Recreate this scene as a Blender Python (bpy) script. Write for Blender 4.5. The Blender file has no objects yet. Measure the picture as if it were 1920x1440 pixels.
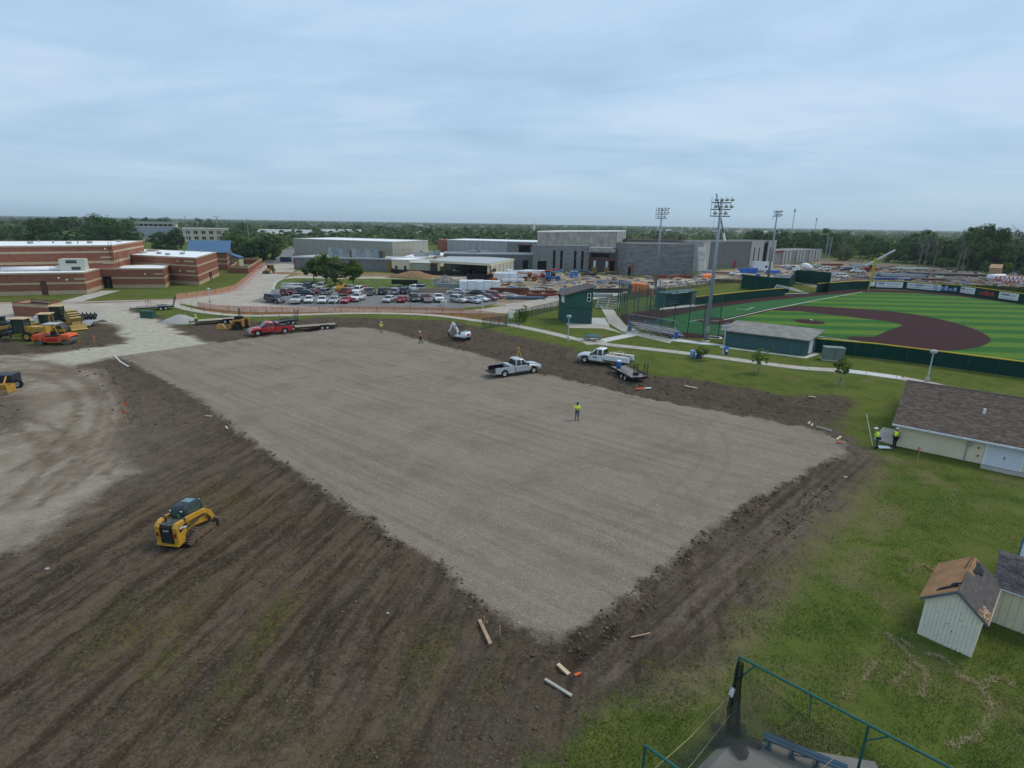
import bpy, bmesh, math, random
import numpy as np
from mathutils import Vector, Matrix
D=bpy.data; SC=bpy.context.scene; COL=SC.collection
R=math.radians; PI=math.pi
# ------------------------------------------------------------------ camera
FPX=1040.; PIT=math.atan(301.5/1040); ROLL=R(.92); CAMH=17.5
_c,_s=math.cos(PIT),math.sin(PIT); _cr,_sr=math.cos(ROLL),math.sin(ROLL)
FW=Vector((0,_c,-_s)); _U0=Vector((0,_s,_c)); _X=Vector((1,0,0))
RT=_cr*_X+_sr*_U0; UP=-_sr*_X+_cr*_U0
cam=D.cameras.new('camera'); cam_o=D.objects.new('camera',cam); COL.objects.link(cam_o)
cam.sensor_width=36; cam.lens=36*FPX/1920; cam.clip_end=30000; cam.clip_start=.5
cam_o.matrix_world=Matrix(((RT.x,UP.x,-FW.x,0),(RT.y,UP.y,-FW.y,0),(RT.z,UP.z,-FW.z,CAMH),(0,0,0,1)))
SC.camera=cam_o
# ------------------------------------------------------------------ world, sun, exposure
SUN_EL,SUN_AZ=R(52),R(70)            # azimuth clockwise from +Y
w=D.worlds.new('World'); SC.world=w; w.use_nodes=True
def sky_nodes():
    nt=w.node_tree; nt.nodes.clear(); N=nt.nodes.new; L=nt.links.new
    out=N('ShaderNodeOutputWorld'); bg=N('ShaderNodeBackground'); bg.inputs[1].default_value=.1
    sky=N('ShaderNodeTexSky'); sky.sky_type='NISHITA'; sky.sun_disc=False
    sky.sun_elevation=SUN_EL; sky.sun_rotation=SUN_AZ; sky.dust_density=2.0
    tc=N('ShaderNodeTexCoord'); sep=N('ShaderNodeSeparateXYZ'); L(tc.outputs['Generated'],sep.inputs[0])
    def mth(op,a,b=None,c=None,clamp=False):
        n=N('ShaderNodeMath'); n.operation=op; n.use_clamp=clamp
        for i,q in enumerate((a,b,c)):
            if q is None: continue
            if isinstance(q,(int,float)): n.inputs[i].default_value=q
            else: L(q,n.inputs[i])
        return n.outputs[0]
    zz=mth('MAXIMUM',sep.outputs[2],0.0)
    dn=mth('ADD',zz,.10)
    px,py=mth('DIVIDE',sep.outputs[0],dn),mth('DIVIDE',sep.outputs[1],dn)
    cmb=N('ShaderNodeCombineXYZ'); L(px,cmb.inputs[0]); L(py,cmb.inputs[1])
    def noise(scale,detail,loc,sx,sy,dist=.5,rot=0):
        mp=N('ShaderNodeMapping'); L(cmb.outputs[0],mp.inputs[0]); mp.inputs[1].default_value=loc
        mp.inputs[3].default_value=(sx,sy,1); mp.inputs[2].default_value=(0,0,rot)
        n=N('ShaderNodeTexNoise'); n.inputs['Scale'].default_value=scale; n.inputs['Detail'].default_value=detail
        n.inputs['Roughness'].default_value=.55; n.inputs['Distortion'].default_value=dist
        L(mp.outputs[0],n.inputs['Vector']); return n.outputs[0]
    n1=noise(.6,6,(3.1,1.7,0),.7,1.0,.7,R(28)); n2=noise(1.9,7,(7.3,2.2,0),.65,1.0,1.0,R(24)); n3=noise(.25,3,(1.2,5.2,0),.8,1,.3)
    v=mth('ADD',mth('MULTIPLY',n1,.50),mth('ADD',mth('MULTIPLY',n2,.20),mth('MULTIPLY',n3,.42)))
    rp=N('ShaderNodeValToRGB'); L(v,rp.inputs[0]); e=rp.color_ramp
    e.elements[0].position=.43; e.elements[0].color=(3.45,5.15,6.95,1)
    e.elements[1].position=.665; e.elements[1].color=(6.1,7.35,8.95,1)
    m=e.elements.new(.545); m.color=(4.45,6.2,8.2,1)
    # haze towards the horizon, all the way round
    hz=N('ShaderNodeMix'); hz.data_type='RGBA'; hf=mth('POWER',mth('SUBTRACT',1.0,zz,clamp=True),9.0)
    L(hf,hz.inputs[0]); L(rp.outputs[0],hz.inputs[6]); hz.inputs[7].default_value=(3.85,5.5,6.85,1)
    mx=N('ShaderNodeMix'); mx.data_type='RGBA'; mx.inputs[0].default_value=.92
    L(sky.outputs[0],mx.inputs[6]); L(hz.outputs[2],mx.inputs[7])
    L(mx.outputs[2],bg.inputs[0]); L(bg.outputs[0],out.inputs[0])
sky_nodes()
sl=D.lights.new('sun','SUN'); sl.energy=1.75; sl.angle=R(24); sl.color=(1,.90,.76)
so=D.objects.new('sun',sl); COL.objects.link(so)
_sd=Vector((math.cos(SUN_EL)*math.sin(SUN_AZ),math.cos(SUN_EL)*math.cos(SUN_AZ),math.sin(SUN_EL)))
so.rotation_euler=_sd.to_track_quat('Z','Y').to_euler(); so.location=(0,0,120)
vs=SC.view_settings; vs.view_transform='Standard'; vs.look='None'; vs.exposure=.13; vs.gamma=1; vs.use_curve_mapping=False
SC.cycles.use_denoising=True; SC.cycles.denoising_input_passes='RGB_ALBEDO_NORMAL'; SC.cycles.denoising_prefilter='ACCURATE'; SC.cycles.max_bounces=6; SC.cycles.transparent_max_bounces=16
SC.cycles.diffuse_bounces=3; SC.cycles.transmission_bounces=3; SC.cycles.glossy_bounces=2; SC.cycles.volume_bounces=0
try: SC.cycles.denoiser='OPENIMAGEDENOISE'
except Exception: pass
# ------------------------------------------------------------------ helpers
def at(u,v,z=0.):
    d=FW*FPX+RT*(u-960)-UP*(v-720); t=(z-CAMH)/d.z
    return (d.x*t,d.y*t)
def at3(u,v,z=0.): x,y=at(u,v,z); return (x,y,z)
def proj(x,y,z):
    d=Vector((x,y,z-CAMH)); q=d.dot(FW); return (960+FPX*d.dot(RT)/q,720-FPX*d.dot(UP)/q)
def hz(u,v,vt):
    x,y=at(u,v); lo,hi=0.,60.
    for _ in range(36):
        m=(lo+hi)/2
        if proj(x,y,m)[1]>vt: lo=m
        else: hi=m
    return lo
def at_d(u,Y,z=0.):             # the point on depth plane y=Y seen at column u, height z
    lo,hi=-3000.,3000.
    for _ in range(50):
        m=(lo+hi)/2
        if proj(m,Y,z)[0]<u: lo=m
        else: hi=m
    return lo
class B:
    def __init__(s): s.v=[]; s.f=[]
    def add(s,v,f):
        o=len(s.v); s.v+= [tuple(p) for p in v]; s.f+=[tuple(i+o for i in q) for q in f]; return s
    def box(s,x0,y0,z0,x1,y1,z1):
        return s.add([(x0,y0,z0),(x1,y0,z0),(x1,y1,z0),(x0,y1,z0),(x0,y0,z1),(x1,y0,z1),(x1,y1,z1),(x0,y1,z1)],
            [(3,2,1,0),(4,5,6,7),(0,1,5,4),(1,2,6,5),(2,3,7,6),(3,0,4,7)])
    def ob(s,c,d,rz=0,ry=0,rx=0):
        m=Matrix.Translation(c)@Matrix.Rotation(rz,4,'Z')@Matrix.Rotation(ry,4,'Y')@Matrix.Rotation(rx,4,'X')
        b=B().box(-d[0]/2,-d[1]/2,-d[2]/2,d[0]/2,d[1]/2,d[2]/2)
        return s.add([m@Vector(p) for p in b.v],b.f)
    def prism(s,pts,z0,z1,bottom=True):
        a=sum(p[0]*q[1]-q[0]*p[1] for p,q in zip(pts,pts[1:]+pts[:1]))
        if a<0:
            pts=pts[::-1]; z0=z0[::-1] if isinstance(z0,list) else z0; z1=z1[::-1] if isinstance(z1,list) else z1
        n=len(pts); zz=(lambda z,i:z[i] if isinstance(z,(list,tuple)) else z)
        v=[(p[0],p[1],zz(z0,i)) for i,p in enumerate(pts)]+[(p[0],p[1],zz(z1,i)) for i,p in enumerate(pts)]
        f=[tuple(range(n,2*n))]+[(i,(i+1)%n,n+(i+1)%n,n+i) for i in range(n)]
        if bottom: f.append(tuple(range(n-1,-1,-1)))
        return s.add(v,f)
    def prof(s,pts,y0,y1,bev=0.,sh=.04,top=0.):
        # side profile in (x,z), extruded along y; bev rounds the two long edges
        n=len(pts); cx=sum(p[0] for p in pts)/n; cz=sum(p[1] for p in pts)/n
        z_lo=min(p[1] for p in pts); z_hi=max(p[1] for p in pts)
        lay=[(y0,1-sh),(y0+bev,1.),(y1-bev,1.),(y1,1-sh)] if bev else [(y0,1.),(y1,1.)]
        ym=(y0+y1)/2; v=[]; f=[]
        for y,k in lay:
            for x,z in pts:
                zz=cz+(z-cz)*k; t=(z-z_lo)/max(z_hi-z_lo,1e-6)
                v.append((cx+(x-cx)*k,ym+(y-ym)*(1-top*t),zz))
        for l in range(len(lay)-1):
            for i in range(n):
                j=(i+1)%n; f.append((l*n+i,l*n+j,(l+1)*n+j,(l+1)*n+i))
        f.append(tuple(range(n-1,-1,-1))); f.append(tuple(range((len(lay)-1)*n,len(lay)*n)))
        return s.add(v,f)
    def cyl(s,p,q,r,r2=None,n=10,cap=True):
        p,q=Vector(p),Vector(q); r2=r if r2 is None else r2
        a=(q-p).normalized(); t=Vector((1,0,0)) if abs(a.x)<.8 else Vector((0,1,0))
        e=a.cross(t).normalized(); g=a.cross(e)
        v=[p+(e*math.cos(2*PI*i/n)+g*math.sin(2*PI*i/n))*r for i in range(n)]+[q+(e*math.cos(2*PI*i/n)+g*math.sin(2*PI*i/n))*r2 for i in range(n)]
        f=[(i,(i+1)%n,n+(i+1)%n,n+i) for i in range(n)]
        if cap: f+=[tuple(range(n-1,-1,-1)),tuple(range(n,2*n))]
        return s.add(v,f)
    def tube(s,pts,r,n=6):
        for a,b in zip(pts,pts[1:]): s.cyl(a,b,r,None,n)
        return s
    def lathe(s,prof,n=14,m=None):
        v=[];f=[];k=len(prof); m=m or Matrix()
        for i in range(n):
            a=2*PI*i/n
            for r,z in prof: v.append(m@Vector((r*math.cos(a),r*math.sin(a),z)))
        for i in range(n):
            j=(i+1)%n
            for l in range(k-1): f.append((i*k+l,j*k+l,j*k+l+1,i*k+l+1))
        return s.add(v,f)
    def quad(s,a,b,c,d): return s.add([a,b,c,d],[(0,1,2,3)])
    def sphere(s,c,r,nu=10,nv=6,z0=-1,sq=(1,1,1)):
        pr=[]
        for i in range(nv+1):
            t=math.asin(z0)+(PI/2-math.asin(z0))*i/nv; pr.append((max(math.cos(t)*r,1e-4),math.sin(t)*r))
        return s.lathe(pr,nu,Matrix.Translation(c)@Matrix.Diagonal((*sq,1)))
    def mesh(s,name,smooth=False):
        me=D.meshes.new(name); me.from_pydata(s.v,[],s.f); me.validate()
        bm=bmesh.new(); bm.from_mesh(me); bmesh.ops.recalc_face_normals(bm,faces=bm.faces); bm.to_mesh(me); bm.free()
        if smooth: me.polygons.foreach_set('use_smooth',[True]*len(me.polygons))
        return me
    def build(s,name,mat,parent=None,smooth=False,**tags):
        return put(name,s.mesh(name,smooth),mat,parent,**tags)
def put(name,me,mat,parent=None,loc=None,rz=None,**tags):
    o=D.objects.new(name,me); COL.objects.link(o)
    if not me.materials: me.materials.append(mat)
    elif me.materials[0]!=mat: o.material_slots[0].link='OBJECT'; o.material_slots[0].material=mat
    if parent: o.parent=parent
    if loc is not None: o.location=loc
    if rz is not None: o.rotation_euler=(0,0,rz)
    for k,q in tags.items(): o[k]=q
    return o
def tag(o,label=None,cat=None,group=None,kind=None):
    if label: o['label']=label
    if cat: o['category']=cat
    if group: o['group']=group
    if kind: o['kind']=kind
    return o
def T(name,label,cat,loc=(0,0,0),rz=0,group=None,sc=None):
    o=D.objects.new(name,None); COL.objects.link(o); o.empty_display_size=.3
    o.location=(loc[0],loc[1],loc[2] if len(loc)>2 else 0); o.rotation_euler=(0,0,rz)
    if sc: o.scale=(sc,sc,sc) if isinstance(sc,(int,float)) else sc
    return tag(o,label,cat,group)
def copy_tree(o,parent=None):
    c=o.copy(); COL.objects.link(c); c.parent=parent
    for ch in o.children: copy_tree(ch,c)
    return c
def struct(b,name,mat): o=b.build(name,mat); o['kind']='structure'; return o
def sheet(name,px,z,mat,world=False):
    pts=[p if world else at(*p) for p in px]
    b=B(); b.prism(pts,z-.3,z); return struct(b,name,mat)
def strip_pts(px,wid,world=False):
    p=[Vector(q if world else at(*q)) for q in px]; l=[];r=[]
    for i,q in enumerate(p):
        d=(p[min(i+1,len(p)-1)]-p[max(i-1,0)]).normalized(); n=Vector((-d.y,d.x))*wid/2
        l.append(q+n); r.append(q-n)
    return l,r
def strip(name,px,wid,z,mat,world=False,thick=.3):
    l,r=strip_pts(px,wid,world); b=B()
    for i in range(len(l)-1):
        b.prism([tuple(l[i]),tuple(l[i+1]),tuple(r[i+1]),tuple(r[i])],z-thick,z)
    return struct(b,name,mat)
def smooth_px(p,k=6):
    out=[]
    for i in range(len(p)-1):
        a,b_,c,d=[Vector(p[max(0,min(len(p)-1,j))]) for j in (i-1,i,i+1,i+2)]
        for q in range(k):
            t=q/k; out.append(tuple(.5*((2*b_)+(c-a)*t+(2*a-5*b_+4*c-d)*t*t+(3*b_-a-3*c+d)*t**3)))
    return out+[tuple(p[-1])]
# ------------------------------------------------------------------ materials
_M={}
def nodes(name):
    m=D.materials.new(name); m.use_nodes=True; nt=m.node_tree
    return m,nt,nt.nodes['Principled BSDF']
def M(name,col,rough=.8,var=.18,scale=2.,metal=0.,spec=.25,bump=0.,bs=None,coat=0.,alpha=None,detail=4,island=0.,stretch=None,world=False,objvar=0.,transl=0.):
    if name in _M: return _M[name]
    m,nt,p=nodes(name); N=nt.nodes.new; L=nt.links.new
    p.inputs['Roughness'].default_value=rough; p.inputs['Metallic'].default_value=metal
    p.inputs['Specular IOR Level'].default_value=spec if rough<.7 else min(spec,.06); p.inputs['Coat Weight'].default_value=coat
    tc=N('ShaderNodeTexCoord'); vec=tc.outputs['Object']
    if world: g=N('ShaderNodeNewGeometry'); vec=g.outputs['Position']
    if stretch:
        mp=N('ShaderNodeMapping'); mp.inputs[3].default_value=stretch; L(vec,mp.inputs[0]); vec=mp.outputs[0]
    n=N('ShaderNodeTexNoise'); n.inputs['Scale'].default_value=scale; n.inputs['Detail'].default_value=detail; n.inputs['Roughness'].default_value=.6
    L(vec,n.inputs['Vector'])
    mr=N('ShaderNodeMapRange'); L(n.outputs[0],mr.inputs[0]); mr.inputs[1].default_value=.3; mr.inputs[2].default_value=.7
    mr.inputs[3].default_value=1-var; mr.inputs[4].default_value=1+var
    f=mr.outputs[0]
    if island:
        g=N('ShaderNodeNewGeometry'); m2=N('ShaderNodeMapRange'); L(g.outputs['Random Per Island'],m2.inputs[0])
        m2.inputs[3].default_value=1-island; m2.inputs[4].default_value=1+island
        mm=N('ShaderNodeMath'); mm.operation='MULTIPLY'; L(f,mm.inputs[0]); L(m2.outputs[0],mm.inputs[1]); f=mm.outputs[0]
    if objvar:
        oi=N('ShaderNodeObjectInfo'); m3=N('ShaderNodeMapRange'); L(oi.outputs['Random'],m3.inputs[0]); m3.inputs[3].default_value=1-objvar; m3.inputs[4].default_value=1+objvar
        mm=N('ShaderNodeMath'); mm.operation='MULTIPLY'; L(f,mm.inputs[0]); L(m3.outputs[0],mm.inputs[1]); f=mm.outputs[0]
    mu=N('ShaderNodeMix'); mu.data_type='RGBA'; mu.blend_type='MULTIPLY'; mu.inputs[0].default_value=1
    mu.inputs[6].default_value=(*col,1); L(f,mu.inputs[7]); L(mu.outputs[2],p.inputs['Base Color'])
    if bump:
        b=N('ShaderNodeBump'); b.inputs['Strength'].default_value=bump; b.inputs['Distance'].default_value=.05
        n2=N('ShaderNodeTexNoise'); n2.inputs['Scale'].default_value=bs or scale*4; n2.inputs['Detail'].default_value=4; L(vec,n2.inputs['Vector'])
        L(n2.outputs[0],b.inputs['Height']); L(b.outputs[0],p.inputs['Normal'])
    if alpha is not None: p.inputs['Alpha'].default_value=alpha
    if transl:
        tb=N('ShaderNodeBsdfTranslucent'); L(mu.outputs[2],tb.inputs[0]); ms=N('ShaderNodeMixShader'); ms.inputs[0].default_value=transl; L(p.outputs[0],ms.inputs[1]); L(tb.outputs[0],ms.inputs[2]); L(ms.outputs[0],nt.nodes['Material Output'].inputs[0])
    _M[name]=m; return m
def P(name,col,coat=.6,rough=.32): return M('paint_'+name,col,rough,.06,1.5,0,.5,coat=coat)
GLASS=M('dark_glass',(.012,.016,.02),.06,.1,1,0,.6)
BLACK=M('black_plastic',(.015,.015,.016),.5,.2,4)
TYRE=M('tyre_rubber',(.028,.026,.024),.85,.3,6)
CHROME=M('bright_metal',(.55,.56,.57),.3,.12,5,.8)
STEEL=M('galvanized_steel',(.34,.36,.38),.45,.14,5,.4)
DSTEEL=M('dark_steel',(.06,.06,.065),.55,.3,5,.3)
RUST=M('rusty_steel',(.13,.055,.035),.8,.35,4)
REDPRIME=M('red_primer_steel',(.22,.05,.035),.7,.3,3)
RED_L=M('red_lens',(.3,.01,.01),.2,.1,3)
LENS=M('clear_lens',(.65,.67,.68),.15,.1,3)
WOOD=M('raw_lumber',(.42,.3,.19),.8,.25,3,stretch=(1,6,6))
WOODG=M('weathered_plank',(.3,.25,.19),.85,.3,3,stretch=(1,6,6))
WHITE=M('white_paint',(.72,.73,.73),.5,.06,2)
WRAP=M('white_wrap',(.74,.76,.78),.4,.08,1.5,bump=.4,bs=5)
CONC=M('concrete',(.40,.365,.315),.9,.14,.6,bump=.1)
CONCL=M('pale_concrete',(.5,.5,.48),.9,.08,.7)
ROADC=M('road_concrete',(.38,.335,.28),.9,.16,.25,world=True)
ASPH=M('worn_asphalt',(.18,.175,.17),.9,.2,.3,world=True)
GREENM=M('dark_green_metal',(.018,.07,.062),.5,.12,3)
GREENW=M('green_board',(.042,.12,.095),.75,.12,1.2)
YEL=M('machine_yellow',(.46,.25,.035),.45,.2,3,coat=.2)
ORANGE=M('safety_orange',(.65,.1,.03),.6,.15,3)
HIVIS=M('hivis_yellow',(.72,.95,.06),.7,.1,8)
HIORA=M('hivis_orange',(.75,.09,.04),.7,.1,8)
SKIN=M('skin',(.35,.19,.12),.6,.08,10)
DENIM=M('denim',(.045,.07,.13),.85,.2,12)
DARKC=M('dark_cloth',(.018,.018,.022),.85,.2,12)
KHAKI=M('khaki_cloth',(.27,.21,.13),.85,.2,12)
BLUEP=M('blue_plastic',(.02,.12,.42),.4,.12,3)
BLUEL=M('light_blue_plastic',(.2,.36,.5),.45,.12,3)
TARPB=M('blue_tarp',(.03,.14,.5),.5,.25,2,bump=.6,bs=3)
TARPO=M('orange_tarp',(.85,.22,.07),.55,.2,1.5,bump=.6,bs=3)
YCAP=M('yellow_cap',(.62,.42,.03),.5,.1,2)
HAZE_D=0.00011
# ------------------------------------------------------------------ ground: one sheet out to the horizon
def _hash(x,y,s):
    h=(x*374761393+y*668265263+s*974634777)&0xffffffff
    h=((h^(h>>13))*1274126177)&0xffffffff
    return ((h^(h>>16))&0xffff)/65535.
def vn(x,y,s=0):
    xi=np.floor(x).astype(np.int64); yi=np.floor(y).astype(np.int64); fx=x-xi; fy=y-yi
    fx=fx*fx*(3-2*fx); fy=fy*fy*(3-2*fy)
    return (_hash(xi,yi,s)*(1-fx)+_hash(xi+1,yi,s)*fx)*(1-fy)+(_hash(xi,yi+1,s)*(1-fx)+_hash(xi+1,yi+1,s)*fx)*fy
def fbm(x,y,o=4,s=0):
    a=0.;t=0.;k=1.
    for i in range(o): a=a+vn(x*2**i+17.3*i,y*2**i-9.1*i,s+i)*k; t+=k; k*=.55
    return a/t
def sdf(px,x,y,world=False):      # signed distance to a polygon, negative inside
    p=np.array([q if world else at(*q) for q in px]); d=np.full(x.shape,1e9); ins=np.zeros(x.shape,bool)
    for a,b in zip(p,np.roll(p,-1,0)):
        e=b-a; wx,wy=x-a[0],y-a[1]; t=np.clip((wx*e[0]+wy*e[1])/(e@e),0,1)
        d=np.minimum(d,np.hypot(wx-e[0]*t,wy-e[1]*t))
        c=((a[1]<=y)!=(b[1]<=y)); k=e[0]*(y-a[1])-(x-a[0])*e[1]
        ins^=c&np.where(b[1]>a[1],k>0,k<0)
    return np.where(ins,-d,d)
def ldist(px,x,y,world=False):
    p=np.array([q if world else at(*q) for q in px]); d=np.full(x.shape,1e9)
    for a,b in zip(p,p[1:]):
        e=b-a; wx,wy=x-a[0],y-a[1]; t=np.clip((wx*e[0]+wy*e[1])/(e@e),0,1)
        d=np.minimum(d,np.hypot(wx-e[0]*t,wy-e[1]*t))
    return d
PAD=[(228,668),(340,652),(470,634),(560,624),(640,614),(690,614),(735,622),(800,640),(900,665),(1000,697),(1100,720),(1190,742),(1380,778),(1500,800),(1560,818),(1578,828),(1584,850),(1540,872),(1475,905),(1415,937),(1318,1005),(1240,1066),(1157,1135),(1085,1190),(1010,1192),(955,1170),(885,1128),(862,1098),(828,1056),(760,1025),(620,928),(480,836),(370,747),(290,702)]
DIRT=[(-500,640),(0,630),(60,648),(130,650),(152,625),(165,605),(148,590),(235,580),(300,592),(330,612),(420,600),(470,602),(540,606),(600,594),(720,597),(830,600),(890,612),(980,632),(1060,648),(1130,672),(1230,704),(1330,714),(1450,737),(1590,744),(1602,757),(1580,790),(1570,806),(1640,842),(1640,880),(1600,930),(1540,990),(1480,1050),(1440,1110),(1390,1160),(1350,1215),(1320,1250),(1250,1285),(1150,1315),(1080,1345),(1040,1400),(960,1450),(850,1750),(-600,1750),(-1500,1100)]
HAUL=[(-300,668),(0,667),(60,664),(150,655),(240,642),(215,610),(150,590),(235,580),(300,600),(345,626),(390,642),(370,656),(290,664),(228,670),(150,685),(190,705),(222,740),(234,780),(224,820),(205,850),(225,885),(150,955),(40,1025),(-150,1080),(-400,1100),(-300,865),(-50,850),(35,800),(52,755),(0,728),(-200,735)]
PALE=[(155,590),(235,580),(300,602),(345,626),(392,642),(330,656),(228,668),(140,682),(60,672),(150,655),(238,642),(212,608)]
YARD=[(560,507),(640,513),(760,514),(960,512),(1100,513),(1180,520),(1300,521),(1345,507),(1440,500),(1560,488),(1640,478),(1760,500),(1920,520),(1990,540),(1920,552),(1780,543),(1640,545),(1560,545),(1450,522),(1345,530),(1234,541),(1112,562),(1050,560),(940,575),(800,540),(640,520),(540,523)]
TURFDIRT=[(1640,545),(1560,532),(1500,517),(1440,512)]
def make_ground():
    def steps(segs):
        out=[]
        for a,b,d in segs: out+=list(np.arange(a,b,d))
        return np.array(out)
    xs=steps([(-44,44,.15),(44,70,.5),(70,200,2.5)]); left=steps([(-130,-44,.5)]); far=np.array([200.,240,300,400,600,1000,2000,4500,9500,16000])
    xs=np.concatenate([-far[::-1],steps([(-200,-130,2.5)]),left,xs,far])
    ys=np.concatenate([-far[::-1][3:],[-100,-40,-10,0],steps([(4,33,.12),(33,58,.22),(58,112,.42),(112,260,2.5)]),[260,300,360,450,600,900,1500,3000,6000,10000,16000]])
    X,Y=np.meshgrid(xs,ys); nx,ny=len(xs),len(ys); x=X.ravel(); y=Y.ravel()
    near=(y>3)&(y<330)&(x>-330)&(x<330)
    wx=x+(fbm(x*.55,y*.55,4,3)-.5)*3.0; wy=y+(fbm(x*.55,y*.55,4,9)-.5)*3.0
    wx2=x+(fbm(x*1.3,y*1.3,3,5)-.5)*1.1; wy2=y+(fbm(x*1.3,y*1.3,3,6)-.5)*1.1
    def soft(px,s,fine=False):
        m=np.zeros(x.shape); q=near
        m[q]=np.clip(.5-sdf(px,(wx2 if fine else wx)[q],(wy2 if fine else wy)[q])/(2*s),0,1); return m
    dirt=soft(DIRT,1.5); pad=soft(PAD,.6,True); haul=soft(HAUL,1.3); pale=soft(PALE,1.6); yard=soft(YARD,4.)
    pad=np.minimum(pad,1); haul=haul*(1-pad); mud=np.clip(dirt-np.maximum(pad,haul),0,1)
    e=np.array((math.cos(R(79)),math.sin(R(79))))
    def ridged(ang_e,ls,lt,s):
        u=x*ang_e[0]+y*ang_e[1]; v=-x*ang_e[1]+y*ang_e[0]
        u2=u+(fbm(x*.2,y*.2,2,s+50)-.5)*2; v2=v+(fbm(x*.13,y*.13,2,s+70)-.5)*3
        return fbm(u2*ls,v2*lt,3,s)
    n2=np.array(at(1000,697)); n3=np.array(at(1500,800)); e2=(n3-n2)/np.linalg.norm(n3-n2)
    sw=np.clip((np.clip(60-y,0,30)/30)*np.clip((6-x)/12,0,1),0,1)       # working direction differs SW / NE
    rut1=ridged(e,.10,1.1,11); rut2=ridged(e2,.10,1.3,21)
    e3=np.array((.72,.694)); rut3=ridged(e3,.07,1.5,27); se=np.clip(.5-sdf([(1620,850),(1660,880),(1480,1080),(1340,1260),(1000,1290),(960,1180),(1157,1130),(1420,930)],wx,wy)/3.,0,1)
    rut=rut1*sw+rut2*(1-sw); rut=rut*(1-se)+rut3*se
    # mown strips of scraped sod still green
    green=np.clip((fbm(x*.16,y*.16,3,31)-.44)*3.2,0,1)*np.clip((rut1-.36)*5,0,1)*sw
    green=np.maximum(green*.9*np.clip((27-y)/8,0.15,1),np.clip(.5-sdf([(560,1300),(300,1390),(250,1470),(700,1470)],wx,wy)/3,0,1)*.5*np.clip((fbm(x*.5,y*.5,3,77)-.3)*2.5,0,1))
    for q in ([(900,960),(1000,860),(1290,760),(1560,880),(1650,1010),(1300,1050)],):  # olive, half scraped
        q=[(u/3,640+v/3) for u,v in q]; green=np.maximum(green,np.clip(.5-sdf(q,wx,wy)/3.,0,1)*.42)
    rid=np.zeros(x.shape)
    def ridge(px,wid,h,s):
        d=ldist(px,wx2,wy2); r=np.exp(-(d/wid)**2)*np.clip((fbm(x*1.6,y*1.6,3,s)-.33)*3,0,1.3)*h
        return np.where(near,r,0)
    RID=[([(1562,868),(1469,915),(1390,970),(1311,1035),(1220,1115),(1142,1186),(1056,1226),(990,1225)],.38,.2),
         ([(1500,898),(1420,936),(1315,1003),(1240,1066),(1157,1134),(1085,1192)],.22,.17),([(1560,905),(1480,985),(1400,1040)],.5,.10),
         ([(362,745),(430,795),(500,850),(560,895),(640,940),(770,1035)],.5,.18),([(150,690),(200,715),(235,750),(250,790)],.7,.18),([(800,632),(900,660),(1000,694),(1100,722),(1190,745),(1350,778)],.45,.15),
         ([(910,655),(1010,685),(1130,725)],.5,.12),([(820,1050),(880,1120),(960,1185)],.6,.12),([(60,652),(130,660),(160,655)],.8,.1),([(1520,800),(1590,840)],.8,.2),([(880,612),(1000,648),(1060,662)],.8,.15)]
    for i,(p,wd,h) in enumerate(RID): rid=np.maximum(rid,ridge(p,wd,h,100+i))
    lump=(fbm(x*1.1,y*1.1,3,41)-.5)*.24+(fbm(x*3.2,y*3.2,3,43)-.5)*.17*np.clip((fbm(x*.3,y*.3,2,45)-.25)*3,.25,1.3)
    z=mud*(lump*(1+.9*(1-sw)*(1-.8*se))+(rut-.5)*(.24+.15*(1-sw)+.25*se))-.05*mud+rid*dirt+(fbm(x*.5,y*.5,3,61)-.5)*.09*haul
    grass=np.where(near,1-dirt,0)*(y<112); z+=grass*((fbm(x*.35,y*.35,3,81)-.5)*.09)*np.clip((55-y)/12,0,1)
    z+=(pad>.5)*(fbm(x*.8,y*.8,3,83)-.5)*.025
    flat=np.zeros(x.shape)
    for q in FLATS: flat=np.maximum(flat,np.where(near,np.clip(.5-(sdf(q,x,y)-.4)/.8,0,1),0))
    z=z*(1-flat)-.03*flat; z=np.where(near&(y<115),z,-.02)
    co=np.stack([x,y,z],1).astype(np.float32)
    me=D.meshes.new('ground'); idx=np.arange(nx*ny).reshape(ny,nx)
    q=np.stack([idx[:-1,:-1],idx[:-1,1:],idx[1:,1:],idx[1:,:-1]],-1).reshape(-1,4)
    me.vertices.add(len(co)); me.vertices.foreach_set('co',co.ravel())
    me.loops.add(q.size); me.loops.foreach_set('vertex_index',q.ravel().astype(np.int32))
    me.polygons.add(len(q)); me.polygons.foreach_set('loop_start',np.arange(0,q.size,4,dtype=np.int32)); me.polygons.foreach_set('loop_total',np.full(len(q),4,np.int32))
    me.update(calc_edges=True); me.polygons.foreach_set('use_smooth',np.ones(len(q),bool))
    tracks=np.zeros(x.shape)
    for p in TRACKS:
        for off in (-.95,.95):
            pw=[at(*q) for q in smooth_px(p)]; l,r=strip_pts(pw,abs(off)*2,True); pw=[tuple(q) for q in (l if off>0 else r)]
            tracks=np.maximum(tracks,np.where(near,np.exp(-(ldist(pw,x,y,True)/.22)**2),0))
    hr=np.zeros(x.shape)
    for p in ([(20,668),(110,680),(180,715),(208,760),(196,815),(150,880),(40,950)],[(60,662),(150,690),(215,735),(228,780),(215,830),(170,890)],[(-60,780),(60,800),(120,860),(60,930)],[(0,700),(90,700),(160,740),(150,810),(60,880)],[(240,600),(270,625),(330,640)],[(190,610),(230,640),(120,672),(0,676)]):
        for off in (-.9,.9):
            pw=[at(*q) for q in smooth_px(p)]; l,r=strip_pts(pw,abs(off)*2,True); pw=[tuple(q) for q in (l if off>0 else r)]
            hr=np.maximum(hr,np.where(near,np.exp(-(ldist(pw,wx2,wy2,True)/.45)**2),0))
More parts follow.
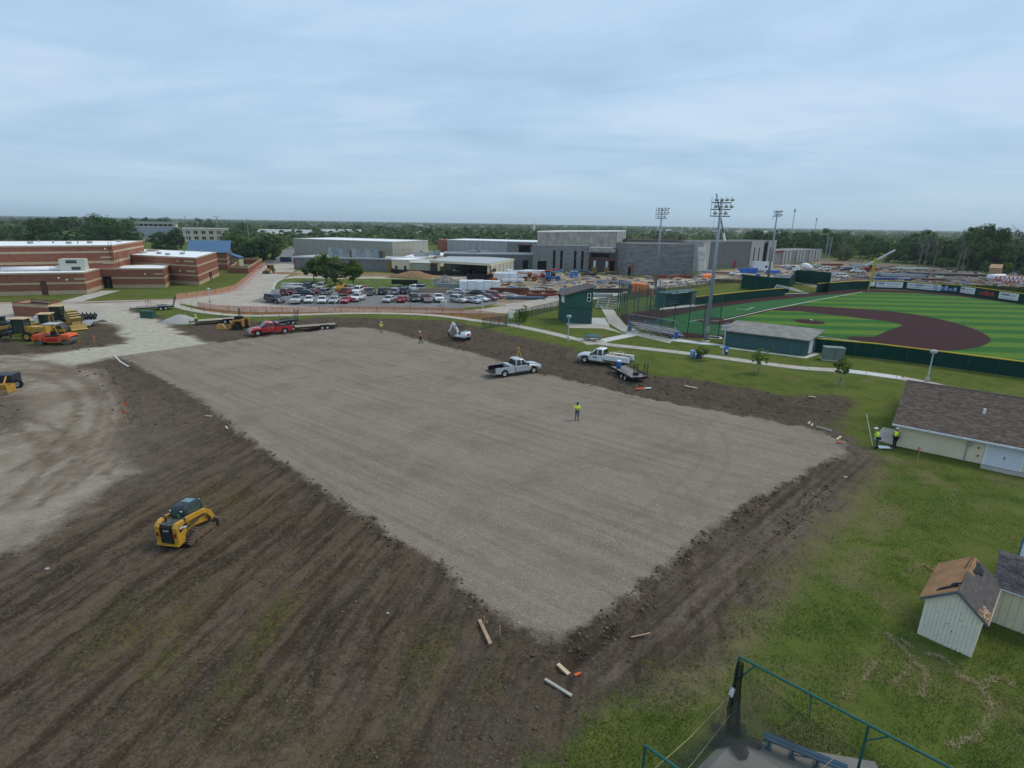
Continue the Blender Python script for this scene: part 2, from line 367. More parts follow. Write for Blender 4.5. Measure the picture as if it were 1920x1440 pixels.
    wet=np.clip((fbm(x*.35,y*.35,4,91)-.5)*4,0,1)*mud; wet=np.maximum(wet,np.clip(rid*5,0,1)*dirt); wet=np.maximum(wet,se*np.clip((rut3-.5)*6,0,1)*mud); wet=np.maximum(wet,np.clip((rut1-.52)*6,0,1)*sw*mud*.8)
    bare=np.clip((fbm(x*.22,y*.22,3,95)-.42)*5,0,1)*np.clip(.5-sdf([(1640,850),(1900,900),(1650,1010),(1560,1100),(1480,1250),(1400,1300),(1300,1290),(1100,1330),(1000,1460),(1400,1460),(1500,1280),(1640,1050)],wx,wy)/6,0,1)
    dd=ldist([(1640,880),(1600,930),(1540,990),(1480,1050),(1440,1110),(1390,1160),(1350,1215),(1320,1250),(1250,1285)],x,y); bare=np.maximum(bare,np.exp(-(dd/1.6)**2)*.8)
    bare=np.where(near,bare,0)
    for nm,arr in dict(dirt=dirt,pad=pad,hruts=hr,haul=haul,pale=pale,yard=yard,green=green,tracks=tracks,rut=rut,wet=wet,bare=bare,dry=np.maximum(soft([(-500,1120),(0,1040),(130,960),(260,900),(330,850),(345,800),(260,740),(150,688),(60,690),(-500,800)],4.),.8*soft([(1560,800),(1650,850),(1650,885),(1540,985),(1420,1060),(1300,1160),(1120,1240),(1250,1110),(1420,960),(1560,890)],1.2)),se=se,ne=(1-sw)*(1-se),site=soft([(1560,560),(1560,492),(1640,484),(1760,502),(1990,540),(1990,560),(1700,548)],5.)).items():
        at_=me.attributes.new(nm,'FLOAT','POINT'); at_.data.foreach_set('value',arr.astype(np.float32))
    m,nt,p=nodes('ground_soil_and_grass'); N=nt.nodes.new; L=nt.links.new
    p.inputs['Roughness'].default_value=1.; p.inputs['Specular IOR Level'].default_value=.02
    g=N('ShaderNodeNewGeometry'); pos=g.outputs['Position']
    def A(nm): n=N('ShaderNodeAttribute'); n.attribute_name=nm; return n.outputs['Fac']
    def noise(sc,det=4,ro=.6,mp=None):
        v=pos
        if mp:
            q=N('ShaderNodeMapping'); q.inputs[2].default_value=(0,0,mp[0]); L(pos,q.inputs[0]); q2=N('ShaderNodeMapping'); q2.inputs[3].default_value=mp[1]; L(q.outputs[0],q2.inputs[0]); v=q2.outputs[0]
        n=N('ShaderNodeTexNoise'); n.inputs['Scale'].default_value=sc; n.inputs['Detail'].default_value=det; n.inputs['Roughness'].default_value=ro; L(v,n.inputs['Vector']); return n.outputs[0]
    def mt(op,a_,b_=None,clamp=False):
        n=N('ShaderNodeMath'); n.operation=op; n.use_clamp=clamp
        for i,qq in enumerate((a_,b_)):
            if qq is None: continue
            if isinstance(qq,(int,float)): n.inputs[i].default_value=qq
            else: L(qq,n.inputs[i])
        return n.outputs[0]
    def mr(v,a_,b_,c_=0.,d_=1.):
        n=N('ShaderNodeMapRange'); L(v,n.inputs[0])
        for i,qq in enumerate((a_,b_,c_,d_)): n.inputs[i+1].default_value=qq
        return n.outputs[0]
    def mix(f,c1,c2):
        n=N('ShaderNodeMix'); n.data_type='RGBA'
        if isinstance(f,(int,float)): n.inputs[0].default_value=f
        else: L(f,n.inputs[0])
        for i,cc in ((6,c1),(7,c2)):
            if isinstance(cc,tuple): n.inputs[i].default_value=(*cc,1)
            else: L(cc,n.inputs[i])
        return n.outputs[2]
    def edge(a_,n_,k=.7,wd=.16): return mr(mt('ADD',a_,mt('MULTIPLY',mt('SUBTRACT',n_,.5),k)),.5-wd,.5+wd)
    nf=noise(6,5,.7); nm=noise(1.1,5); ng=noise(.12,4); nff=noise(22,3,.7)
    th=math.atan2(e[1],e[0]); th2=math.atan2(e2[1],e2[0])
    st=noise(1.,6,.65,(-th,(.12,1.5,1))); st2=noise(1.,6,.62,(-th2,(.02,1.25,1))); st4=noise(1.,5,.6,(-th2+.05,(.03,2.3,1))); st3=noise(1.,4,.6,(-th+.12,(.10,1.1,1)))
    def crumb(sc):
        vv=N('ShaderNodeTexVoronoi'); vv.inputs['Scale'].default_value=sc; L(pos,vv.inputs['Vector']); sp=N('ShaderNodeSeparateColor'); L(vv.outputs['Color'],sp.inputs[0]); return sp.outputs[0],vv.outputs[0]
    cA,dA_=crumb(5.5); cB,dB=crumb(12.); cC,_=crumb(26.)
    # grass
    gr=mix(mr(nm,.35,.65),(.080,.116,.020),(.125,.145,.030)); gr=mix(mr(nf,.42,.72),gr,(.135,.14,.042)); gr=mix(mr(ng,.4,.65,0,.45),gr,(.048,.088,.014))
    gr=mix(mr(nff,.5,.72,0,.6),gr,(.15,.155,.055)); gr=mix(mr(noise(.45,5,.7),.5,.68,0,.75),gr,(.040,.078,.012)); gr=mix(mr(noise(.3,5,.7),.52,.68,0,.7),gr,(.155,.13,.06)); gr=mix(mr(nff,.28,.45,.55,0),gr,(.025,.045,.010))
    gr=mix(mt('MULTIPLY',edge(A('bare'),nf,1.5,.25),.75),gr,(.17,.135,.08))
    # mud
    md=mix(mr(nm,.35,.65),(.080,.058,.040),(.14,.105,.076)); md=mix(mr(nf,.45,.75,0,.8),md,(.145,.12,.095)); md=mix(A('wet'),md,mix(mr(nf,.4,.7),(.038,.029,.022),(.078,.06,.046)))
    md=mix(mr(st,.48,.64,0,.55),md,(.040,.029,.020)); md=mix(mr(st3,.52,.68,0,.5),md,(.14,.108,.08)); md=mix(mr(nff,.30,.46,.7,0),md,(.022,.016,.011)); md=mix(mt('MULTIPLY',mr(ng,.5,.7),mr(nm,.4,.6,0,.4)),md,(.095,.066,.045))
    md=mix(mt('MULTIPLY',A('ne'),.6),md,mix(mr(st2,.42,.58),(.075,.058,.045),(.16,.13,.104)))
    md=mix(mr(nff,.62,.8,0,.6),md,(.2,.165,.125))
    md=mix(mr(cA,.65,.97,0,.35),md,(.034,.025,.017)); md=mix(mr(cB,.66,.98,0,.6),md,(.165,.13,.096)); md=mix(mr(cC,.0,.4,.5,0),md,(.040,.029,.020)); md=mix(mt('MULTIPLY',mt('SUBTRACT',1.,A('ne')),mr(st,.46,.62,0,.55)),md,(.038,.027,.018)); md=mix(mt('MULTIPLY',mr(st3,.50,.62,0,.75),mr(nf,.35,.6)),md,(.135,.098,.066)); md=mix(mt('MULTIPLY',A('ne'),mr(st2,.47,.57,0,.55)),md,(.05,.038,.029))
    md=mix(mt('MULTIPLY',edge(A('green'),nf,2.2,.3),.72),md,mix(mr(nf,.38,.62),(.075,.056,.022),(.118,.112,.026)))
    md=mix(mt('MULTIPLY',A('dry'),mr(nm,.25,.6,.25,.8)),md,mix(mr(nf,.35,.68),(.125,.098,.074),(.205,.168,.132)))
    st5=noise(1.,5,.6,(-math.atan2(.694,.72),(.05,1.7,1))); md=mix(mt('MULTIPLY',A('se'),mr(st5,.47,.60,0,.75)),md,(.048,.036,.027)); md=mix(mt('MULTIPLY',A('se'),mr(st5,.30,.43,.5,0)),md,(.22,.18,.142))
    # haul road and pad gravel
    hl=mix(mr(nm,.35,.65),(.285,.235,.178),(.37,.318,.25)); hl=mix(mr(st,.45,.65,0,.5),hl,(.28,.245,.195)); hl=mix(mr(ng,.46,.6,0,.6),hl,(.135,.10,.07)); hl=mix(mr(nff,.55,.75,0,.5),hl,(.10,.078,.058)); hl=mix(mr(noise(.5,5,.7),.56,.68,0,.7),hl,(.36,.33,.28))
    hl=mix(mr(cB,.7,.98,0,.45),hl,(.33,.285,.225)); hl=mix(mr(cC,.0,.35,.4,0),hl,(.10,.078,.056))
    hl=mix(mt('MULTIPLY',A('hruts'),mr(nm,.3,.6,.2,.8)),hl,(.115,.082,.056))
    hl=mix(mt('MULTIPLY',edge(A('pale'),nf,.9,.3),.9),hl,mix(mr(nm,.35,.62),mix(mr(nf,.35,.65),(.30,.275,.22),(.40,.375,.31)),mix(mr(nf,.35,.65),(.40,.37,.28),(.54,.51,.42))))
    pd=mix(mr(nm,.35,.7),(.213,.176,.138),(.248,.208,.166)); pd=mix(mr(st2,.44,.58,0,.6),pd,(.160,.125,.089)); pd=mix(mr(st4,.47,.62,0,.4),pd,(.275,.23,.178)); pd=mix(mr(ng,.42,.62,0,.35),pd,(.29,.25,.205)); pd=mix(mr(cC,.76,.97,0,.6),pd,(.38,.34,.285)); pd=mix(mr(cC,.0,.3,.45,0),pd,(.13,.105,.082)); pd=mix(mr(cB,.92,.99,0,.35),pd,(.40,.355,.29)); pd=mix(mr(noise(.22,6,.65),.52,.66,0,.45),pd,(.165,.128,.092)); pd=mix(mr(noise(.6,5,.7),.56,.70,0,.4),pd,(.30,.255,.205))
    

    pd=mix(mt('MULTIPLY',A('tracks'),.2),pd,(.12,.104,.088))
    yd=mix(mr(nm,.35,.65),(.31,.245,.175),(.40,.33,.25)); yd=mix(mr(ng,.42,.6,0,.8),yd,(.20,.15,.10)); yd=mix(mt('MULTIPLY',A('site'),mr(nm,.3,.55)),yd,mix(mr(nf,.35,.65),(.09,.068,.05),(.21,.165,.12)))
    c=mix(edge(A('dirt'),nf,1.7,.2),gr,md); c=mix(edge(A('haul'),nf,.6,.3),c,hl); c=mix(edge(A('pad'),nf,1.0,.25),c,pd); c=mix(edge(A('yard'),nm,.7,.2),c,yd)
    L(c,p.inputs['Base Color'])
    b1=N('ShaderNodeBump'); b1.inputs['Strength'].default_value=.8; b1.inputs['Distance'].default_value=.10; L(mt('ADD',nf,mt('MULTIPLY',nff,.5)),b1.inputs['Height']); L(b1.outputs[0],p.inputs['Normal'])
    me.materials.append(m); o=D.objects.new('ground',me); COL.objects.link(o); o['kind']='structure'
    # interpolators for things resting on it
    return xs,ys,z.reshape(ny,nx),RID
TRACKS=[[(1180,1000),(1280,930),(1340,860),(1320,800),(1230,765)],[(870,800),(1120,760),(1290,790),(1260,840),(1080,870)],[(1290,1010),(1270,930),(1220,880),(1100,860)],[(700,655),(840,665),(850,690),(720,715)],[(880,660),(890,690),(800,735)],[(1480,910),(1300,890),(1150,870)],[(600,940),(560,880),(420,760),(320,690)]]
SLAB=[(1365,1383),(1300,1450),(1440,1580),(1700,1560),(1640,1430)]
BARN_PX=[(1675,835),(1915,886)]
FLATS=[]
# ------------------------------------------------------------------ roads, paths, lot, field (flat sheets, each some mm above the one below)
PATH1=[(318,568),(345,578),(395,587),(460,592),(540,591),(640,588),(740,588),(820,592),(900,602),(960,610),(1020,622),(1075,635),(1130,645),(1230,656),(1330,668),(1420,680),(1500,690),(1580,695),(1690,709),(1750,721),(1830,744)]
_l,_r=strip_pts(PATH1,3.,); 
FLATS+= [[tuple(proj(p.x,p.y,0)) for p in list(_l)+list(_r)[::-1]],SLAB]
XS,YS,ZG,RIDGES=make_ground()
def gz(x,y):
    i=min(max(int(np.searchsorted(XS,x)),1),len(XS)-1); j=min(max(int(np.searchsorted(YS,y)),1),len(YS)-1)
    return float(ZG[j-1:j+1,i-1:i+1].mean())
ISL=[(512,545),(508,541),(516,530),(530,524),(560,521),(640,523),(720,522),(830,523),(850,528),(845,540),(800,545),(760,545),(700,545),(640,545),(560,546)]
sheet('school_drive',[(-260,577),(0,569),(160,569),(330,563),(405,553),(440,546),(468,523),(487,505),(497,497),(530,494),(560,497),(548,512),(522,528),(512,541),(505,552),(480,566),(640,578),(860,583),(962,588),(900,587),(640,586),(460,585),(385,578),(345,570),(300,571),(245,580),(150,592),(118,600),(-300,609)],.012,ROADC)
sheet('parking_lot_asphalt',[(470,566),(505,552),(513,541),(560,544),(640,543),(760,543),(850,541),(905,545),(925,560),(935,567),(905,574),(860,578),(760,578),(640,577),(520,573)],.018,ASPH)
sheet('lot_road',[(860,583.5),(960,587.5),(1052,572),(1112,562),(1234,541.5),(1346,529.5),(1395,522),(1345,520),(1234,526),(1158,543),(1112,550),(1053,557),(947,573.5),(905,579)],.016,ROADC)
strip('lot_kerb',[(513,545),(560,545),(640,545),(700,545)],.35,.15,CONCL)
strip('lot_kerb',[(947,573),(1000,564.5),(1053,557),(1112,549.5),(1158,542.5)],.4,.14,CONCL)
strip('lot_kerb',[(512,544),(516,530),(530,523.5),(560,520)],.4,.14,CONCL)
strip('construction_track',[(540,520),(640,520.5),(740,521),(830,522),(900,519)],5.,.02,M('pale_track',(.42,.38,.31),.9,.12,.3))
sheet('grass_island',ISL,.006,M('island_grass',(.095,.125,.03),.95,.45,.35))
strip('sidewalk',smooth_px(PATH1[:12]),1.9,.045,CONC); strip('sidewalk',smooth_px(PATH1[11:18]),1.9,.046,CONC)
strip('sidewalk',[(1580,695),(1612,698.5),(1650,703.5),(1690,709)],1.9,.047,CONCL); strip('sidewalk',[(1690,709),(1750,721),(1830,744)],1.9,.046,CONC)
j=M('path_joint',(.14,.13,.12),.9,.1,2)
pl=[Vector(at(*q)) for q in smooth_px(PATH1,10)]
jb=B(); acc=0
for a_,b_ in zip(pl,pl[1:]):
    acc+=(b_-a_).length
    if acc>3: acc=0; d_=(b_-a_); jb.ob((b_.x,b_.y,.04),(.05,1.9,.03),math.atan2(d_.y,d_.x))
o=jb.build('path_joints',j); o['kind']='structure'
sheet('tower_apron',[(1060,605),(1108,607.5),(1108,595.5),(1135,596),(1143,614),(1180,631),(1155,622),(1130,616),(1068,615)],.03,CONC)
sheet('plaza',[(1125,574),(1150,580),(1158,593),(1173,610),(1205,624),(1262,637),(1256,644),(1195,630),(1172,625),(1141,606),(1134,590)],.035,CONC)
sheet('plaza_panel',[(1108,597),(1133,598),(1143,610),(1109,606)],.04,CONCL)
strip('sidewalk',[(1190,627),(1160,633),(1122,641)],1.9,.05,CONCL)
sheet('picnic_pad',[(1080,634),(1122,635),(1142,645),(1100,647)],.055,CONC)
sheet('field_kerb',[(1262,634),(1300,640),(1357,647),(1361,650),(1300,644.5),(1256,639)],.06,CONCL)
# ball field
TURF=M('turf_green',(.032,.105,.033),.9,.1,.6,spec=.15,world=True); TURFL=M('turf_stripe_light',(.088,.160,.026),.9,.1,.6,spec=.03,world=True); TURFD=M('turf_stripe_dark',(.034,.112,.026),.9,.1,.6,spec=.03,world=True)
CLAY=M('field_clay',(.046,.021,.022),.95,.1,1.2,world=True); CHALK=M('chalk_white',(.6,.6,.55),.9,.1,4)
sheet('warning_track',[(1172,607),(1161,592),(1195,585),(1260,575),(1340,566),(1450,556),(1530,547),(1625,542),(1700,545),(1800,550),(1926,570),(2120,600),(2300,700),(1930,686),(1820,672),(1700,660),(1530,640),(1350,634),(1262,634)],.008,CLAY)
sheet('foul_turf',[(1212,613),(1222,601),(1260,593),(1330,578),(1420,566),(1530,555),(1617,548),(1640,548),(1720,550),(1800,556),(1920,571),(2105,603),(2290,690),(1930,680),(1820,668),(1700,656),(1530,636),(1372,628),(1330,628),(1265,621)],.016,TURF)
# striped fair territory: strips dyed in two greens
FAIR=[(1352,601),(1392,591),(1440,581),(1500,568),(1560,557.5),(1613,549),(1660,549),(1720,551),(1800,557),(1920,572.5),(2100,605),(2280,690),(1925,678),(1840,667.5),(1760,657.5),(1690,649),(1600,637.5),(1520,626),(1440,615),(1380,606)]
fp=[at(*q) for q in FAIR]
def clip_band(poly,d,c0,c1):
    def cut(pl,c,sg):
        out=[]
        for a,b in zip(pl,pl[1:]+pl[:1]):
            fa,fb=sg*(a[0]*d[0]+a[1]*d[1]-c),sg*(b[0]*d[0]+b[1]*d[1]-c)
            if fa>=0: out.append(a)
            if fa*fb<0: t=fa/(fa-fb); out.append((a[0]+(b[0]-a[0])*t,a[1]+(b[1]-a[1])*t))
        return out
    p=cut(poly,c0,1)
    return cut(p,c1,-1) if len(p)>2 else []
sd=R(-2.5); nrm=(-math.sin(sd),math.cos(sd)); 
bl,bd=B(),B(); c0=60.
for k in range(30):
    q=clip_band(fp,nrm,c0+k*4.1,c0+(k+1)*4.1)
    if len(q)>2: (bl if k%2 else bd).prism(q,-.2,.026)
struct(bl,'striped_turf',TURFL); struct(bd,'striped_turf',TURFD)
def curve_px(p,k=8): return smooth_px(p,k)
sheet('infield_clay',[(1440,581.5),(1470,576),(1497,572.5),(1530,574),(1560,576),(1620,580),(1670,584)]+curve_px([(1670,584),(1720,590.5),(1770,600.5),(1815,613),(1845,626),(1858,637),(1850,645),(1830,652),(1795,656.5),(1760,657.5)])+[(1700,650.5),(1640,643),(1595,637),(1585,632),(1600,631),(1638,632),(1668,619),(1693,610),(1672,604),(1590,594),(1540,588.5),(1500,584),(1455,583)],.034,CLAY)
def disc(name,u,v,r,z,mat,z2=None):
    x,y=at(u,v); b=B(); b.lathe([(1e-3,z2 or z),(r*.25,z2 or z),(r,z),(r,z-.2)],32,Matrix.Translation((x,y,0))); return struct(b,name,mat)
disc('pitchers_mound',1517,603.5,2.75,.04,CLAY,.3); disc('home_plate_circle',1345,602.5,3.9,.034,CLAY)
for q in ((1313,582.5,),(1338,632)): disc('on_deck_circle',q[0]-62 if q[0]<1330 else q[0],q[1],1.3,.042,M('deck_circle',(.07,.04,.042),.9,.2,3)) 
strip('base_path',[(1357,600),(1400,590.5),(1440,582)],1.6,.03,CLAY); strip('base_path',[(1545,631.5),(1600,638)],1.,.03,CLAY)
strip('foul_line',[(1357,600.3),(1440,581),(1530,563),(1617,547.5)],.22,.046,CHALK); strip('foul_line',[(1360,606),(1440,617),(1520,628.5),(1600,639.5),(1700,653),(1800,665.5),(1930,681)],.16,.046,CHALK)
for q in ([(1381,579),(1399,581),(1414,576.5),(1404,575.5)],[(1539,638),(1542,634.5),(1614,644.5),(1612,647)]): strip('coach_box_line',q,.14,.042,CHALK)
strip('home_box_line',[(1292,603.5),(1312,599.5),(1330,597.5)],.13,.048,CHALK)
for q in ([(1318,601.5),(1326,604)],[(1333,601.5),(1345,603.2)],[(1338,600.5),(1352,602)]): strip('home_box_line',q,.14,.05,CHALK)
x,y=at(1521,602.4); struct(B().ob((x,y,.305),(.3,.7,.05),0),'pitching_rubber',WHITE)
x,y=at(1338,633); b=B(); b.lathe([(1.05,.05),(1.2,.055),(1.35,.05)],24,Matrix.Translation((x,y,0))); struct(b,'deck_circle_line',CHALK)
# ------------------------------------------------------------------ buildings
BRICK=M('red_brick',(.265,.108,.072),.9,.16,1.2,bump=.15); BAND=M('tan_band',(.44,.35,.225),.9,.1,1); MEMB=M('white_roof_membrane',(.78,.79,.80),.6,.07,.4)
CMU=M('grey_block',(.235,.23,.228),.95,.25,.8,bump=.2,stretch=(1,1,2.2)); CMUD=M('dark_block',(.155,.153,.155),.95,.2,.8,stretch=(1,1,2.2)); TILT=M('tilt_panel_concrete',(.36,.36,.35),.9,.10,.3); TANW=M('tan_metal_siding',(.34,.325,.28),.7,.07,.5); CREAM=M('cream_siding',(.66,.585,.42),.75,.07,.7)
DARKO=M('dark_opening',(.012,.012,.013),.9,.2,1)
def wall_ring(bm,pts,z0,z1,t): # thin ring along closed polygon, outside
    n=len(pts); a=sum(p[0]*q[1]-q[0]*p[1] for p,q in zip(pts,pts[1:]+pts[:1])); sg=1 if a>0 else -1
    def off(i,k):
        p0,p1,p2=Vector(pts[i-1]),Vector(pts[i]),Vector(pts[(i+1)%n])
        d1=(p1-p0).normalized(); d2=(p2-p1).normalized(); n1=Vector((d1.y,-d1.x))*sg; n2=Vector((d2.y,-d2.x))*sg
        return p1+(n1+n2)/max(1+n1.dot(n2),.25)*k
    ou=[off(i,t) for i in range(n)]; inn=[off(i,-.12) for i in range(n)]
    for i in range(n):
        k=(i+1)%n; bm.prism([tuple(ou[i]),tuple(ou[k]),tuple(inn[k]),tuple(inn[i])],z0,z1)
def wallquad(bm,a,b,s0,s1,z0,z1,t0,t1):   # box on wall a->b, from s0 to s1 (fractions), outwards from t0 to t1 (right-hand side of a->b)
    a,b=Vector(a),Vector(b); d=b-a; n=Vector((d.y,-d.x)).normalized()
    p=[a+d*s0+n*t0,a+d*s1+n*t0,a+d*s1+n*t1,a+d*s0+n*t1]; bm.prism([tuple(q) for q in p],z0,z1); return bm
def off2(a,b,t):
    d=Vector(b)-Vector(a); n=Vector((d.y,-d.x)).normalized()*t; return n
# brick school -- three volumes of one building
school=T('school_building','long red brick school with tan bands and white flat roofs','building',(-95,150,0))
def sp(bm,name,mat,**k): return bm_world(bm,name,mat,school,**k)
def bm_world(bm,name,mat,par,**k):
    l=par.location; rz=par.rotation_euler.z; m=Matrix.Rotation(-rz,4,'Z')@Matrix.Translation(-Vector(l)); bm.v=[tuple(m@Vector(p)) for p in bm.v]; return bm.build(name,mat,par,**k)
p0,p1,p2,p3,p4,p5,p6=[at(*q) for q in ((0,555),(164,551),(194,540.5),(311,540),(321,531.5),(374,535),(411,516.5))]
dx=Vector(p1)-Vector(p0); pL=tuple(Vector(p0)-dx*.9)
hC=hz(164,551,510.5); hB=hz(374,535,483)
back=Vector(p6)-Vector(p5); bdir=back.normalized()
volC=[pL,p1,p2,p3,p4,tuple(Vector(p4)+bdir*6),tuple(Vector(pL)+bdir*30)]
pb=Vector(p4)+ (Vector(p4)-Vector(p5)).normalized()*34 
volB=[tuple(Vector(p4)+bdir*.3+(Vector(p4)-Vector(p5)).normalized()*.1),p5,tuple(Vector(p5)+back*1.0),tuple(pb+back*1.0),tuple(pb+bdir*.3)]
hA=10.6; a1=Vector(at(209,459.5,hA)); fdir=(Vector(p5)-Vector(p4)).normalized(); a2=Vector(at(267.5,451,hA)); a0=a1+(Vector(at(0,461,hA))-a1)*1.8
volA=[tuple(a0),tuple(a1),tuple(a2),tuple(a2+(a0-a1))]
# low roof volume trimmed in front of A
volC=[pL,p1,p2,p3,p4,tuple(Vector(p4)-fdir*.2+bdir*5),tuple(a1+(a2-a1)*.25),tuple(a1+Vector((0,1))),tuple(a0+Vector((0,1)))]
for pts,h,z0,bands in ((volC,hC,-.2,[(0,.9),(2.35,2.8)]),(volB,hB,-.2,[(0,.9),(2.35,2.8),(4.9,5.35)]),(volA,hA,2.,[(6.2,6.8),(8.7,9.2)])):
    sp(B().prism(pts,z0,h-.35,False),'wall',BRICK)
    b=B()
    for q0,q1 in bands: wall_ring(b,pts,q0,q1,.05)
    sp(b,'stone_band',BAND)
    b=B(); wall_ring(b,pts,h-.30,h+.02,.10); sp(b,'parapet_cap',BAND)
    sp(B().prism(pts,h-.34,h-.12,False),'roof',MEMB)
def on_wall(par,name,mat,a,b,s0,s1,z0,z1,t=.06,t0=-.05): return bm_world(wallquad(B(),a,b,s0,s1,z0,z1,t0,t),name,mat,par)
on_wall(school,'entrance_recess',DARKO,p2,p3,.02,.155,0,3.,.07); on_wall(school,'door',M('dark_door',(.035,.02,.018),.5),p2,p3,.06,.12,0.02,2.2,.10)
on_wall(school,'door',M('brown_door',(.10,.04,.03),.5),p0,p1,.475,.55,0,3.2,.06); on_wall(school,'door',DARKO,p5,p6,.50,.55,.05,2.3,.07); on_wall(school,'door',DARKO,p5,p6,.58,.61,.05,2.3,.07)
on_wall(school,'tan_panel',BAND,p0,p1,.88,1.0,3.3,3.7,.07); on_wall(school,'tan_panel',BAND,p2,p3,.84,.99,3.4,3.8,.07); 
on_wall(school,'tan_panel',BAND,p4,p5,.62,.93,3.4,3.9,.07); on_wall(school,'tan_panel',BAND,p4,p5,.60,.92,6.0,6.5,.07)
on_wall(school,'tan_panel',BAND,a0,a1,.93,.99,7.4,7.8,.08); on_wall(school,'tan_panel',BAND,a0,a1,.935,1.0,6.0,6.35,.1)
for par in ((p0,p1,.78,3.2),(p0,p1,.69,3.6),(p2,p3,.69,3.4),(p4,p5,.38,3.4),(p4,p5,.35,6.),(a0,a1,.957,9.5)): on_wall(school,'wall_light',LENS,par[0],par[1],par[2],par[2]+.025 if par[0]!=a0 else par[2]+.008,par[3],par[3]+.4,.2)
for q,zz,h_ in (((208,459.5),hA-4.2,4.6),((222,490),hB-2.2,2.6)):   # roof ladders
    x,y=at(q[0],q[1],hA if q[0]<215 else hB); b=B()
    for s_ in (-.35,.35): b.cyl((x+s_,y-.35,zz),(x+s_,y-.35,zz+h_+.9),.05,None,5)
    for k in range(10): b.cyl((x-.35,y-.35,zz+.3+k*.42),(x+.35,y-.35,zz+.3+k*.42),.035,None,4)
    bm_world(b,'roof_ladder',RUST,school)
# rooftop unit on the low roof
x,y=at(141,507,hC-.1)
ru=T('rooftop_unit','cream rooftop air unit with dark louvres on the low school roof','rooftop unit',(x,y,hC-.12),math.atan2(dx.y,dx.x))
B().box(-2.5,-1.4,0,2.5,1.4,2.8).build('cabinet',M('unit_cream',(.5,.5,.42),.6,.06,1),ru); B().box(-1.1,-1.46,1.8,1.0,-1.35,2.5).build('louvre',DSTEEL,ru); B().box(-.2,-1.46,.25,1.6,-1.35,.95).build('louvre',DSTEEL,ru); B().prism([(-3.2,-1.2),(-2.51,-1.3),(-2.51,1.3),(-3.2,1.1)],.2,1.3).build('duct',M('unit_cream',(.5,.5,.42)),ru)
for u,v,l_ in ((48,507.5,9.),(100,506.5,5.)):
    x,y=at(u,v,hC); dt=T('roof_duct',('long' if l_>6 else 'short')+' white insulated duct on the low school roof beside the rooftop unit' if l_<6 else 'long white insulated duct on the low school roof near the photo edge','duct',(x,y,hC-.12),math.atan2(dx.y,dx.x))
    B().cyl((-l_/2,0,.55),(l_/2,0,.55),.5,None,12).build('duct_run',MEMB,dt,True); b=B()
    for k in (-.4,0,.4): B().box(l_*k-.2,-.45,0,l_*k+.2,.45,.25).build('support',STEEL,dt)
for u,v in ((286,470.5),(262,474)):
    x,y=at(u,v,hB); B().box(-1.4,-1,0,1.4,1,.5).build('roof_hatch',TANW,school).location=(x+95,y-150,hB-.15)
rv=random.Random(9)
for k in range(16):
    u=rv.uniform(215,395); v=rv.uniform(472,481); x,y=at(u,v,hB)
    if k>7: u=rv.uniform(10,245); v=rv.uniform(452.5,456.5); x,y=at(u,v,hA)
    z=hB if k<=7 else hA; t=bm_world(B().cyl((x,y,z-.2),(x,y,z+.55),.16,None,7) if k%2 else B().box(x-.5,y-.4,z-.2,x+.5,y+.4,z+.45),'roof_vent',STEEL,school)
# walks and lawn by the school
strip('school_walk',[(208,545),(185,551),(160,558),(120,569)],4.,.03,CONC); strip('kerb_walk',[(-60,569.5),(160,566.5),(330,562),(405,552),(440,545),(468,522),(487,504)],2.4,.05,M('pinkish_kerb_walk',(.36,.27,.23),.9,.12,.6))
# blue-roofed wing
bl_=T('blue_roof_wing','small brick wing with a blue ribbed metal gable roof behind the school','building',(*at(395,500),0))
q=[at(*k) for k in ((362,506),(428,506.5),(438,494),(372,494))]; hw=6.2
bm_world(B().prism(q,-.2,hw,False),'wall',BRICK,bl_); b=B(); wall_ring(b,q,3.6,4.0,.05); wall_ring(b,q,2.0,2.4,.05); bm_world(b,'stone_band',BAND,bl_)
BLUER=M('blue_metal_roof',(.035,.105,.215),.45,.08,.6)
c0,c1,c2,c3=[Vector(k) for k in q]; e0=(c0-c1).normalized()*1.2; f0=(c0-c3).normalized()*.8
rA,rB=(c0+c3)/2+e0,(c1+c2)/2-e0; hr=hw+3.2
def roofslab(bm,p,q_,r,s,t=.14): # four 3d corners
    n=(q_-p).cross(s-p).normalized(); n=n if n.z>0 else -n; k=[p,q_,r,s]; v=[a for a in k]+[a+n*t for a in k]
    bm.add(v,[(3,2,1,0),(4,5,6,7),(0,1,5,4),(1,2,6,5),(2,3,7,6),(3,0,4,7)]); return bm
V3=lambda v,z: Vector((v[0],v[1],z))
b=B(); roofslab(b,V3(c0+e0+f0,hw-.3),V3(c1-e0+f0,hw-.3),V3(rB,hr),V3(rA,hr)); roofslab(b,V3(c3+e0-f0,hw-.3),V3(c2-e0-f0,hw-.3),V3(rB,hr),V3(rA,hr)); bm_world(b,'roof',BLUER,bl_)
b=B()
for k in range(15):
    t=(k+.5)/15; u0=V3(c0+e0+f0,hw-.1).lerp(V3(c1-e0+f0,hw-.1),t); u1=V3(rA,hr+.18).lerp(V3(rB,hr+.18),t); b.cyl(u0,u1,.09,None,4)
bm_world(b,'roof_rib',BLUER,bl_)
b=B(); b.add([V3(c1,hw),V3(c2,hw),V3((c1+c2)/2,hr-.2)],[(0,1,2)]); b.add([V3(c1+Vector((-.3,0)),hw),V3(c2+Vector((-.3,0)),hw),V3((c1+c2)/2+Vector((-.3,0)),hr-.2)],[(2,1,0)]); bm_world(b,'gable',BRICK,bl_)
bm_world(B().ob(V3((c1+c2)/2+Vector((2.2,-1.)),1.8),(4.5,4.5,3.6),math.atan2((c1-c0).y,(c1-c0).x)),'porch',M('porch_cream',(.42,.38,.26),.8),bl_)
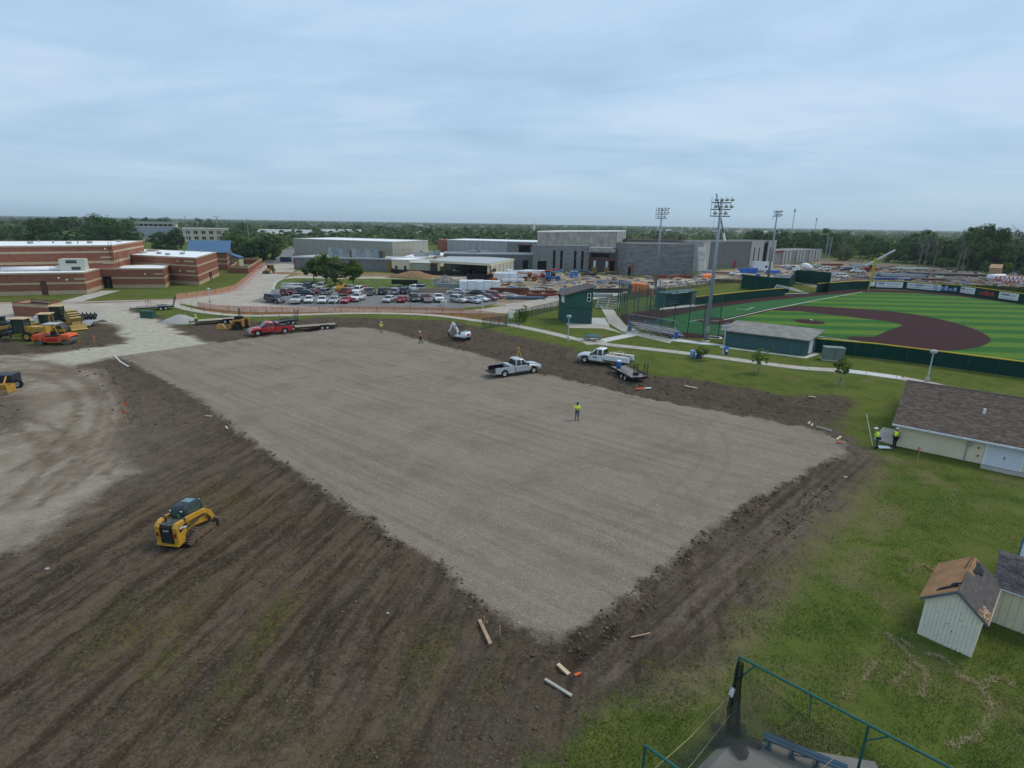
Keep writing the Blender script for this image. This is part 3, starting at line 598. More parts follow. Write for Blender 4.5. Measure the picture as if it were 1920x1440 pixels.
bm_world(B().ob(V3((c1+c2)/2+Vector((2.4,-1.)),4.2),(5,5,.4),math.atan2((c1-c0).y,(c1-c0).x),.35),'porch_roof',BLUER,bl_)
# brick planter walls / enclosures
def brick_box(label,px,h,name='brick_enclosure',inner=True):
    q=[at(*k) for k in px]; c=sum((Vector(k) for k in q),Vector((0,0)))/len(q); t=T(name,label,'enclosure',(c.x,c.y,0))
    n=len(q); cc=[tuple(Vector(k)+(c-Vector(k)).normalized()*.45) for k in q]
    b=B()
    for i in range(n): k=(i+1)%n; b.prism([q[i],q[k],cc[k],cc[i]],-.1,h-.55)
    bm_world(b,'wall',BRICK,t); b=B(); 
    for i in range(n): k=(i+1)%n; b.prism([q[i],q[k],cc[k],cc[i]],h-.54,h)
    bm_world(b,'stone_band',BAND,t); b=B()
    for i in range(n): k=(i+1)%n; b.prism([q[i],q[k],cc[k],cc[i]],h+.005,h+.12)
    bm_world(b,'coping',REDPRIME,t)
    return t
brick_box('low red brick trash enclosure with tan stone band beside the parked yellow machines',[(27,592),(95,596),(121,589),(62,584)],2.3)
x,y=at(70,588); tag(B().add([(x-2.5,y-1,1.6),(x+1,y-2,1.9),(x+2.6,y+1,1.75),(x-1.5,y+2,1.7),(x,y,2.2)],[(0,1,4),(1,2,4),(2,3,4),(3,0,4)]).build('trash_heap',DARKC),'dark heap of bags inside the red brick enclosure','trash heap')
brick_box('low red brick planter wall by the school corner, next to the curved orange fence',[(432,512),(466,512.5),(492,494.5),(455,494)],2.2,'brick_planter')
# tan gymnasium
tan=T('tan_gymnasium','large windowless tan metal building with a white flat roof','building',(-50,235,0))
hT=hz(735.4,499,453); t1=Vector(at(735.4,453,hT)); t0=Vector(at(550,447,hT)); t2=Vector(at(802.5,450.3,hT)); q=[tuple(t0),tuple(t1),tuple(t2),tuple(t2+t0-t1)]
bm_world(B().prism(q,-.2,hT-.3,False),'wall',TANW,tan); b=B(); wall_ring(b,q,hT-.28,hT+.05,.12); bm_world(b,'parapet_cap',M('tan_trim',(.5,.48,.4)),tan); bm_world(B().prism(q,hT-.29,hT-.1,False),'roof',MEMB,tan)
b=B()
for s0,s1,n in ((q[0],q[1],14),(q[1],q[2],7)):
    for k in range(1,n): wallquad(b,s0,s1,k/n-.0006,k/n+.0006,0,hT-.3,-.02,.03)
    for zz in (3.1,6.2): wallquad(b,s0,s1,0,1,zz,zz+.06,-.02,.03)
bm_world(b,'panel_joint',M('joint_grey',(.2,.19,.17)),tan)
# grey annex under construction in front of it
an=T('annex_building','low grey sheathed annex under construction with weathered panels on its roof','building',(-60,205,0))
A0,A1=at(552,504.5),at(734,509); hAn=hz(734,509,484.5); dA=(t2-t1).normalized(); q=[A0,A1,tuple(Vector(A1)+dA*13),tuple(Vector(A0)+dA*13)]
SHEATH=M('grey_sheathing',(.19,.185,.185),.8,.16,.6); SHB=M('bluegrey_sheathing',(.25,.285,.30),.7,.2,.7)
bm_world(B().prism(q,-.2,hAn-.5,False),'wall',SHEATH,an); b=B(); wall_ring(b,q,hAn-.49,hAn,.25); bm_world(b,'fascia',M('pale_fascia',(.5,.52,.52)),an); bm_world(B().prism(q,hAn-.48,hAn-.15,False),'roof',M('roof_grey',(.45,.46,.46)),an)
nA=-off2(A0,A1,1.)*-1
for s0,s1 in ((.31,.53),(.55,.83)):
    a_=Vector(A0)+(Vector(A1)-Vector(A0))*s0+dA*3; b_=Vector(A0)+(Vector(A1)-Vector(A0))*s1+dA*3
    n=6
    for k in range(n):
        c_=a_.lerp(b_,k/n); d_=a_.lerp(b_,(k+1)/n-.004); bm_world(B().prism([tuple(c_),tuple(d_),tuple(d_+dA*.3),tuple(c_+dA*.3)],hAn-.1,hAn+3.1-.25*(k%2)),'sheathing_panel',SHB if k%3 else M('palegrey_panel',(.34,.36,.36),.7),an)
    bm_world(B().prism([tuple(b_+Vector((.1,0))),tuple(b_+Vector((1.6,0))),tuple(b_+dA*1.4+Vector((1.6,0))),tuple(b_+dA*1.4+Vector((.1,0)))],hAn-.1,hAn+2.4),'shaft',M('brown_board',(.12,.085,.06)),an)
on_wall(an,'opening',DARKO,A0,A1,.4,.47,1.6,3.6,.06); on_wall(an,'timber_shoring',M('plywood',(.30,.17,.07),.8),A0,A1,.955,.998,0,3.4,.1); on_wall(an,'opening',REDPRIME,A0,A1,.003,.012,0,hAn+1,.12)
for k in range(1,9): on_wall(an,'panel_joint',M('joint_grey',(.2,.19,.17)),A0,A1,k/9+.002,k/9+.0045,0,hAn-.5,.03)
# cream link building with a low roof, cream shed, canopy building
lk=T('cream_link_building','low cream building with a grey roof between the annex and the canopy','building',(-30,205,0))
q=[at(*k) for k in ((735,510),(768,511),(850,495),(800,490))]; hL=4.2
bm_world(B().prism(q,-.2,hL,False),'wall',CREAM,lk); b=B(); wall_ring(b,q,hL,hL+.3,.15); bm_world(b,'roof_edge',WHITE,lk); bm_world(B().prism(q,hL+.01,hL+.2,False),'roof',MEMB,lk); on_wall(lk,'door',M('brown_door',(.10,.04,.03)),q[0],q[1],.2,.32,0,2.3,.06); on_wall(lk,'door',DARKO,q[0],q[1],.7,.82,0,2.3,.06)
def gable(name,label,px4,h,hr,wm,rm,cat='shed',ridge='long',eave=.3,over=.3):
    q=[Vector(at(*k)) for k in px4]; return gable_w(name,label,q,h,hr,wm,rm,cat,eave,over)
def gable_w(name,label,q,h,hr,wm,rm,cat,eave=.3,over=.3,mk_roof=True):
    c=sum(q,Vector((0,0)))/4; t=T(name,label,cat,(c.x,c.y,0))      # q0->q1 front eave, ridge parallel to it
    ra,rb=(q[0]+q[3])/2,(q[1]+q[2])/2
    b=B(); v=[V3(k,-.2) for k in q]+[V3(k,h) for k in q]+[V3(ra,hr),V3(rb,hr)]
    b.add(v,[(0,1,5,4),(1,2,6,9,5),(2,3,7,6),(3,0,4,8,7),(3,2,1,0)]); bm_world(b,'wall',wm,t)
    e=(q[1]-q[0]).normalized()*over; f=(q[0]-q[3]).normalized()*eave; sl=(hr-h)/((q[0]-ra).length)
    if mk_roof:
        b=B(); roofslab(b,V3(q[0]-e+f,h-eave*sl),V3(q[1]+e+f,h-eave*sl),V3(rb+e,hr),V3(ra-e,hr),.12); roofslab(b,V3(q[3]-e-f,h-eave*sl),V3(q[2]+e-f,h-eave*sl),V3(rb+e,hr),V3(ra-e,hr),.12); bm_world(b,'roof',rm,t)
    return t,q,ra,rb,e,f,sl
METR=M('grey_metal_roof',(.36,.39,.39),.5,.1,.5)
g,qq,*_=gable('metal_shed','small cream metal shed with a shallow gable roof left of the open canopy',[(762,510.5),(807,512),(824,507),(778,505)],3.4,4.2,M('shed_cream',(.42,.39,.29),.7,.08,1),M('shed_roof',(.45,.46,.41),.6,.08,.6))
on_wall(g,'door',WHITE,qq[1],qq[2],.35,.7,0,2.2,.06)
cn=T('canopy_building','open fronted cream carport building with a wide grey roof full of stored machines','building',(-15,205,0))
hK=4.6; k0,k1,k2,k3=[Vector(at(*k,hK)) for k in ((805,488.6),(918.7,495),(964.4,485.3),(855,478))]
b=B(); b.prism([tuple(k) for k in (k0,k1,k2,k3)],hK-.6,hK-.06); bm_world(b,'fascia',CREAM,cn); bm_world(B().prism([tuple(k) for k in (k0,k1,k2,k3)],hK-.05,hK+.1),'roof',METR,cn)
w1,w2=k1+(k2-k1)*.05,k1+(k2-k1)*.97; bm_world(B().prism([tuple(w1),tuple(w2),tuple(w2+Vector((-.3,.1))),tuple(w1+Vector((-.3,.1)))],-.1,hK-.61),'side_wall',M('canopy_wall',(.46,.45,.38),.7,.06,.8),cn)
for k in range(1,6): c_=w1.lerp(w2,k/6); bm_world(B().cyl(V3(c_+Vector((.05,0)),0),V3(c_+Vector((.05,0)),hK-.7),.06,None,4),'wall_rib',M('joint_grey',(.2,.19,.17)),cn)
bk0,bk1=k0.lerp(k3,.62),k1.lerp(k2,.62); bm_world(B().prism([tuple(bk0),tuple(bk1),tuple(bk1+Vector((0,.3))),tuple(bk0+Vector((0,.3)))],-.1,hK-.61),'back_wall',M('canopy_back',(.16,.16,.14)),cn)
for s_ in (.15,.97): c_=k0.lerp(k1,s_)+(k3-k0).normalized()*.8; bm_world(B().ob(V3(c_,(hK-.6)/2),(.7,.7,hK-.62),0),'column',CREAM,cn)
for u,v,s_ in ((790,481,3.),(815,479,2.2),(898,478.5,4.),(893,476,2.)):
    x,y=at(u,v,hK+.1); t=T('rooftop_unit',{790:'wide grey rooftop unit at the left end of the low roofs',815:'small grey rooftop unit next to the wide one on the low roofs',898:'largest grey rooftop unit on the canopy roof',893:'small grey rooftop unit tucked behind the largest one on the canopy roof'}[u],'rooftop unit',(x,y,hK+.1),.2)
    B().box(-s_,-1,.3,s_,1,1.8).build('cabinet',M('unit_grey',(.33,.36,.34),.6),t); B().box(-s_*.9,-.8,0,s_*.9,.8,.3).build('curb',STEEL,t); B().cyl((0,0,1.8),(0,0,2.1),.6,None,10).build('fan',DSTEEL,t)
# ------------------------------------------------------------------ block complex under construction
def bldg(name,label,u,v): return T(name,label,'building',(*at(u,v),0))
def back_of(p,q,dep): # perpendicular away from camera
    d=(Vector(q)-Vector(p)).normalized(); n=Vector((-d.y,d.x))*dep; return tuple(Vector(q)+n),tuple(Vector(p)+n)
def slab_bldg(par,pa,pb,dep,h,wm,rm=None,z0=-.2,cap=True):
    q=[pa,pb,*back_of(pa,pb,dep)]
    bm_world(B().prism(q,z0,h-.25,False),'wall',wm,par)
    b=B(); wall_ring(b,q,h-.24,h,.06); bm_world(b,'parapet_cap',rm or TILT,par)
    bm_world(B().prism(q,h-.5,h-.27,False),'roof',MEMB,par); return q
main=bldg('block_gymnasium','tall grey block gymnasium with four dark slit windows and a pale upper box',1050,506)
m0,m1=at(998,506.5),at(1103,508.5); hM=hz(1000,506.5,459); slab_bldg(main,m0,m1,12,hM,CMU)
for s0,w_ in ((.362,.042),(.492,.042),(.735,.042),(.862,.042)): on_wall(main,'slit_window',DARKO,m0,m1,s0,s0+w_,.8,hM-2.0,.04); on_wall(main,'mullion',RUST,m0,m1,s0,s0+w_,4.6,4.9,.07)
on_wall(main,'loading_door',DARKO,m0,m1,.09,.25,.05,3.6,.05)
hU=14.6; u0,u1=Vector(at(1008,434,hU)),Vector(at(1156.6,433.5,hU)); u2=Vector(at(1174,432.5,hU)); ud=u2-u1
q=[tuple(u0),tuple(u1),tuple(u2),tuple(u0+ud)]
bm_world(B().prism(q,0,hU-.3,False),'upper_wall',M('weathered_concrete',(.25,.255,.245),.95,.32,.35),main); b=B(); wall_ring(b,q,hU-.29,hU+.2,.15); bm_world(b,'parapet_cap',WHITE,main); bm_world(B().prism(q,hU-.29,hU-.05,False),'roof',MEMB,main)
n=(u1-u0)
for k in range(4): on_wall(main,'tilt_panel',TILT,q[1],q[2],.03+k*.25,.23+k*.25,5,hU-.4,.12)
# entrance bay
e0,e1=at(1102.5,509),at(1172,512); hE=hz(1102,509,463)
q=slab_bldg(main,tuple(Vector(e0)+Vector((0,5))),tuple(Vector(e1)+Vector((0,5))),8,hE-2.,CMUD)
on_wall(main,'canopy_slab',TILT,e0,e1,0,.66,hE-.6,hE-.1,.2,-5); on_wall(main,'opening',DARKO,(e0[0],e0[1]+5),(e1[0],e1[1]+5),.1,.62,5.3,hE-2.6,.05); on_wall(main,'opening',DARKO,(e0[0],e0[1]+5),(e1[0],e1[1]+5),.62,.8,.1,4.0,.05)
on_wall(main,'steel_beam',REDPRIME,e0,e1,0,1.,4.4,4.75,.1,-.3); 
for s_ in (.06,.36,.56,.8): 
    c_=Vector(e0).lerp(Vector(e1),s_); bm_world(B().cyl(V3(c_,0),V3(c_,hE-.7 if s_<.6 else 9.),.12,None,6),'steel_column',REDPRIME,main)
for s_ in (.16,.49,.83):
    c_=Vector(e0).lerp(Vector(e1),s_)+Vector((0,-1.)); bm_world(B().cyl(V3(c_,1.9),V3(c_,4.2),.45,None,8),'wrapped_column',WHITE,main); bm_world(B().ob(V3(c_,.95),(1.7,1.7,1.9)),'column_formwork',M('plywood',(.30,.17,.07)),main)
w1=bldg('panelled_hall','grey hall wrapped in pale panels with a bright white roof and brick end',890,480)
hW=hz(890,485,451); a_,b_=Vector(at(838,449.5,9.3)),Vector(at(1008,453.8,9.3)); hW=9.3
q=[tuple(a_),tuple(b_),*back_of(a_,b_,24)]
bm_world(B().prism(q,-.1,hW-.3,False),'wall',CMU,w1); bm_world(B().prism(q,hW-.29,hW,False),'roof',MEMB,w1); b=B(); wall_ring(b,q,hW-.28,hW+.1,.1); bm_world(b,'parapet_cap',WHITE,w1)
for k in range(10): on_wall(w1,'wall_panel',M('pale_panel',(.38,.39,.39),.7,.05),a_,b_,.003+k*.0675,.003+k*.0675+.064,3.9,hW-.5,.12)
on_wall(w1,'opening',DARKO,a_,b_,.80,.93,4.2,7.6,.06); on_wall(w1,'lintel_beam',REDPRIME,a_,b_,.785,.94,7.6,8.,.2)
be=Vector(at(820,449.5,hW)); bm_world(B().prism([tuple(be),tuple(a_-Vector((.05,0))),tuple(a_+Vector((-.05,14))),tuple(be+Vector((0,14)))],-.1,hW-.05),'brick_end',BRICK,w1)
a2_,b2_=at(832,503),at(999,505.5); hF=hz(999,505.5,476); 
q=slab_bldg(w1,a2_,tuple(Vector(b2_)-Vector((.1,0))),9,hF,CMUD,WHITE); on_wall(w1,'opening',DARKO,a2_,b2_,.885,.945,.2,3.6,.05)
cube=bldg('block_hall','big dark grey block hall with one pale tilt panel leaning at its right corner',1235,517)
c0_,c1_=at(1173,516.5),at(1297,517.5); hQ=hz(1173,516.5,456); slab_bldg(cube,c0_,c1_,16,hQ,M('rough_block',(.20,.196,.198),.95,.34,.5,bump=.3,stretch=(.6,1,2.4)),M('timber_edge',(.34,.29,.22)))
on_wall(cube,'opening',DARKO,c0_,c1_,.03,.07,.1,3.,.05); on_wall(cube,'brick_patch',BRICK,c0_,c1_,.072,.12,1,4.,.03)
tp=Vector(at(1308,519)); bm_world(B().add([V3(tp,0),V3(tp+Vector((3.2,1)),0),V3(tp+Vector((4.6,8)),10.2),V3(tp+Vector((1.2,7)),10.2),V3(tp+Vector((.3,.5)),0),V3(tp+Vector((3.4,1.4)),0),V3(tp+Vector((4.8,8.4)),10.1),V3(tp+Vector((1.4,7.4)),10.1)],[(0,1,2,3),(7,6,5,4),(0,1,5,4),(1,2,6,5),(2,3,7,6),(3,0,4,7)]),'tilt_panel',TILT,cube)
sc_=T('scaffold','tall narrow steel scaffold frame beside the big dark block hall','scaffold',(*at(1300,519),0)); b=B()
for i in range(3):
    for j_ in range(2): b.cyl((i*1.6,j_*1.4,0),(i*1.6,j_*1.4,9),.06,None,4)
for k in range(5):
    for j_ in range(2): b.cyl((0,j_*1.4,k*2),(3.2,j_*1.4,k*2),.05,None,4); b.cyl((0,j_*1.4,k*2-.0),(3.2,j_*1.4,min(k*2+2,9)),.04,None,4)
b.build('frame',STEEL,sc_); 
for k in (2,6,8): B().box(-.1,-.1,k+.06,3.3,1.5,k+.12).build('platform',WOODG,sc_)
lw=bldg('long_block_wing','long dark block wing with two tall pale slit panels behind the crane',1390,500)
l0,l1=at(1325,505),at(1449,498); hLw=hz(1449,498,451); slab_bldg(lw,l0,l1,14,hLw,CMUD,TILT); slab_bldg(lw,at(1314,509),at(1327,506),8,hLw,TILT,TILT)
for s0,s1 in ((.60,.80),(.87,1.0)):
    on_wall(lw,'tilt_panel',TILT,l0,l1,s0,s1,.1,hLw+.15,.3)
    for f_ in (.25,.62): t_=s0+(s1-s0)*f_; on_wall(lw,'slit_window',DARKO,l0,l1,t_,t_+.012,1.8,hLw-3,.34)
on_wall(lw,'dark_bay',DARKO,l0,l1,.81,.865,1,hLw-1,.05)
fw=bldg('far_block_wing','farthest low block wing with repeated narrow pale panels',1500,492)
f0,f1=at(1446,496.5),at(1538,490); hFw=hz(1538,490,467); slab_bldg(fw,f0,f1,14,hFw,CMU,TILT)
for s0,n in ((.18,3),(.46,3),(.72,2),(.86,2)):
    for k in range(n): on_wall(fw,'tilt_panel',TILT,f0,f1,s0+k*.062,s0+k*.062+.042,.1,hFw+.1,.35)
on_wall(fw,'steel_beam',REDPRIME,f0,f1,0,.2,hFw-.6,hFw+.1,.4)
bh=bldg('rear_block_wing','low block wing rising behind the big dark block hall',1240,470)
slab_bldg(bh,tuple(Vector(at(1176,449,10.6))),tuple(Vector(at(1345,452,10.6))),18,10.6,CMUD,RUST)
for k in range(9): x,y=at(1180+k*17,447.5,10.6); bm_world(B().cyl((x,y,10.3),(x,y,12),.12,None,4),'steel_column',RUST,bh)
# ------------------------------------------------------------------ ball field furniture
def post_fence(name,label,px,h,step,pm,mesh_mat,cap=None,group=None,zb=0.,r=.05,world=False,pname='post',mname='mesh_panel',rails=(),cat='fence'):
    p=[Vector(q if world else at(*q)) for q in px]; t=T(name,label,cat,(p[0].x,p[0].y,0),0,group)
    pb=B(); pb.cyl((0,0,-.2),(0,0,h),r,None,6); pme=pb.mesh(pname); o0=p[0]
    for i,(a,b) in enumerate(zip(p,p[1:])):
        d=b-a; n=max(1,round(d.length/step))
        for k in range(n+(1 if i==len(p)-2 else 0)): c=a+d*(k/n)-o0; put(pname,pme,pm,t,(c.x,c.y,0))
        nn=Vector((-d.y,d.x)).normalized()*.012; a2,b2=a-o0,b-o0
        if mesh_mat: B().prism([tuple(a2-nn),tuple(b2-nn),tuple(b2+nn),tuple(a2+nn)],zb,h-.04).build(mname,mesh_mat,t)
        if cap: B().tube([(a2.x,a2.y,h),(b2.x,b2.y,h)],.09,8).build('cap_rail',cap,t)
        for z in rails: B().tube([(a2.x,a2.y,z),(b2.x,b2.y,z)],.03,5).build('rail',pm,t)
    return t
def net(name,col,op,scale=40.):
    if name in _M: return _M[name]
    m,nt,p=nodes(name); N=nt.nodes.new; L=nt.links.new; p.inputs['Base Color'].default_value=(*col,1); p.inputs['Roughness'].default_value=.8
    tc=N('ShaderNodeTexCoord'); n=N('ShaderNodeTexNoise'); n.inputs['Scale'].default_value=1.3; L(tc.outputs['Object'],n.inputs['Vector'])
    mr=N('ShaderNodeMapRange'); L(n.outputs[0],mr.inputs[0]); mr.inputs[1].default_value=.3; mr.inputs[2].default_value=.7; mr.inputs[3].default_value=op*.75; mr.inputs[4].default_value=min(1,op*1.25); L(mr.outputs[0],p.inputs['Alpha'])
    _M[name]=m; return m
CHAIN=net('chain_link',(.03,.05,.05),.30); SCREEN=M('green_windscreen',(.008,.046,.036),.8,.14,.8); ORNET=net('orange_barrier_mesh',(.62,.30,.21),.42); BSNET=net('backstop_mesh',(.03,.1,.09),.12)
post_fence('outfield_fence','long dark green outfield fence with yellow top rail behind the striped turf',[(1530,548.5),(1590,543.5),(1640,541.5),(1700,543.5),(1800,552),(1926,571),(2060,594)],2.5,6,GREENM,SCREEN,YCAP,zb=.02)
post_fence('field_fence','near dark green windscreen fence with yellow top rail along the sidewalk',[(1527,661),(1640,672),(1760,688),(1925,711),(2100,741)],2.1,3.,GREENM,SCREEN,YCAP,zb=.05)
post_fence('dugout_fence','short dark green fence with yellow top rail running from the far dugout',[(1303,573),(1400,561),(1471,554)],2.0,4,GREENM,SCREEN,YCAP,zb=.02)
post_fence('bullpen_fence','tall dark green bullpen screen behind the far floodlight pole',[(1389,541),(1440,548),(1477,550),(1490,530),(1555,536),(1552,549)],4.2,5,GREENM,SCREEN,zb=.02)
post_fence('chain_link_fence','black chain link fence between the ball field and the construction road',[(1158,566),(1235,551),(1345,533),(1395,528),(1392,541)],1.8,3.,GREENM,CHAIN,rails=(1.78,))
post_fence('chain_link_fence','black chain link fence from the green tower towards the parking lot',[(966,599),(985,596),(1020,586.5),(1056,578)],1.8,3,GREENM,CHAIN,rails=(1.78,))
post_fence('chain_link_fence','short run of black chain link fence across the sidewalk by the mud',[(905,616),(920,614.5),(935,612),(950,611)],1.8,2.6,GREENM,CHAIN,rails=(1.78,))
post_fence('chain_link_fence','chain link fence behind the far aluminium bleacher',[(1112,575),(1158,566.5)],1.6,3,GREENM,CHAIN,rails=(1.58,))
post_fence('backstop_fence','tall green pole backstop with black netting behind home plate',[(1157,592),(1172.5,608),(1262,623),(1346,636)],7.0,2.6,GREENM,BSNET,r=.07,rails=(3.4,))
post_fence('backstop_fence','tall green net fence on the far side of the backstop',[(1157,592),(1188,587),(1234,578)],6.2,4.6,GREENM,BSNET,r=.07)
# sponsor banners on the outfield fence
for i,(u,v0,v1,wd,dark,lab) in enumerate(((1636,534,539,2.2,0,'tiny white square sign on the outfield fence under the yellow pole'),(1667,536.5,545,7.3,0,'white sponsor banner nearest the yellow foul pole'),(1703,538.5,547,7.,0,'white sponsor banner with a small dark picture, second from the foul pole'),(1738.5,540.5,549.5,6.6,0,'white sponsor banner with one grey text line, left of the blue one'),(1774,543,552,6.2,1,'blue and white sponsor emblem banner without white ground'),(1812,546,556.5,6.,0,'white sponsor banner between the blue and the red emblem banners'),(1850,550,558.5,5.2,2,'dark sponsor banner with red and white lettering'),(1892,553,564,5.5,0,'last white sponsor banner at the right end of the outfield fence'))):
    # on the fence line
    F0=[at(*k) for k in ((1590,543.5),(1640,541.5),(1700,543.5),(1800,552),(1926,571),(2060,594))]; best=None
    for a,b in zip(F0,F0[1:]):
        for k in range(60):
            c=Vector(a).lerp(Vector(b),k/60); du=abs(proj(c.x,c.y,1.2)[0]-u)
            if best is None or du<best[0]: best=(du,c,(Vector(b)-Vector(a)).normalized())
    c,d=best[1],best[2]; t=T('sponsor_banner',lab,'banner',(c.x+d.y*.09,c.y-d.x*.09,.45),math.atan2(d.y,d.x),'sponsor banners on the outfield fence')
    if i==0: B().box(-1,-.03,.4,1,.03,1.8).build('panel',WHITE,t); continue
    B().box(-wd/2,-.03,.1,wd/2,.03,1.8).build('panel',WHITE if not dark else SCREEN,t)
    b=B()
    if dark: 
        for k in range(5): b.box(-wd*.4+k*wd*.17,-.05,.5+.12*(k%2),-wd*.4+k*wd*.17+wd*.12,-.031,1.0+.3*(k%3))
        b.box(-wd*.42,-.05,.3,wd*.42,-.031,.42)
        b.build('lettering',M('banner_blue_white',(.3,.36,.6),.6) if dark==1 else M('banner_red',(.45,.05,.05),.6),t)
    else:
        b.box(-wd*.42,-.05,.95,-wd*.22+.2*i%2,-.031,1.55); 
        for k in range(6): b.box(-wd*.1+k*wd*.085,-.05,.95+.1*(k%2),-wd*.1+k*wd*.085+wd*.06,-.031,1.35)
        b.box(-wd*.40,-.05,.4,wd*.35,-.031,.55); b.build('lettering',M('banner_print',(.3,.32,.36),.6),t)
# foul pole
x,y=at(1628,545.5); t=T('foul_pole','bright yellow double foul pole with mesh at the far outfield corner','foul pole',(x,y,0)); B().cyl((0,0,-.2),(0,0,9.6),.14,None,8).build('pole',YCAP,t); B().cyl((1.0,.4,2.4),(1.0,.4,9.6),.08,None,6).build('pole',YCAP,t); B().box(.1,.1,3,.95,.14,9.5).build('mesh_wing',net('yellow_mesh',(.5,.4,.05),.5),t)
# dugouts
DUG=M('dugout_green',(.06,.125,.125),.85,.1,.8); DROOF=M('dugout_roof',(.235,.225,.205),.9,.28,.7)
t=T('near_dugout','grey green block dugout with a weathered sloping roof seen from behind','dugout',(*at(1430,657),0))
d0,d1,d2=Vector(at(1358,647)),Vector(at(1507,667)),Vector(at(1527,660)); dd=d2-d1; q=[d0,d1,d1+dd,d0+dd]
bm_world(B().prism([tuple(k) for k in (d0,d1,d1+(dd*.06),d0+dd*.06)],-.2,2.25),'back_wall',DUG,t)
for s_ in (0,1):
    a_=(d0,d1)[s_]; e_=(d1-d0).normalized()*(.25 if s_==0 else -.25); bm_world(B().prism([tuple(a_+dd*.061),tuple(a_+e_+dd*.061),tuple(a_+e_+dd),tuple(a_+dd)],-.2,[2.25,2.25,2.85,2.85]),'side_wall',DUG,t)
e_=(d1-d0).normalized()*.7; f_=dd.normalized()*.5
b=B(); roofslab(b,V3(d0-e_-f_,2.2),V3(d1+e_-f_,2.2),V3(d1+e_+dd+f_*1.6,3.15),V3(d0-e_+dd+f_*1.6,3.15),.16); bm_world(b,'roof',DROOF,t)
on_wall(t,'door',WHITE,d1,d2,.35,.7,.05,2.0,.06); strip('dugout_footing',[(1350,650.5),(1510,671),(1532,663)],.9,.05,CONCL)
for k in (.62,.84): on_wall(t,'wall_joint',M('joint_grey',(.2,.19,.17)),d0,d1,k,k+.004,0,2.2,.02)
t=T('far_dugout','far green dugout with open front, bench and blue bins across the field','dugout',(*at(1275,568),0))
g0,g1=Vector(at(1241,577.5)),Vector(at(1303,571)); gd=Vector((-.25,1)).normalized()*3.2
bm_world(B().prism([tuple(g0+gd),tuple(g1+gd),tuple(g1+gd*1.08),tuple(g0+gd*1.08)],-.2,2.9),'back_wall',DUG,t)
for a_,s_ in ((g0,1),(g1,-1)): e_=(g1-g0).normalized()*1.4*s_; bm_world(B().prism([tuple(a_),tuple(a_+e_*(.9 if s_<0 else .7)),tuple(a_+e_*(.9 if s_<0 else .7)+gd),tuple(a_+gd)],-.2,2.9),'side_wall',DUG if s_>0 else M('dugout_grey',(.17,.2,.21),.8),t)
b=B(); b.prism([tuple(k) for k in (g0-gd*.1,g1-gd*.1,g1+gd*1.1,g0+gd*1.1)],2.95,3.2); bm_world(b,'roof',GREENM,t)
on_wall(t,'fascia_sign',M('sign_strip',(.5,.55,.56),.6),g0-gd*.1,g1-gd*.1,.22,.72,2.98,3.16,.05); 
for k in range(2): on_wall(t,'bench',STEEL,g0+gd*(.45+.3*k),g1+gd*(.45+.3*k),.2,.55,.42+.4*k,.5+.4*k,.3)
sheet('dugout_floor',[(1236,581),(1300,575),(1345,567),(1322,567),(1303,570),(1240,578)],.04,CONCL)
# green scorer tower
t=T('scorer_tower','two storey green board scorer tower with a sloping shingle roof and garage door','tower',(*at(1085,602),0))
s0,s1=Vector(at(1058,605.5)),Vector(at(1109,608)); dpt=Vector(at(1053,598.5))-s0; dpt=Vector((-.12,1.)).normalized()*5.6
q=[s0,s1,s1+dpt,s0+dpt]; hs=[4.95,6.65,6.65,4.95]
bm_world(B().prism([tuple(k) for k in q],-.1,hs,False),'wall',GREENW,t)
b=B(); e_=(s1-s0).normalized()*.5; f_=dpt.normalized()*.5; roofslab(b,V3(s0-e_-f_,4.9),V3(s1+e_-f_,6.8),V3(s1+e_+dpt+f_,6.8),V3(s0-e_+dpt+f_,4.9),.16); bm_world(b,'roof',M('brown_grey_shingle',(.13,.115,.105),.9,.2,1.5),t)
b=B()
for k in range(1,16):
    z=k/16; a_=V3(s0-e_-f_,5.07).lerp(V3(s1+e_-f_,6.97),z); c_=V3(s0-e_+dpt+f_,5.07).lerp(V3(s1+e_+dpt+f_,6.97),z); b.cyl(a_,c_,.035,None,4)
bm_world(b,'shingle_course',M('brown_grey_shingle',(.13,.115,.105)),t,kind='stuff')
b=B()
for k in range(13): wallquad(b,s0,s1,k/12-.004,k/12+.004,0,4.85+1.6*k/12,-.02,.05)
for k in range(6): wallquad(b,s0+dpt*(1-k/5),s0+dpt*(1-(k/5))+dpt*-.015,0,1,0,4.8,-.02,.05)
bm_world(b,'batten',GREENW,t,kind='stuff'); on_wall(t,'belt_board',GREENM,s0,s1,0,1,2.75,2.95,.07)
on_wall(t,'garage_door',M('green_door',(.028,.075,.07),.6,.05,1),s0,s1,.47,.93,.05,2.5,.08); on_wall(t,'window_frame',WHITE,s0,s1,.80,.93,4.1,5.6,.09); on_wall(t,'pane',GLASS,s0,s1,.82,.91,4.9,5.5,.11); on_wall(t,'pane',GLASS,s0,s1,.82,.91,4.2,4.8,.11)
a_=s0+dpt; on_wall(t,'window_frame',WHITE,a_,s0,.5,.9,3.6,4.7,.09)
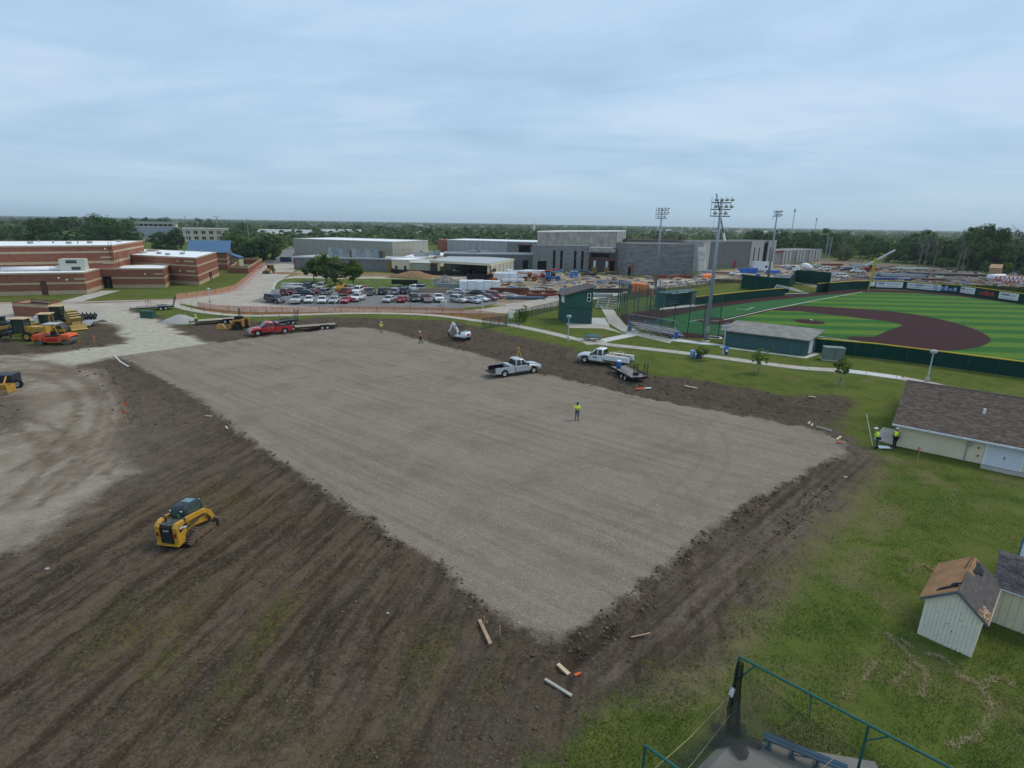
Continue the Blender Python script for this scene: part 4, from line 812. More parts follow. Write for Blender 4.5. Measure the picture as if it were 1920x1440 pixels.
# bleachers
def bleacher(label,a,b,dirn,rows,label_g,hrow=.42,tread=.75,rail=True):
    a,b=Vector(a),Vector(b); L_=(b-a).length; t=T('bleacher',label,'bleacher',(a.x,a.y,0),math.atan2((b-a).y,(b-a).x),label_g)  # high row along a-b, steps go +y local * dirn
    for r in range(rows):
        z=.35+hrow*(rows-1-r); yy=dirn*tread*r
        B().box(0,yy-.14,z,L_,yy+.14,z+.05).build('seat',STEEL,t)
        if r: B().box(0,yy+dirn*(-.45)-.12,z+.03-.0,L_,yy+dirn*(-.45)+.12,z+.06).build('footboard',STEEL,t)
    n=max(2,round(L_/2.)); b_=B()
    for k in range(n+1):
        x=L_*k/n; y2=dirn*tread*(rows-1); b_.cyl((x,0,0),(x,0,.35+hrow*(rows-1)),.045,None,5); b_.cyl((x,0,.35+hrow*(rows-1)),(x,y2,.35),.04,None,5); b_.cyl((x,0,.1),(x,y2,.1),.04,None,5); b_.cyl((x,y2,0),(x,y2,.35),.04,None,5)
        if k<n: b_.cyl((x,0,.15),(x+L_/n,0,.3+hrow*(rows-1)),.025,None,4); b_.cyl((x+L_/n,0,.15),(x,0,.3+hrow*(rows-1)),.025,None,4)
    b_.build('frame',STEEL,t)
    if rail:
        b_=B(); zt=.35+hrow*(rows-1); 
        for k in range(n+1): b_.cyl((L_*k/n,-dirn*.2,zt-.2),(L_*k/n,-dirn*.2,zt+1.1),.03,None,5)
        b_.cyl((0,-dirn*.2,zt+1.1),(L_,-dirn*.2,zt+1.1),.035,None,5); b_.cyl((0,-dirn*.2,zt+.6),(L_,-dirn*.2,zt+.6),.025,None,5)
        for x in (0,L_): b_.tube([(x,-dirn*.2,zt+1.1),(x,dirn*tread*(rows-2),zt-.0),(x,dirn*tread*(rows-2),.3)],.03,5)
        b_.build('guard_rail',STEEL,t); B().box(0,-dirn*.23-.004,zt-.1,L_,-dirn*.23+.004,zt+1.05).build('rail_mesh',CHAIN,t)
    return t
bleacher('aluminium bleacher with its guard rail back towards the mud, below the backstop',at(1178,622.5),at(1263,638),1,5,'aluminium bleachers')
bleacher('aluminium bleacher behind the green tower, partly behind the backstop poles',at(1122,575.5),at(1162,578),-1,5,'aluminium bleachers',rail=False)
# batting turtle frames
t=T('batting_turtle','folded white tube batting cage frame beside the bullpen screen','cage frame',(*at(1485,551),0)); b=B()
for k in range(4):
    a_=k*.35; b.tube([(-6+k*.6,k,.1),(-4.5+k*.3,k*.9,2.4-.4*k),(0,k*.5,1.6-.2*k),(4.5,k*.2,.1)],.06,6)
b.tube([(-6,0,.1),(4.5,0,.1)],.06,6); b.build('tube_frame',WHITE,t)
x,y=at(1231,602.5); t=T('home_logo','blue painted logo shape on the turf behind home plate','turf logo',(x,y,.022)); B().prism([(-2.,-.55),(2.2,-.6),(1.8,.6),(-1.6,.6)],-.05,.02).build('logo_field',M('logo_blue',(.02,.075,.14),.9,.2,1),t); b=B(); b.ob((-1.9,0,.0),(.15,1.5,.06),.5); b.ob((2.2,-.0,.0),(.15,1.5,.06),.5); b.build('logo_line',CHALK,t)
for n_,u,v,lab,col in (('trash_barrel',1267,635,'bright blue barrel at the end of the near bleacher',BLUEP),('trash_barrel',1180,621,'blue barrel tucked under the left end of the near bleacher',M('blue_dull',(.05,.15,.3),.5)),('trash_barrel',1360,664,'bright blue barrel with a white label at the foot of a lamp post',BLUEP),('trash_barrel',1310,672,'dark blue barrel lying beside the pale blue bin on the grass',M('navy_plastic',(.015,.03,.2),.5)),('trash_barrel',1293,569.5,'blue barrel in the far dugout',BLUEP),('trash_barrel',1298,671,'pale blue bin standing on the grass near the young tree',BLUEL)):
    t=T(n_,lab,'barrel',(*at(u,v),0)); b=B(); b.lathe([(.001,0),(.33,0),(.38,.35),(.36,.7),(.38,1.05),(.34,1.08),(.3,1.02),(.001,.98)],14); b.build('body',col,t,True); b=B(); b.lathe([(.375,.32),(.395,.35),(.375,.38)],14); b.build('hoop',BLACK,t)
    if 'label' in lab: B().ob((.0,-.37,.6),(.35,.05,.35)).build('label',WHITE,t)
# picnic table
t=T('picnic_table','blue top round picnic table with attached benches on a concrete pad','picnic table',(*at(1110,638.5),0)); b=B(); b.lathe([(.001,.72),(1.0,.72),(1.02,.76),(1.0,.8),(.001,.8)],16); b.build('table_top',M('table_blue',(.02,.09,.17),.5),t)
for k in range(4):
    a_=k*PI/2+.4; B().ob((1.45*math.cos(a_),1.45*math.sin(a_),.45),(.35,1.1,.06),a_).build('bench',M('table_blue',(.02,.09,.17)),t)
    b=B(); b.tube([(.5*math.cos(a_),.5*math.sin(a_),.72),(.8*math.cos(a_),.8*math.sin(a_),0),(1.45*math.cos(a_),1.45*math.sin(a_),.42)],.035,5); b.build('leg',BLACK,t)
# lamp posts and floodlights
def lamp(label,u,v,vt,round_=True,big=False):
    h=hz(u,v,vt); t=T('lamp_post',label,'lamp post',(*at(u,v),0),0,'lamp posts along the paths'); B().cyl((0,0,.5),(0,0,h-.5),.09,.07,8).build('pole',M('lamp_paint',(.42,.45,.45),.5),t); B().cyl((0,0,-.1),(0,0,.5),.26,.22,10).build('base',CONC,t)
    if round_: b=B(); b.lathe([(.001,h-.5),(.14,h-.5),(.38,h-.3),(.34,h-.02),(.001,h)],12); b.build('lantern',M('lantern_grey',(.38,.4,.41),.4),t,True)
    else: B().box(-.6,-.25,h-.5,.6,.25,h-.2).build('lantern',M('lantern_grey',(.38,.4,.41),.4),t)
lamp('grey lamp post beside the path in front of the green tower',1065,639,591); lamp('grey lamp post with a blue barrel at its foot next to the near dugout',1355,664.5,607,False); lamp('grey lamp post by the sidewalk above the brown shingle roof',1738,715.5,656); lamp('lamp post on the school drive above the gravel heap',394,568,540); lamp('thin lamp post standing in front of the middle of the parking lot',629,583,538); lamp('thin lamp post at the right end of the parking lot fence',904.5,578,553,False)
def flood(label,u,v,vt,rows,ncol,wd):
    h=hz(u,v,vt); t=T('floodlight_pole',label,'floodlight',(*at(u,v),0),0,'ball field floodlight poles')
    B().cyl((0,0,-.2),(0,0,h),.34,.17,12).build('pole',M('pole_grey',(.25,.28,.31),.5,.1,1,.3),t,True); B().lathe([(.001,0),(.6,0),(.6,.25),(.4,.35)],12).build('base',CONC,t)
    for r in range(rows):
        z=h-.3-r*.95; B().box(-wd/2,-.08,z-.07,wd/2,.08,z+.07).build('crossarm',DSTEEL,t)
        for k in range(ncol if r<rows-1 or rows<3 else ncol-1):
            x=-wd/2+.3+(wd-.6)*k/(ncol-1); b=B(); m=Matrix.Translation((x+.25,.05,z+.35))@Matrix.Rotation(R(48),4,'Y'); b.lathe([(.04,-.12),(.15,-.08),(.34,.28),(.32,.31),(.12,.0)],12,m); lo=b.build('lamp_head',CHROME,t,True)
            b=B(); b.lathe([(.001,.27),(.32,.28)],12,m); b.build('lens',LENS,lo)
    B().box(-.25,-.45,1.6,.25,-.2,2.6).build('control_box',STEEL,t); b=B(); b.cyl((-wd/2,0,h-2.2),(-wd/2,0,h+.5),.03,None,4); b.build('lightning_rod',DSTEEL,t)
flood('nearest and tallest floodlight pole, standing left of the near dugout',1323,641.5,376,3,4,2.9); flood('left floodlight pole in front of the big dark block hall',1227.5,556,392,3,4,2.9); flood('right smaller floodlight pole by the bullpen screen',1437,544.5,397,2,4,2.3)
# electrical cabinets
t=T('utility_box','grey green electrical cabinet on the grass beside the green fence','utility box',(*at(1560,675),0),R(-15)); B().box(-1.25,-.7,.12,1.25,.7,1.75).build('cabinet',M('cabinet_green',(.15,.19,.16),.6,.08,1),t); B().box(-1.4,-.85,-.1,1.4,.85,.12).build('pad',CONC,t); B().box(-1.3,-.75,1.755,1.3,.75,1.85).build('lid',M('cabinet_green',(.15,.19,.16)),t); B().box(-.02,-.73,.2,.02,-.7,1.7).build('seam',BLACK,t)
t=T('utility_box','small dark green transformer box on the grass under the parked ramp trailer','utility box',(*at(278.5,595.5),0)); B().box(-1.1,-.6,0,1.1,.6,1.15).build('cabinet',M('cabinet_dark',(.03,.09,.07),.6),t); B().box(-1.15,-.65,1.16,1.15,.65,1.25).build('lid',M('cabinet_dark',(.03,.09,.07)),t)
# orange safety fences
post_fence('safety_fence','orange barrier mesh fence along the bottom of the parking lot',[(372,577),(395,581.5),(430,584.5),(470,586),(560,587),(640,585.5),(740,585),(830,588),(900,593.5),(948,601)],1.25,3.4,RUST,ORNET,zb=.05,r=.035)
post_fence('safety_fence','curved orange barrier mesh fence climbing along the school lawn',[(330,562),(405,552),(440,544),(468,520),(485,504),(497,497)],1.3,3,RUST,ORNET,zb=.05,r=.035)
strip('orange_silt_strip',[(372,578),(430,586),(470,588),(640,587.5),(740,587),(830,590),(900,595.5),(948,603)],2.6,.028,M('rusty_grass_strip',(.20,.105,.035),.95,.45,.8))
for k,(u,v) in enumerate([(341,577),(360,582),(384,588),(418,594.5),(456,597),(493,600),(524,600),(556,600)]):
    if k==0: sf=T('stake_line','row of thin black stakes beside the curved sidewalk by the trailers','stakes',(*at(341,577),0)); o0=Vector(at(341,577))
    x,y=at(u,v); B().cyl((x-o0.x,y-o0.y,-.2),(x-o0.x,y-o0.y,1.5),.03,None,5).build('stake',DSTEEL,sf)
post_fence('silt_fence','black silt fence in front of the cream shed and the dirt heap',[(734,510),(742,513),(830,516.5),(868,517),(886,514)],1.5,3,DSTEEL,M('black_fabric',(.025,.025,.027),.9,.2,1),zb=.0,r=.03)
# ------------------------------------------------------------------ near buildings: storage building, two sheds, batting cage
def shingles(par,p,q,r,s,course,tab,mat,rnd,z=.03):     # p,q eave (left,right), s,r ridge (left,right)
    b=B(); L_=(q-p).length; S_=(s-p).length; nr=int(S_/course); nrm=(q-p).cross(s-p).normalized(); nrm=nrm if nrm.z>0 else -nrm
    for i in range(nr):
        x=-rnd.random()*tab
        while x<L_:
            x0,x1=max(x,0),min(x+tab*rnd.uniform(.92,1.0),L_); x+=tab
            if x1-x0<.03: continue
            def pt(a,t,h): return p.lerp(q,a/L_)*(1-t)+s.lerp(r,a/L_)*t+nrm*h
            t0,t1=i/nr,min((i+1.0)/nr,1); h0=z+rnd.uniform(0,.012)
            b.add([pt(x0,t0,h0),pt(x1,t0,h0),pt(x1,t1,z*.3),pt(x0,t1,z*.3),pt(x0,t0,0),pt(x1,t0,0)],[(0,1,2,3),(4,5,1,0)])
    return bm_world(b,'shingle_courses',mat,par,kind='stuff')
rnd=random.Random(5)
SHING=M('brown_shingle',(.138,.108,.09),.95,.14,2,island=.32); SHING2=M('grey_shingle',(.085,.08,.082),.95,.14,2,island=.3)
bq0=Vector(at(1677,835.5)); be=Vector((.7814,-.6241)); bn=Vector((.6241,.7814)); bL=13.; bh=2.05; bd_=8.3; br=3.75
b_t=T('storage_building','cream sided storage building with a big brown shingle roof and white garage door','building',(bq0.x+5,bq0.y,0),math.atan2(be.y,be.x))
q=[bq0,bq0+be*bL,bq0+be*bL+bn*2*bd_,bq0+bn*2*bd_]
v=[V3(k,-.2) for k in q]+[V3(k,bh-.02) for k in q]+[V3((q[0]+q[3])/2,br-.06),V3((q[1]+q[2])/2,br-.06)]
bm_world(B().add(v,[(0,1,5,4),(1,2,6,9,5),(2,3,7,6),(3,0,4,8,7)]),'wall',CREAM,b_t)
b=B()
for k in range(13):
    z=.05+k*.155; f=.03; p0_=bq0-bn*f; 
    b.add([V3(bq0-bn*.045,z),V3(bq0-bn*.045+be*bL,z),V3(bq0-bn*.012+be*bL,z+.16),V3(bq0-bn*.012,z+.16),V3(bq0,z),V3(bq0+be*bL,z)],[(0,1,2,3),(4,5,1,0)])
bm_world(b,'lap_siding',CREAM,b_t,kind='stuff')
ov=.45; sl=(br-bh)/bd_
pA,pB_=V3(bq0-be*ov-bn*ov,bh-ov*sl),V3(bq0+be*(bL+ov)-bn*ov,bh-ov*sl); rA_,rB_=V3(bq0-be*ov+bn*bd_,br),V3(bq0+be*(bL+ov)+bn*bd_,br)
sA,sB=V3(bq0-be*ov+bn*(2*bd_+ov),bh-ov*sl),V3(bq0+be*(bL+ov)+bn*(2*bd_+ov),bh-ov*sl)
b=B(); roofslab(b,pA,pB_,rB_,rA_,.08); roofslab(b,sA,sB,rB_,rA_,.08); bm_world(b,'roof',M('roof_deck',(.06,.055,.05)),b_t)
up=Vector((0,0,.085)); shingles(b_t,pA+up,pB_+up,rB_+up,rA_+up,.15,.32,SHING,rnd)
b=B(); b.tube([rA_+Vector((0,0,.11)),rB_+Vector((0,0,.11))],.09,6); bm_world(b,'ridge_cap',SHING,b_t)
g0_,g1_=V3(bq0-be*ov-bn*(ov+.06),bh-ov*sl-.02),V3(bq0+be*(bL+ov)-bn*(ov+.06),bh-ov*sl-.02)
b=B(); d_=(g1_-g0_); b.ob((g0_+g1_)/2+Vector((0,0,.0)),(d_.length,.13,.14),math.atan2(d_.y,d_.x)); bm_world(b,'gutter',M('gutter_white',(.62,.64,.66),.5),b_t)
vp=rA_.lerp(pA,.42)+be.to_3d()*6.15; vp=V3(bq0-be*ov+bn*4.1+be*5.75,br-sl*4.2+.1); vt=bm_world(B().cyl(vp,vp+Vector((0,0,.42)),.10,None,10),'vent_pipe',WHITE,b_t); bm_world(B().cyl(vp-Vector((0,0,.02)),vp+Vector((0,0,.12)),.17,.12,10),'flashing',BLACK,vt)
wa,wb=tuple(bq0),tuple(bq0+be*bL); Lb=bL
gd_s0=(Vector(at(1842,870))-bq0).dot(be)/Lb; gd_s1=(Vector(at(1912,884))-bq0).dot(be)/Lb
gd=on_wall(b_t,'garage_door',M('garage_white',(.62,.66,.70),.5,.04,1),wa,wb,gd_s0,gd_s1,.06,1.72,.09)
for k in range(1,9): on_wall(b_t,'door_rib',M('garage_rib',(.45,.48,.52)),wa,wb,gd_s0,gd_s1,.06+k*.185,.075+k*.185,.10)
for s_ in (gd_s0,gd_s1): on_wall(b_t,'door_trim',WHITE,wa,wb,s_-.006,s_+.004,.05,1.8,.11)
on_wall(b_t,'door_handle',BLACK,wa,wb,(gd_s0+gd_s1)/2,(gd_s0+gd_s1)/2+.004,.75,.95,.13)
ms=(Vector(at(1805,862))-bq0).dot(be)/Lb; on_wall(b_t,'meter_box',STEEL,wa,wb,ms,ms+.022,1.25,1.62,.2); on_wall(b_t,'conduit',STEEL,wa,wb,ms+.002,ms+.008,.0,1.25,.10); on_wall(b_t,'outlet_box',BLACK,wa,wb,ms+.06,ms+.066,.55,.7,.1); on_wall(b_t,'outlet_box',BLACK,wa,wb,ms+.055,ms+.061,1.2,1.33,.1)
gs=[(bq0+be*(Lb*s_)+bn*o_) for s_,o_ in ((gd_s0-.01,-.05),(gd_s1+.05,-.05),(gd_s1+.05,-1.1),(gd_s0-.01,-1.1))]
sheet('garage_apron',[tuple(k) for k in gs],.06,CONC,True)
lp=[bq0+be*.1-bn*.0,bq0-be*1.6+bn*.5,bq0-be*1.3+bn*4.5,bq0-be*.05+bn*4.5]; sheet('side_apron',[tuple(k) for k in lp],.07,CONC,True)
# damaged shed
SH=M('shed_white_green',(.74,.70,.57),.8,.07,1.5); ply=M('bare_plywood_roof',(.27,.155,.085),.85,.25,1.5)
a_,b_,c_=Vector(at(1719,1188)),Vector(at(1821,1233)),Vector(at(1862,1169)); d_=(b_-a_).normalized(); nn=Vector((-d_.y,d_.x)); Ld=3.55
q=[b_,b_+nn*Ld,a_+nn*Ld,a_]            # q0-q1: long right wall, ridge parallel to it
sh=T('garden_shed','small pale shed with a damaged roof, brown plywood showing through torn shingles','shed',(*((a_+b_)/2),0))
hS,hSr=1.98,2.78; ra,rb=(q[0]+q[3])/2,(q[1]+q[2])/2
bm_world(B().add([V3(k,-.1) for k in q]+[V3(k,hS) for k in q]+[V3(ra,hSr),V3(rb,hSr)],[(0,1,5,4),(1,2,6,9,5),(2,3,7,6),(3,0,4,8,7),(3,2,1,0)]),'wall',SH,sh)
b=B()
for k in range(1,14): wallquad(b,a_,b_,k/14-.0022,k/14+.0022,.02,hS+.72*(1-abs(k/7-1)),-.01,.006)
bm_world(b,'wall_groove',M('groove_grey',(.33,.34,.29)),sh)
b=B()
for k in range(46):
    s_=rnd.uniform(.04,.93); z=rnd.uniform(.1,1.9); wallquad(b,a_,b_,s_,s_+rnd.uniform(.006,.02),z,z+rnd.uniform(.015,.05),-.01,.004)
bm_world(b,'peeling_patch',M('peel_grey',(.2,.2,.17)),sh,kind='stuff')
on_wall(sh,'vent_hole',DARKO,a_,b_,.56,.585,.78,.83,.012); on_wall(sh,'corner_trim',SH,a_,b_,.985,1.0,0,hS,.02)
e_=nn*.14; f_=d_*.2; sl=(hSr-hS)/((b_-a_).length/2)
def rp(s,t):   # s along the shed (0 front), t across: -1 left eave .. 0 ridge .. 1 right eave
    m_=(a_+b_)/2+nn*(s*(Ld+.28)-.14); h_=(b_-a_).length/2+.2
    return V3(m_+d_*(t*h_),hSr+.02-abs(t)*h_*sl)
b=B(); roofslab(b,rp(0,-1),rp(1,-1),rp(1,0),rp(0,0),.05); roofslab(b,rp(0,1),rp(1,1),rp(1,0),rp(0,0),.05); bm_world(b,'roof_deck',ply,sh)
zz=Vector((0,0,.078))
shm=M('shed_shingle',(.105,.095,.09),.95,.14,3,island=.12); dk=M('tar_felt',(.028,.032,.038),.8,.2,3)
b=B()   # shingled right slope with torn holes
ns,ntb=16,9
for i in range(ns):
    for k in range(ntb):
        s0_,s1_=i/ns,(i+1)/ns; t0_,t1_=k/ntb,(k+1)/ntb
        if (k>=7 and s0_<.2) or (k==6 and s0_<.12) or (s0_>.55 and k<2): continue
        h_=Vector((0,0,.078+rnd.uniform(0,.012)))
        b.quad(rp(s0_,t0_)+h_,rp(s1_,t0_)+h_,rp(s1_,t1_)+h_-zz*.08,rp(s0_,t1_)+h_-zz*.08)
bm_world(b,'shingle_patch',shm,sh,kind='stuff')
for k,(s0_,s1_,t0_,t1_) in enumerate(((.62,.98,-.12,.28),(.70,.90,.25,.42),(.10,.16,-.62,-.05),(.16,.24,-.30,.02))):
    bm_world(B().add([rp(s0_,t0_)+zz*1.4,rp(s1_,t0_+.06)+zz*1.3,rp(s1_-.05,t1_)+zz*1.9,rp(s0_+.03,t1_)+zz*2.2,rp(s0_,t0_)+zz,rp(s1_,t0_+.06)+zz,rp(s1_-.05,t1_)+zz,rp(s0_+.03,t1_)+zz],[(0,1,2,3),(4,5,1,0),(5,6,2,1),(6,7,3,2),(7,4,0,3)]),'torn_felt',dk,sh)
b=B()
for k in range(60):
    s_,t_=rnd.uniform(.02,.22),rnd.uniform(.72,.98); c=rp(s_,t_)+zz*rnd.uniform(1,1.6); b.ob(c,(rnd.uniform(.05,.16),rnd.uniform(.02,.05),.01),rnd.uniform(0,3),rnd.uniform(-.4,.4))
bm_world(b,'splinters',M('torn_wood',(.42,.31,.22),.9,.2,4,island=.4),sh,kind='stuff')
b=B()
for k in range(70): 
    s_,t_=rnd.uniform(.05,.97),rnd.uniform(-.97,-.1); c=rp(s_,t_)+zz; b.ob(c,(rnd.uniform(.1,.22),rnd.uniform(.15,.3),.006),math.atan2(d_.y,d_.x),-.0)
for tt in (-1,1):
    p_,q_=rp(0,tt)-nn.to_3d()*.015,rp(0,0)-nn.to_3d()*.015; bm_world(B().add([p_+Vector((0,0,.06)),q_+Vector((0,0,.06)),q_-Vector((0,0,.07)),p_-Vector((0,0,.07)),p_+Vector((0,0,.06))-nn.to_3d()*.03,q_+Vector((0,0,.06))-nn.to_3d()*.03,q_-Vector((0,0,.07))-nn.to_3d()*.03,p_-Vector((0,0,.07))-nn.to_3d()*.03],[(4,5,6,7),(0,1,5,4),(2,3,7,6),(0,4,7,3)]),'barge_board',M('barge_blue_grey',(.11,.13,.15),.7),sh)
p_,q_=rp(0,1),rp(1,1); bm_world(B().tube([p_+d_.to_3d()*.02,q_+d_.to_3d()*.02],.035,5),'eave_trim',M('eave_white',(.5,.52,.54)),sh)
# second shed beside it
s2=T('long_shed','long cream shed with a grey shingle roof behind the damaged shed','shed',(24.5,21,0))
e2_=(Vector(at(1920,1189))-Vector(at(1864,1168))).normalized(); n2_=Vector((-e2_.y,e2_.x)); z0=Vector(at(1864,1168))-e2_*.25; q=[z0,z0+e2_*6.5,z0+e2_*6.5+n2_*3.6,z0+n2_*3.6]; h2,hr2=1.95,2.6
bm_world(B().add([V3(k,-.1) for k in q]+[V3(k,h2) for k in q]+[V3((q[0]+q[3])/2,hr2),V3((q[1]+q[2])/2,hr2)],[(0,1,5,4),(1,2,6,9,5),(2,3,7,6),(3,0,4,8,7)]),'wall',CREAM,s2)
sl2=(hr2-h2)/1.8; P0,P1=V3(q[0]-e2_*.2-n2_*.2,h2-.2*sl2),V3(q[1]+e2_*.2-n2_*.2,h2-.2*sl2); R0,R1=V3((q[0]+q[3])/2-e2_*.2,hr2+.02),V3((q[1]+q[2])/2+e2_*.2,hr2+.02); Q0,Q1=V3(q[3]-e2_*.2+n2_*.2,h2-.2*sl2),V3(q[2]+e2_*.2+n2_*.2,h2-.2*sl2)
b=B(); roofslab(b,P0,P1,R1,R0,.05); roofslab(b,Q0,Q1,R1,R0,.05); bm_world(b,'roof',dk,s2); up=Vector((0,0,.055)); shingles(s2,P0+up,P1+up,R1+up,R0+up,.14,.3,SHING2,rnd,.02); shingles(s2,Q1+up,Q0+up,R0+up,R1+up,.14,.3,SHING2,rnd,.02)
bm_world(B().tube([P0,P1],.05,5),'eave_trim',M('eave_white',(.5,.52,.54)),s2)
b=B()
for k in range(1,22): wallquad(b,q[0],q[1],k/22-.001,k/22+.001,.02,h2-.05,-.01,.008)
bm_world(b,'wall_groove',M('groove_cream',(.36,.34,.26)),s2)
x,y=at(1923,1064); t=T('lawn_sign','white board with a blue edge standing on the grass at the right photo edge','sign',(x+.35,y,0),R(-50)); B().box(-.6,-.04,.25,.6,.04,2.2).build('panel',WHITE,t); B().box(-.68,-.06,.2,-.61,.06,2.25).build('edge',M('edge_blue',(.03,.16,.34),.5),t); B().box(.61,-.06,.2,.68,.06,2.25).build('edge',M('edge_blue',(.03,.16,.34)),t)
for s_ in (-.5,.5): B().box(s_-.04,-.04,-.2,s_+.04,.04,.25).build('post',STEEL,t)
# batting cage
CG=M('cage_green_pipe',(.018,.10,.085),.45,.12,4); CNET=net('cage_netting',(.012,.02,.018),.26); CNETD=M('bundled_netting',(.02,.03,.026),.9,.3,6,alpha=.62)
cp0,cp1=Vector((7.97,15.75)),Vector((10.8,13.1)); cd=(cp1-cp0).normalized(); cn_=Vector((-cd.y,cd.x)); ch=3.3; ex=Vector((3.95,12.3)); 
cg=T('batting_cage','green pipe batting cage with sagging black netting','batting cage',(8,15,0))
def cgp(b,name='pipe',mat=CG,**k): return bm_world(b,name,mat,cg,**k)
cp2=cp1+cd*4.0; ex2=ex+cd*6
cgp(B().tube([V3(cp0,ch),V3(cp2,ch)],.045,8),'top_rail'); cgp(B().tube([V3(ex,ch),V3(ex2,ch)],.045,8),'top_rail')
for c in (cp0,cp1,cp2): cgp(B().tube([V3(c,-.1),V3(c,ch)],.04,8),'post')
cgp(B().tube([V3(cp1+cd*.55,ch),V3(cp1,ch-.6)],.025,6),'brace'); cgp(B().tube([V3(cp0+cd*.55,ch),V3(cp0-cn_*.1,ch-1.)],.03,6),'brace'); cgp(B().tube([V3(cp1-cd*1.6,ch),V3(cp1-cd*1.5-cn_*.0,ch-.9)],.02,6),'brace'); cgp(B().tube([V3(ex,-.1),V3(ex,ch)],.04,8),'post'); cgp(B().tube([V3(cp1+cd*1.5-cn_*1.2,0),V3(cp1+cd*1.5-cn_*1.2,2.3)],.06,8),'post')
# netting: sloped sides with sag
def netsheet(a,b_,c,d,nu,nv,sag,mat,name):
    bb=B(); g=[]
    for i in range(nu+1):
        for j_ in range(nv+1):
            u_,v_=i/nu,j_/nv; p=a.lerp(b_,u_).lerp(d.lerp(c,u_),v_); k=4*u_*(1-u_); p=p+Vector((0,0,-sag*k*(1-v_)))+Vector((0,0,.05*math.sin(7*u_+5*v_))); g.append(p)
    f=[(i*(nv+1)+j_,(i+1)*(nv+1)+j_,(i+1)*(nv+1)+j_+1,i*(nv+1)+j_+1) for i in range(nu) for j_ in range(nv)]
    bb.add(g,f); return cgp(bb,name,mat)
netsheet(V3(cp0+cd*.3,ch-.35),V3(cp2,ch-.25),V3(cp2-cn_*.2,.05),V3(cp0+cd*.2-cn_*.2,.05),14,6,.75,CNET,'side_net')
netsheet(V3(cp0-cn_*.2,ch-1.),V3(ex+cn_*.1,ch-1.1),V3(ex+cd*.4,.05),V3(cp0+cd*.3-cn_*.3,.05),10,6,.5,CNET,'end_net')
netsheet(V3(cp0+cd*.3-cn_*.4,ch-1.4),V3(cp2-cn_*.4,ch-1.2),V3(ex2+cn_*.3,ch-1.3),V3(ex+cn_*.3+cd*.3,ch-1.3),12,8,.5,CNET,'roof_net')
for p_,q_ in ((V3(cp0-cn_*.2,1.9),V3(ex+cn_*.2,1.95)),(V3(cp0+cd*.1-cn_*.25,1.1),V3(ex+cn_*.2+cd*.3,1.0)),(V3(cp1-cd*.5-cn_*.2,2.),V3(cp1-cd*1.6-cn_*2.2,.9)),(V3(cp0+cd*.5-cn_*1.4,.35),V3(cp0+cd*3.-cn_*1.6,1.6))): cgp(B().tube([p_,p_.lerp(q_,.5)-Vector((0,0,.2)),q_],.012,4),'rope',M('old_rope',(.32,.28,.17),.9))
rnc=random.Random(4); bb=B(); NV=11; NU=22
for i in range(NU+1):          # gathered curtain of netting, tied at the corner post and spilling over the ground
    for k in range(NV+1):
        f=k/NV; z=ch-.15-(ch-.2)*min(1,f/.72); sp_=.10+.16*f+(.55 if f>.8 else 0)*(f-.8)*5; a=2*PI*i/NU; rr_=sp_*(1+.35*math.sin(5*a+f*3)+.12*rnc.uniform(-1,1)); c=cp0-cn_*(.08+.14*f)+cd*(.10+.22*f*f)
        bb.v.append((c.x+rr_*math.cos(a),c.y+rr_*math.sin(a)*.8,max(z,.06+.10*abs(math.sin(3*a+k))+(.15*(1-f) if f>.72 else 0))))
bb.f=[(i*(NV+1)+k,(i+1)*(NV+1)+k,(i+1)*(NV+1)+k+1,i*(NV+1)+k+1) for i in range(NU) for k in range(NV)]
cgp(bb,'net_curtain',CNETD)
cgp(B().ob((*(cp0-cn_*.25+cd*.02),1.98),(.1,.14,.3),.4,.3),'white_rag',WHITE)
for k in range(12):
    c=cp0.lerp(ex,(k+.5)/12)-cd*(.3+.1*(k%3)); 
sheet('cage_slab',SLAB,.05,M('cage_slab_concrete',(.24,.225,.20),.9,.12,1.2))
BENCHB=M('bench_blue',(.02,.07,.12),.5,.12,3)
p_,q_=Vector(at(1431,1378,.45)),Vector(at(1590,1442,.45)); d_=q_-p_; bt=T('bench','long dark blue plank bench on the batting cage slab','bench',(p_.x,p_.y,0),math.atan2(d_.y,d_.x)); L_=d_.length
for k in (-1,1): B().box(0,k*.085-.075,.42,L_,k*.085+.075,.47).build('seat_plank',BENCHB,bt)
for k in (.22,.95,1.7,2.3): 
    b=B(); b.box(k-.03,-.14,.36,k+.03,.14,.415); b.box(k-.03,-.03,.06,k+.03,.03,.36); b.box(k-.1,-.16,.05,k+.1,.16,.075); b.build('leg',BENCHB,bt)
B().tube([(.95,0,.12),(1.7,0,.36)],.02,5).build('brace',BENCHB,bt)
def stake(label,u,v,h=1.2,flag=None,lean=(.0,.0),col=None,grp='survey stakes around the graded pad'):
    x,y=at(u,v); z=gz(x,y); t=T('survey_stake',label,'stake',(x,y,z-.03),rnd.uniform(0,3),grp); B().box(-.03,-.015,-.1,.03,.015,h).build('lath',col or M('stake_wood',(.5,.3,.12),.8,.2,5),t); t.rotation_euler=(lean[0],lean[1],rnd.uniform(0,3))
    if flag: b=B(); b.add([(0,.02,h-.05),(.22,.06,h-.1),(.2,.1,h-.4),(.02,.03,h-.35),(0,.03,h-.05),(.22,.07,h-.1),(.2,.11,h-.4),(.02,.04,h-.35)],[(0,1,2,3),(7,6,5,4),(0,1,5,4),(2,3,7,6)]); b.build('ribbon',flag,t)
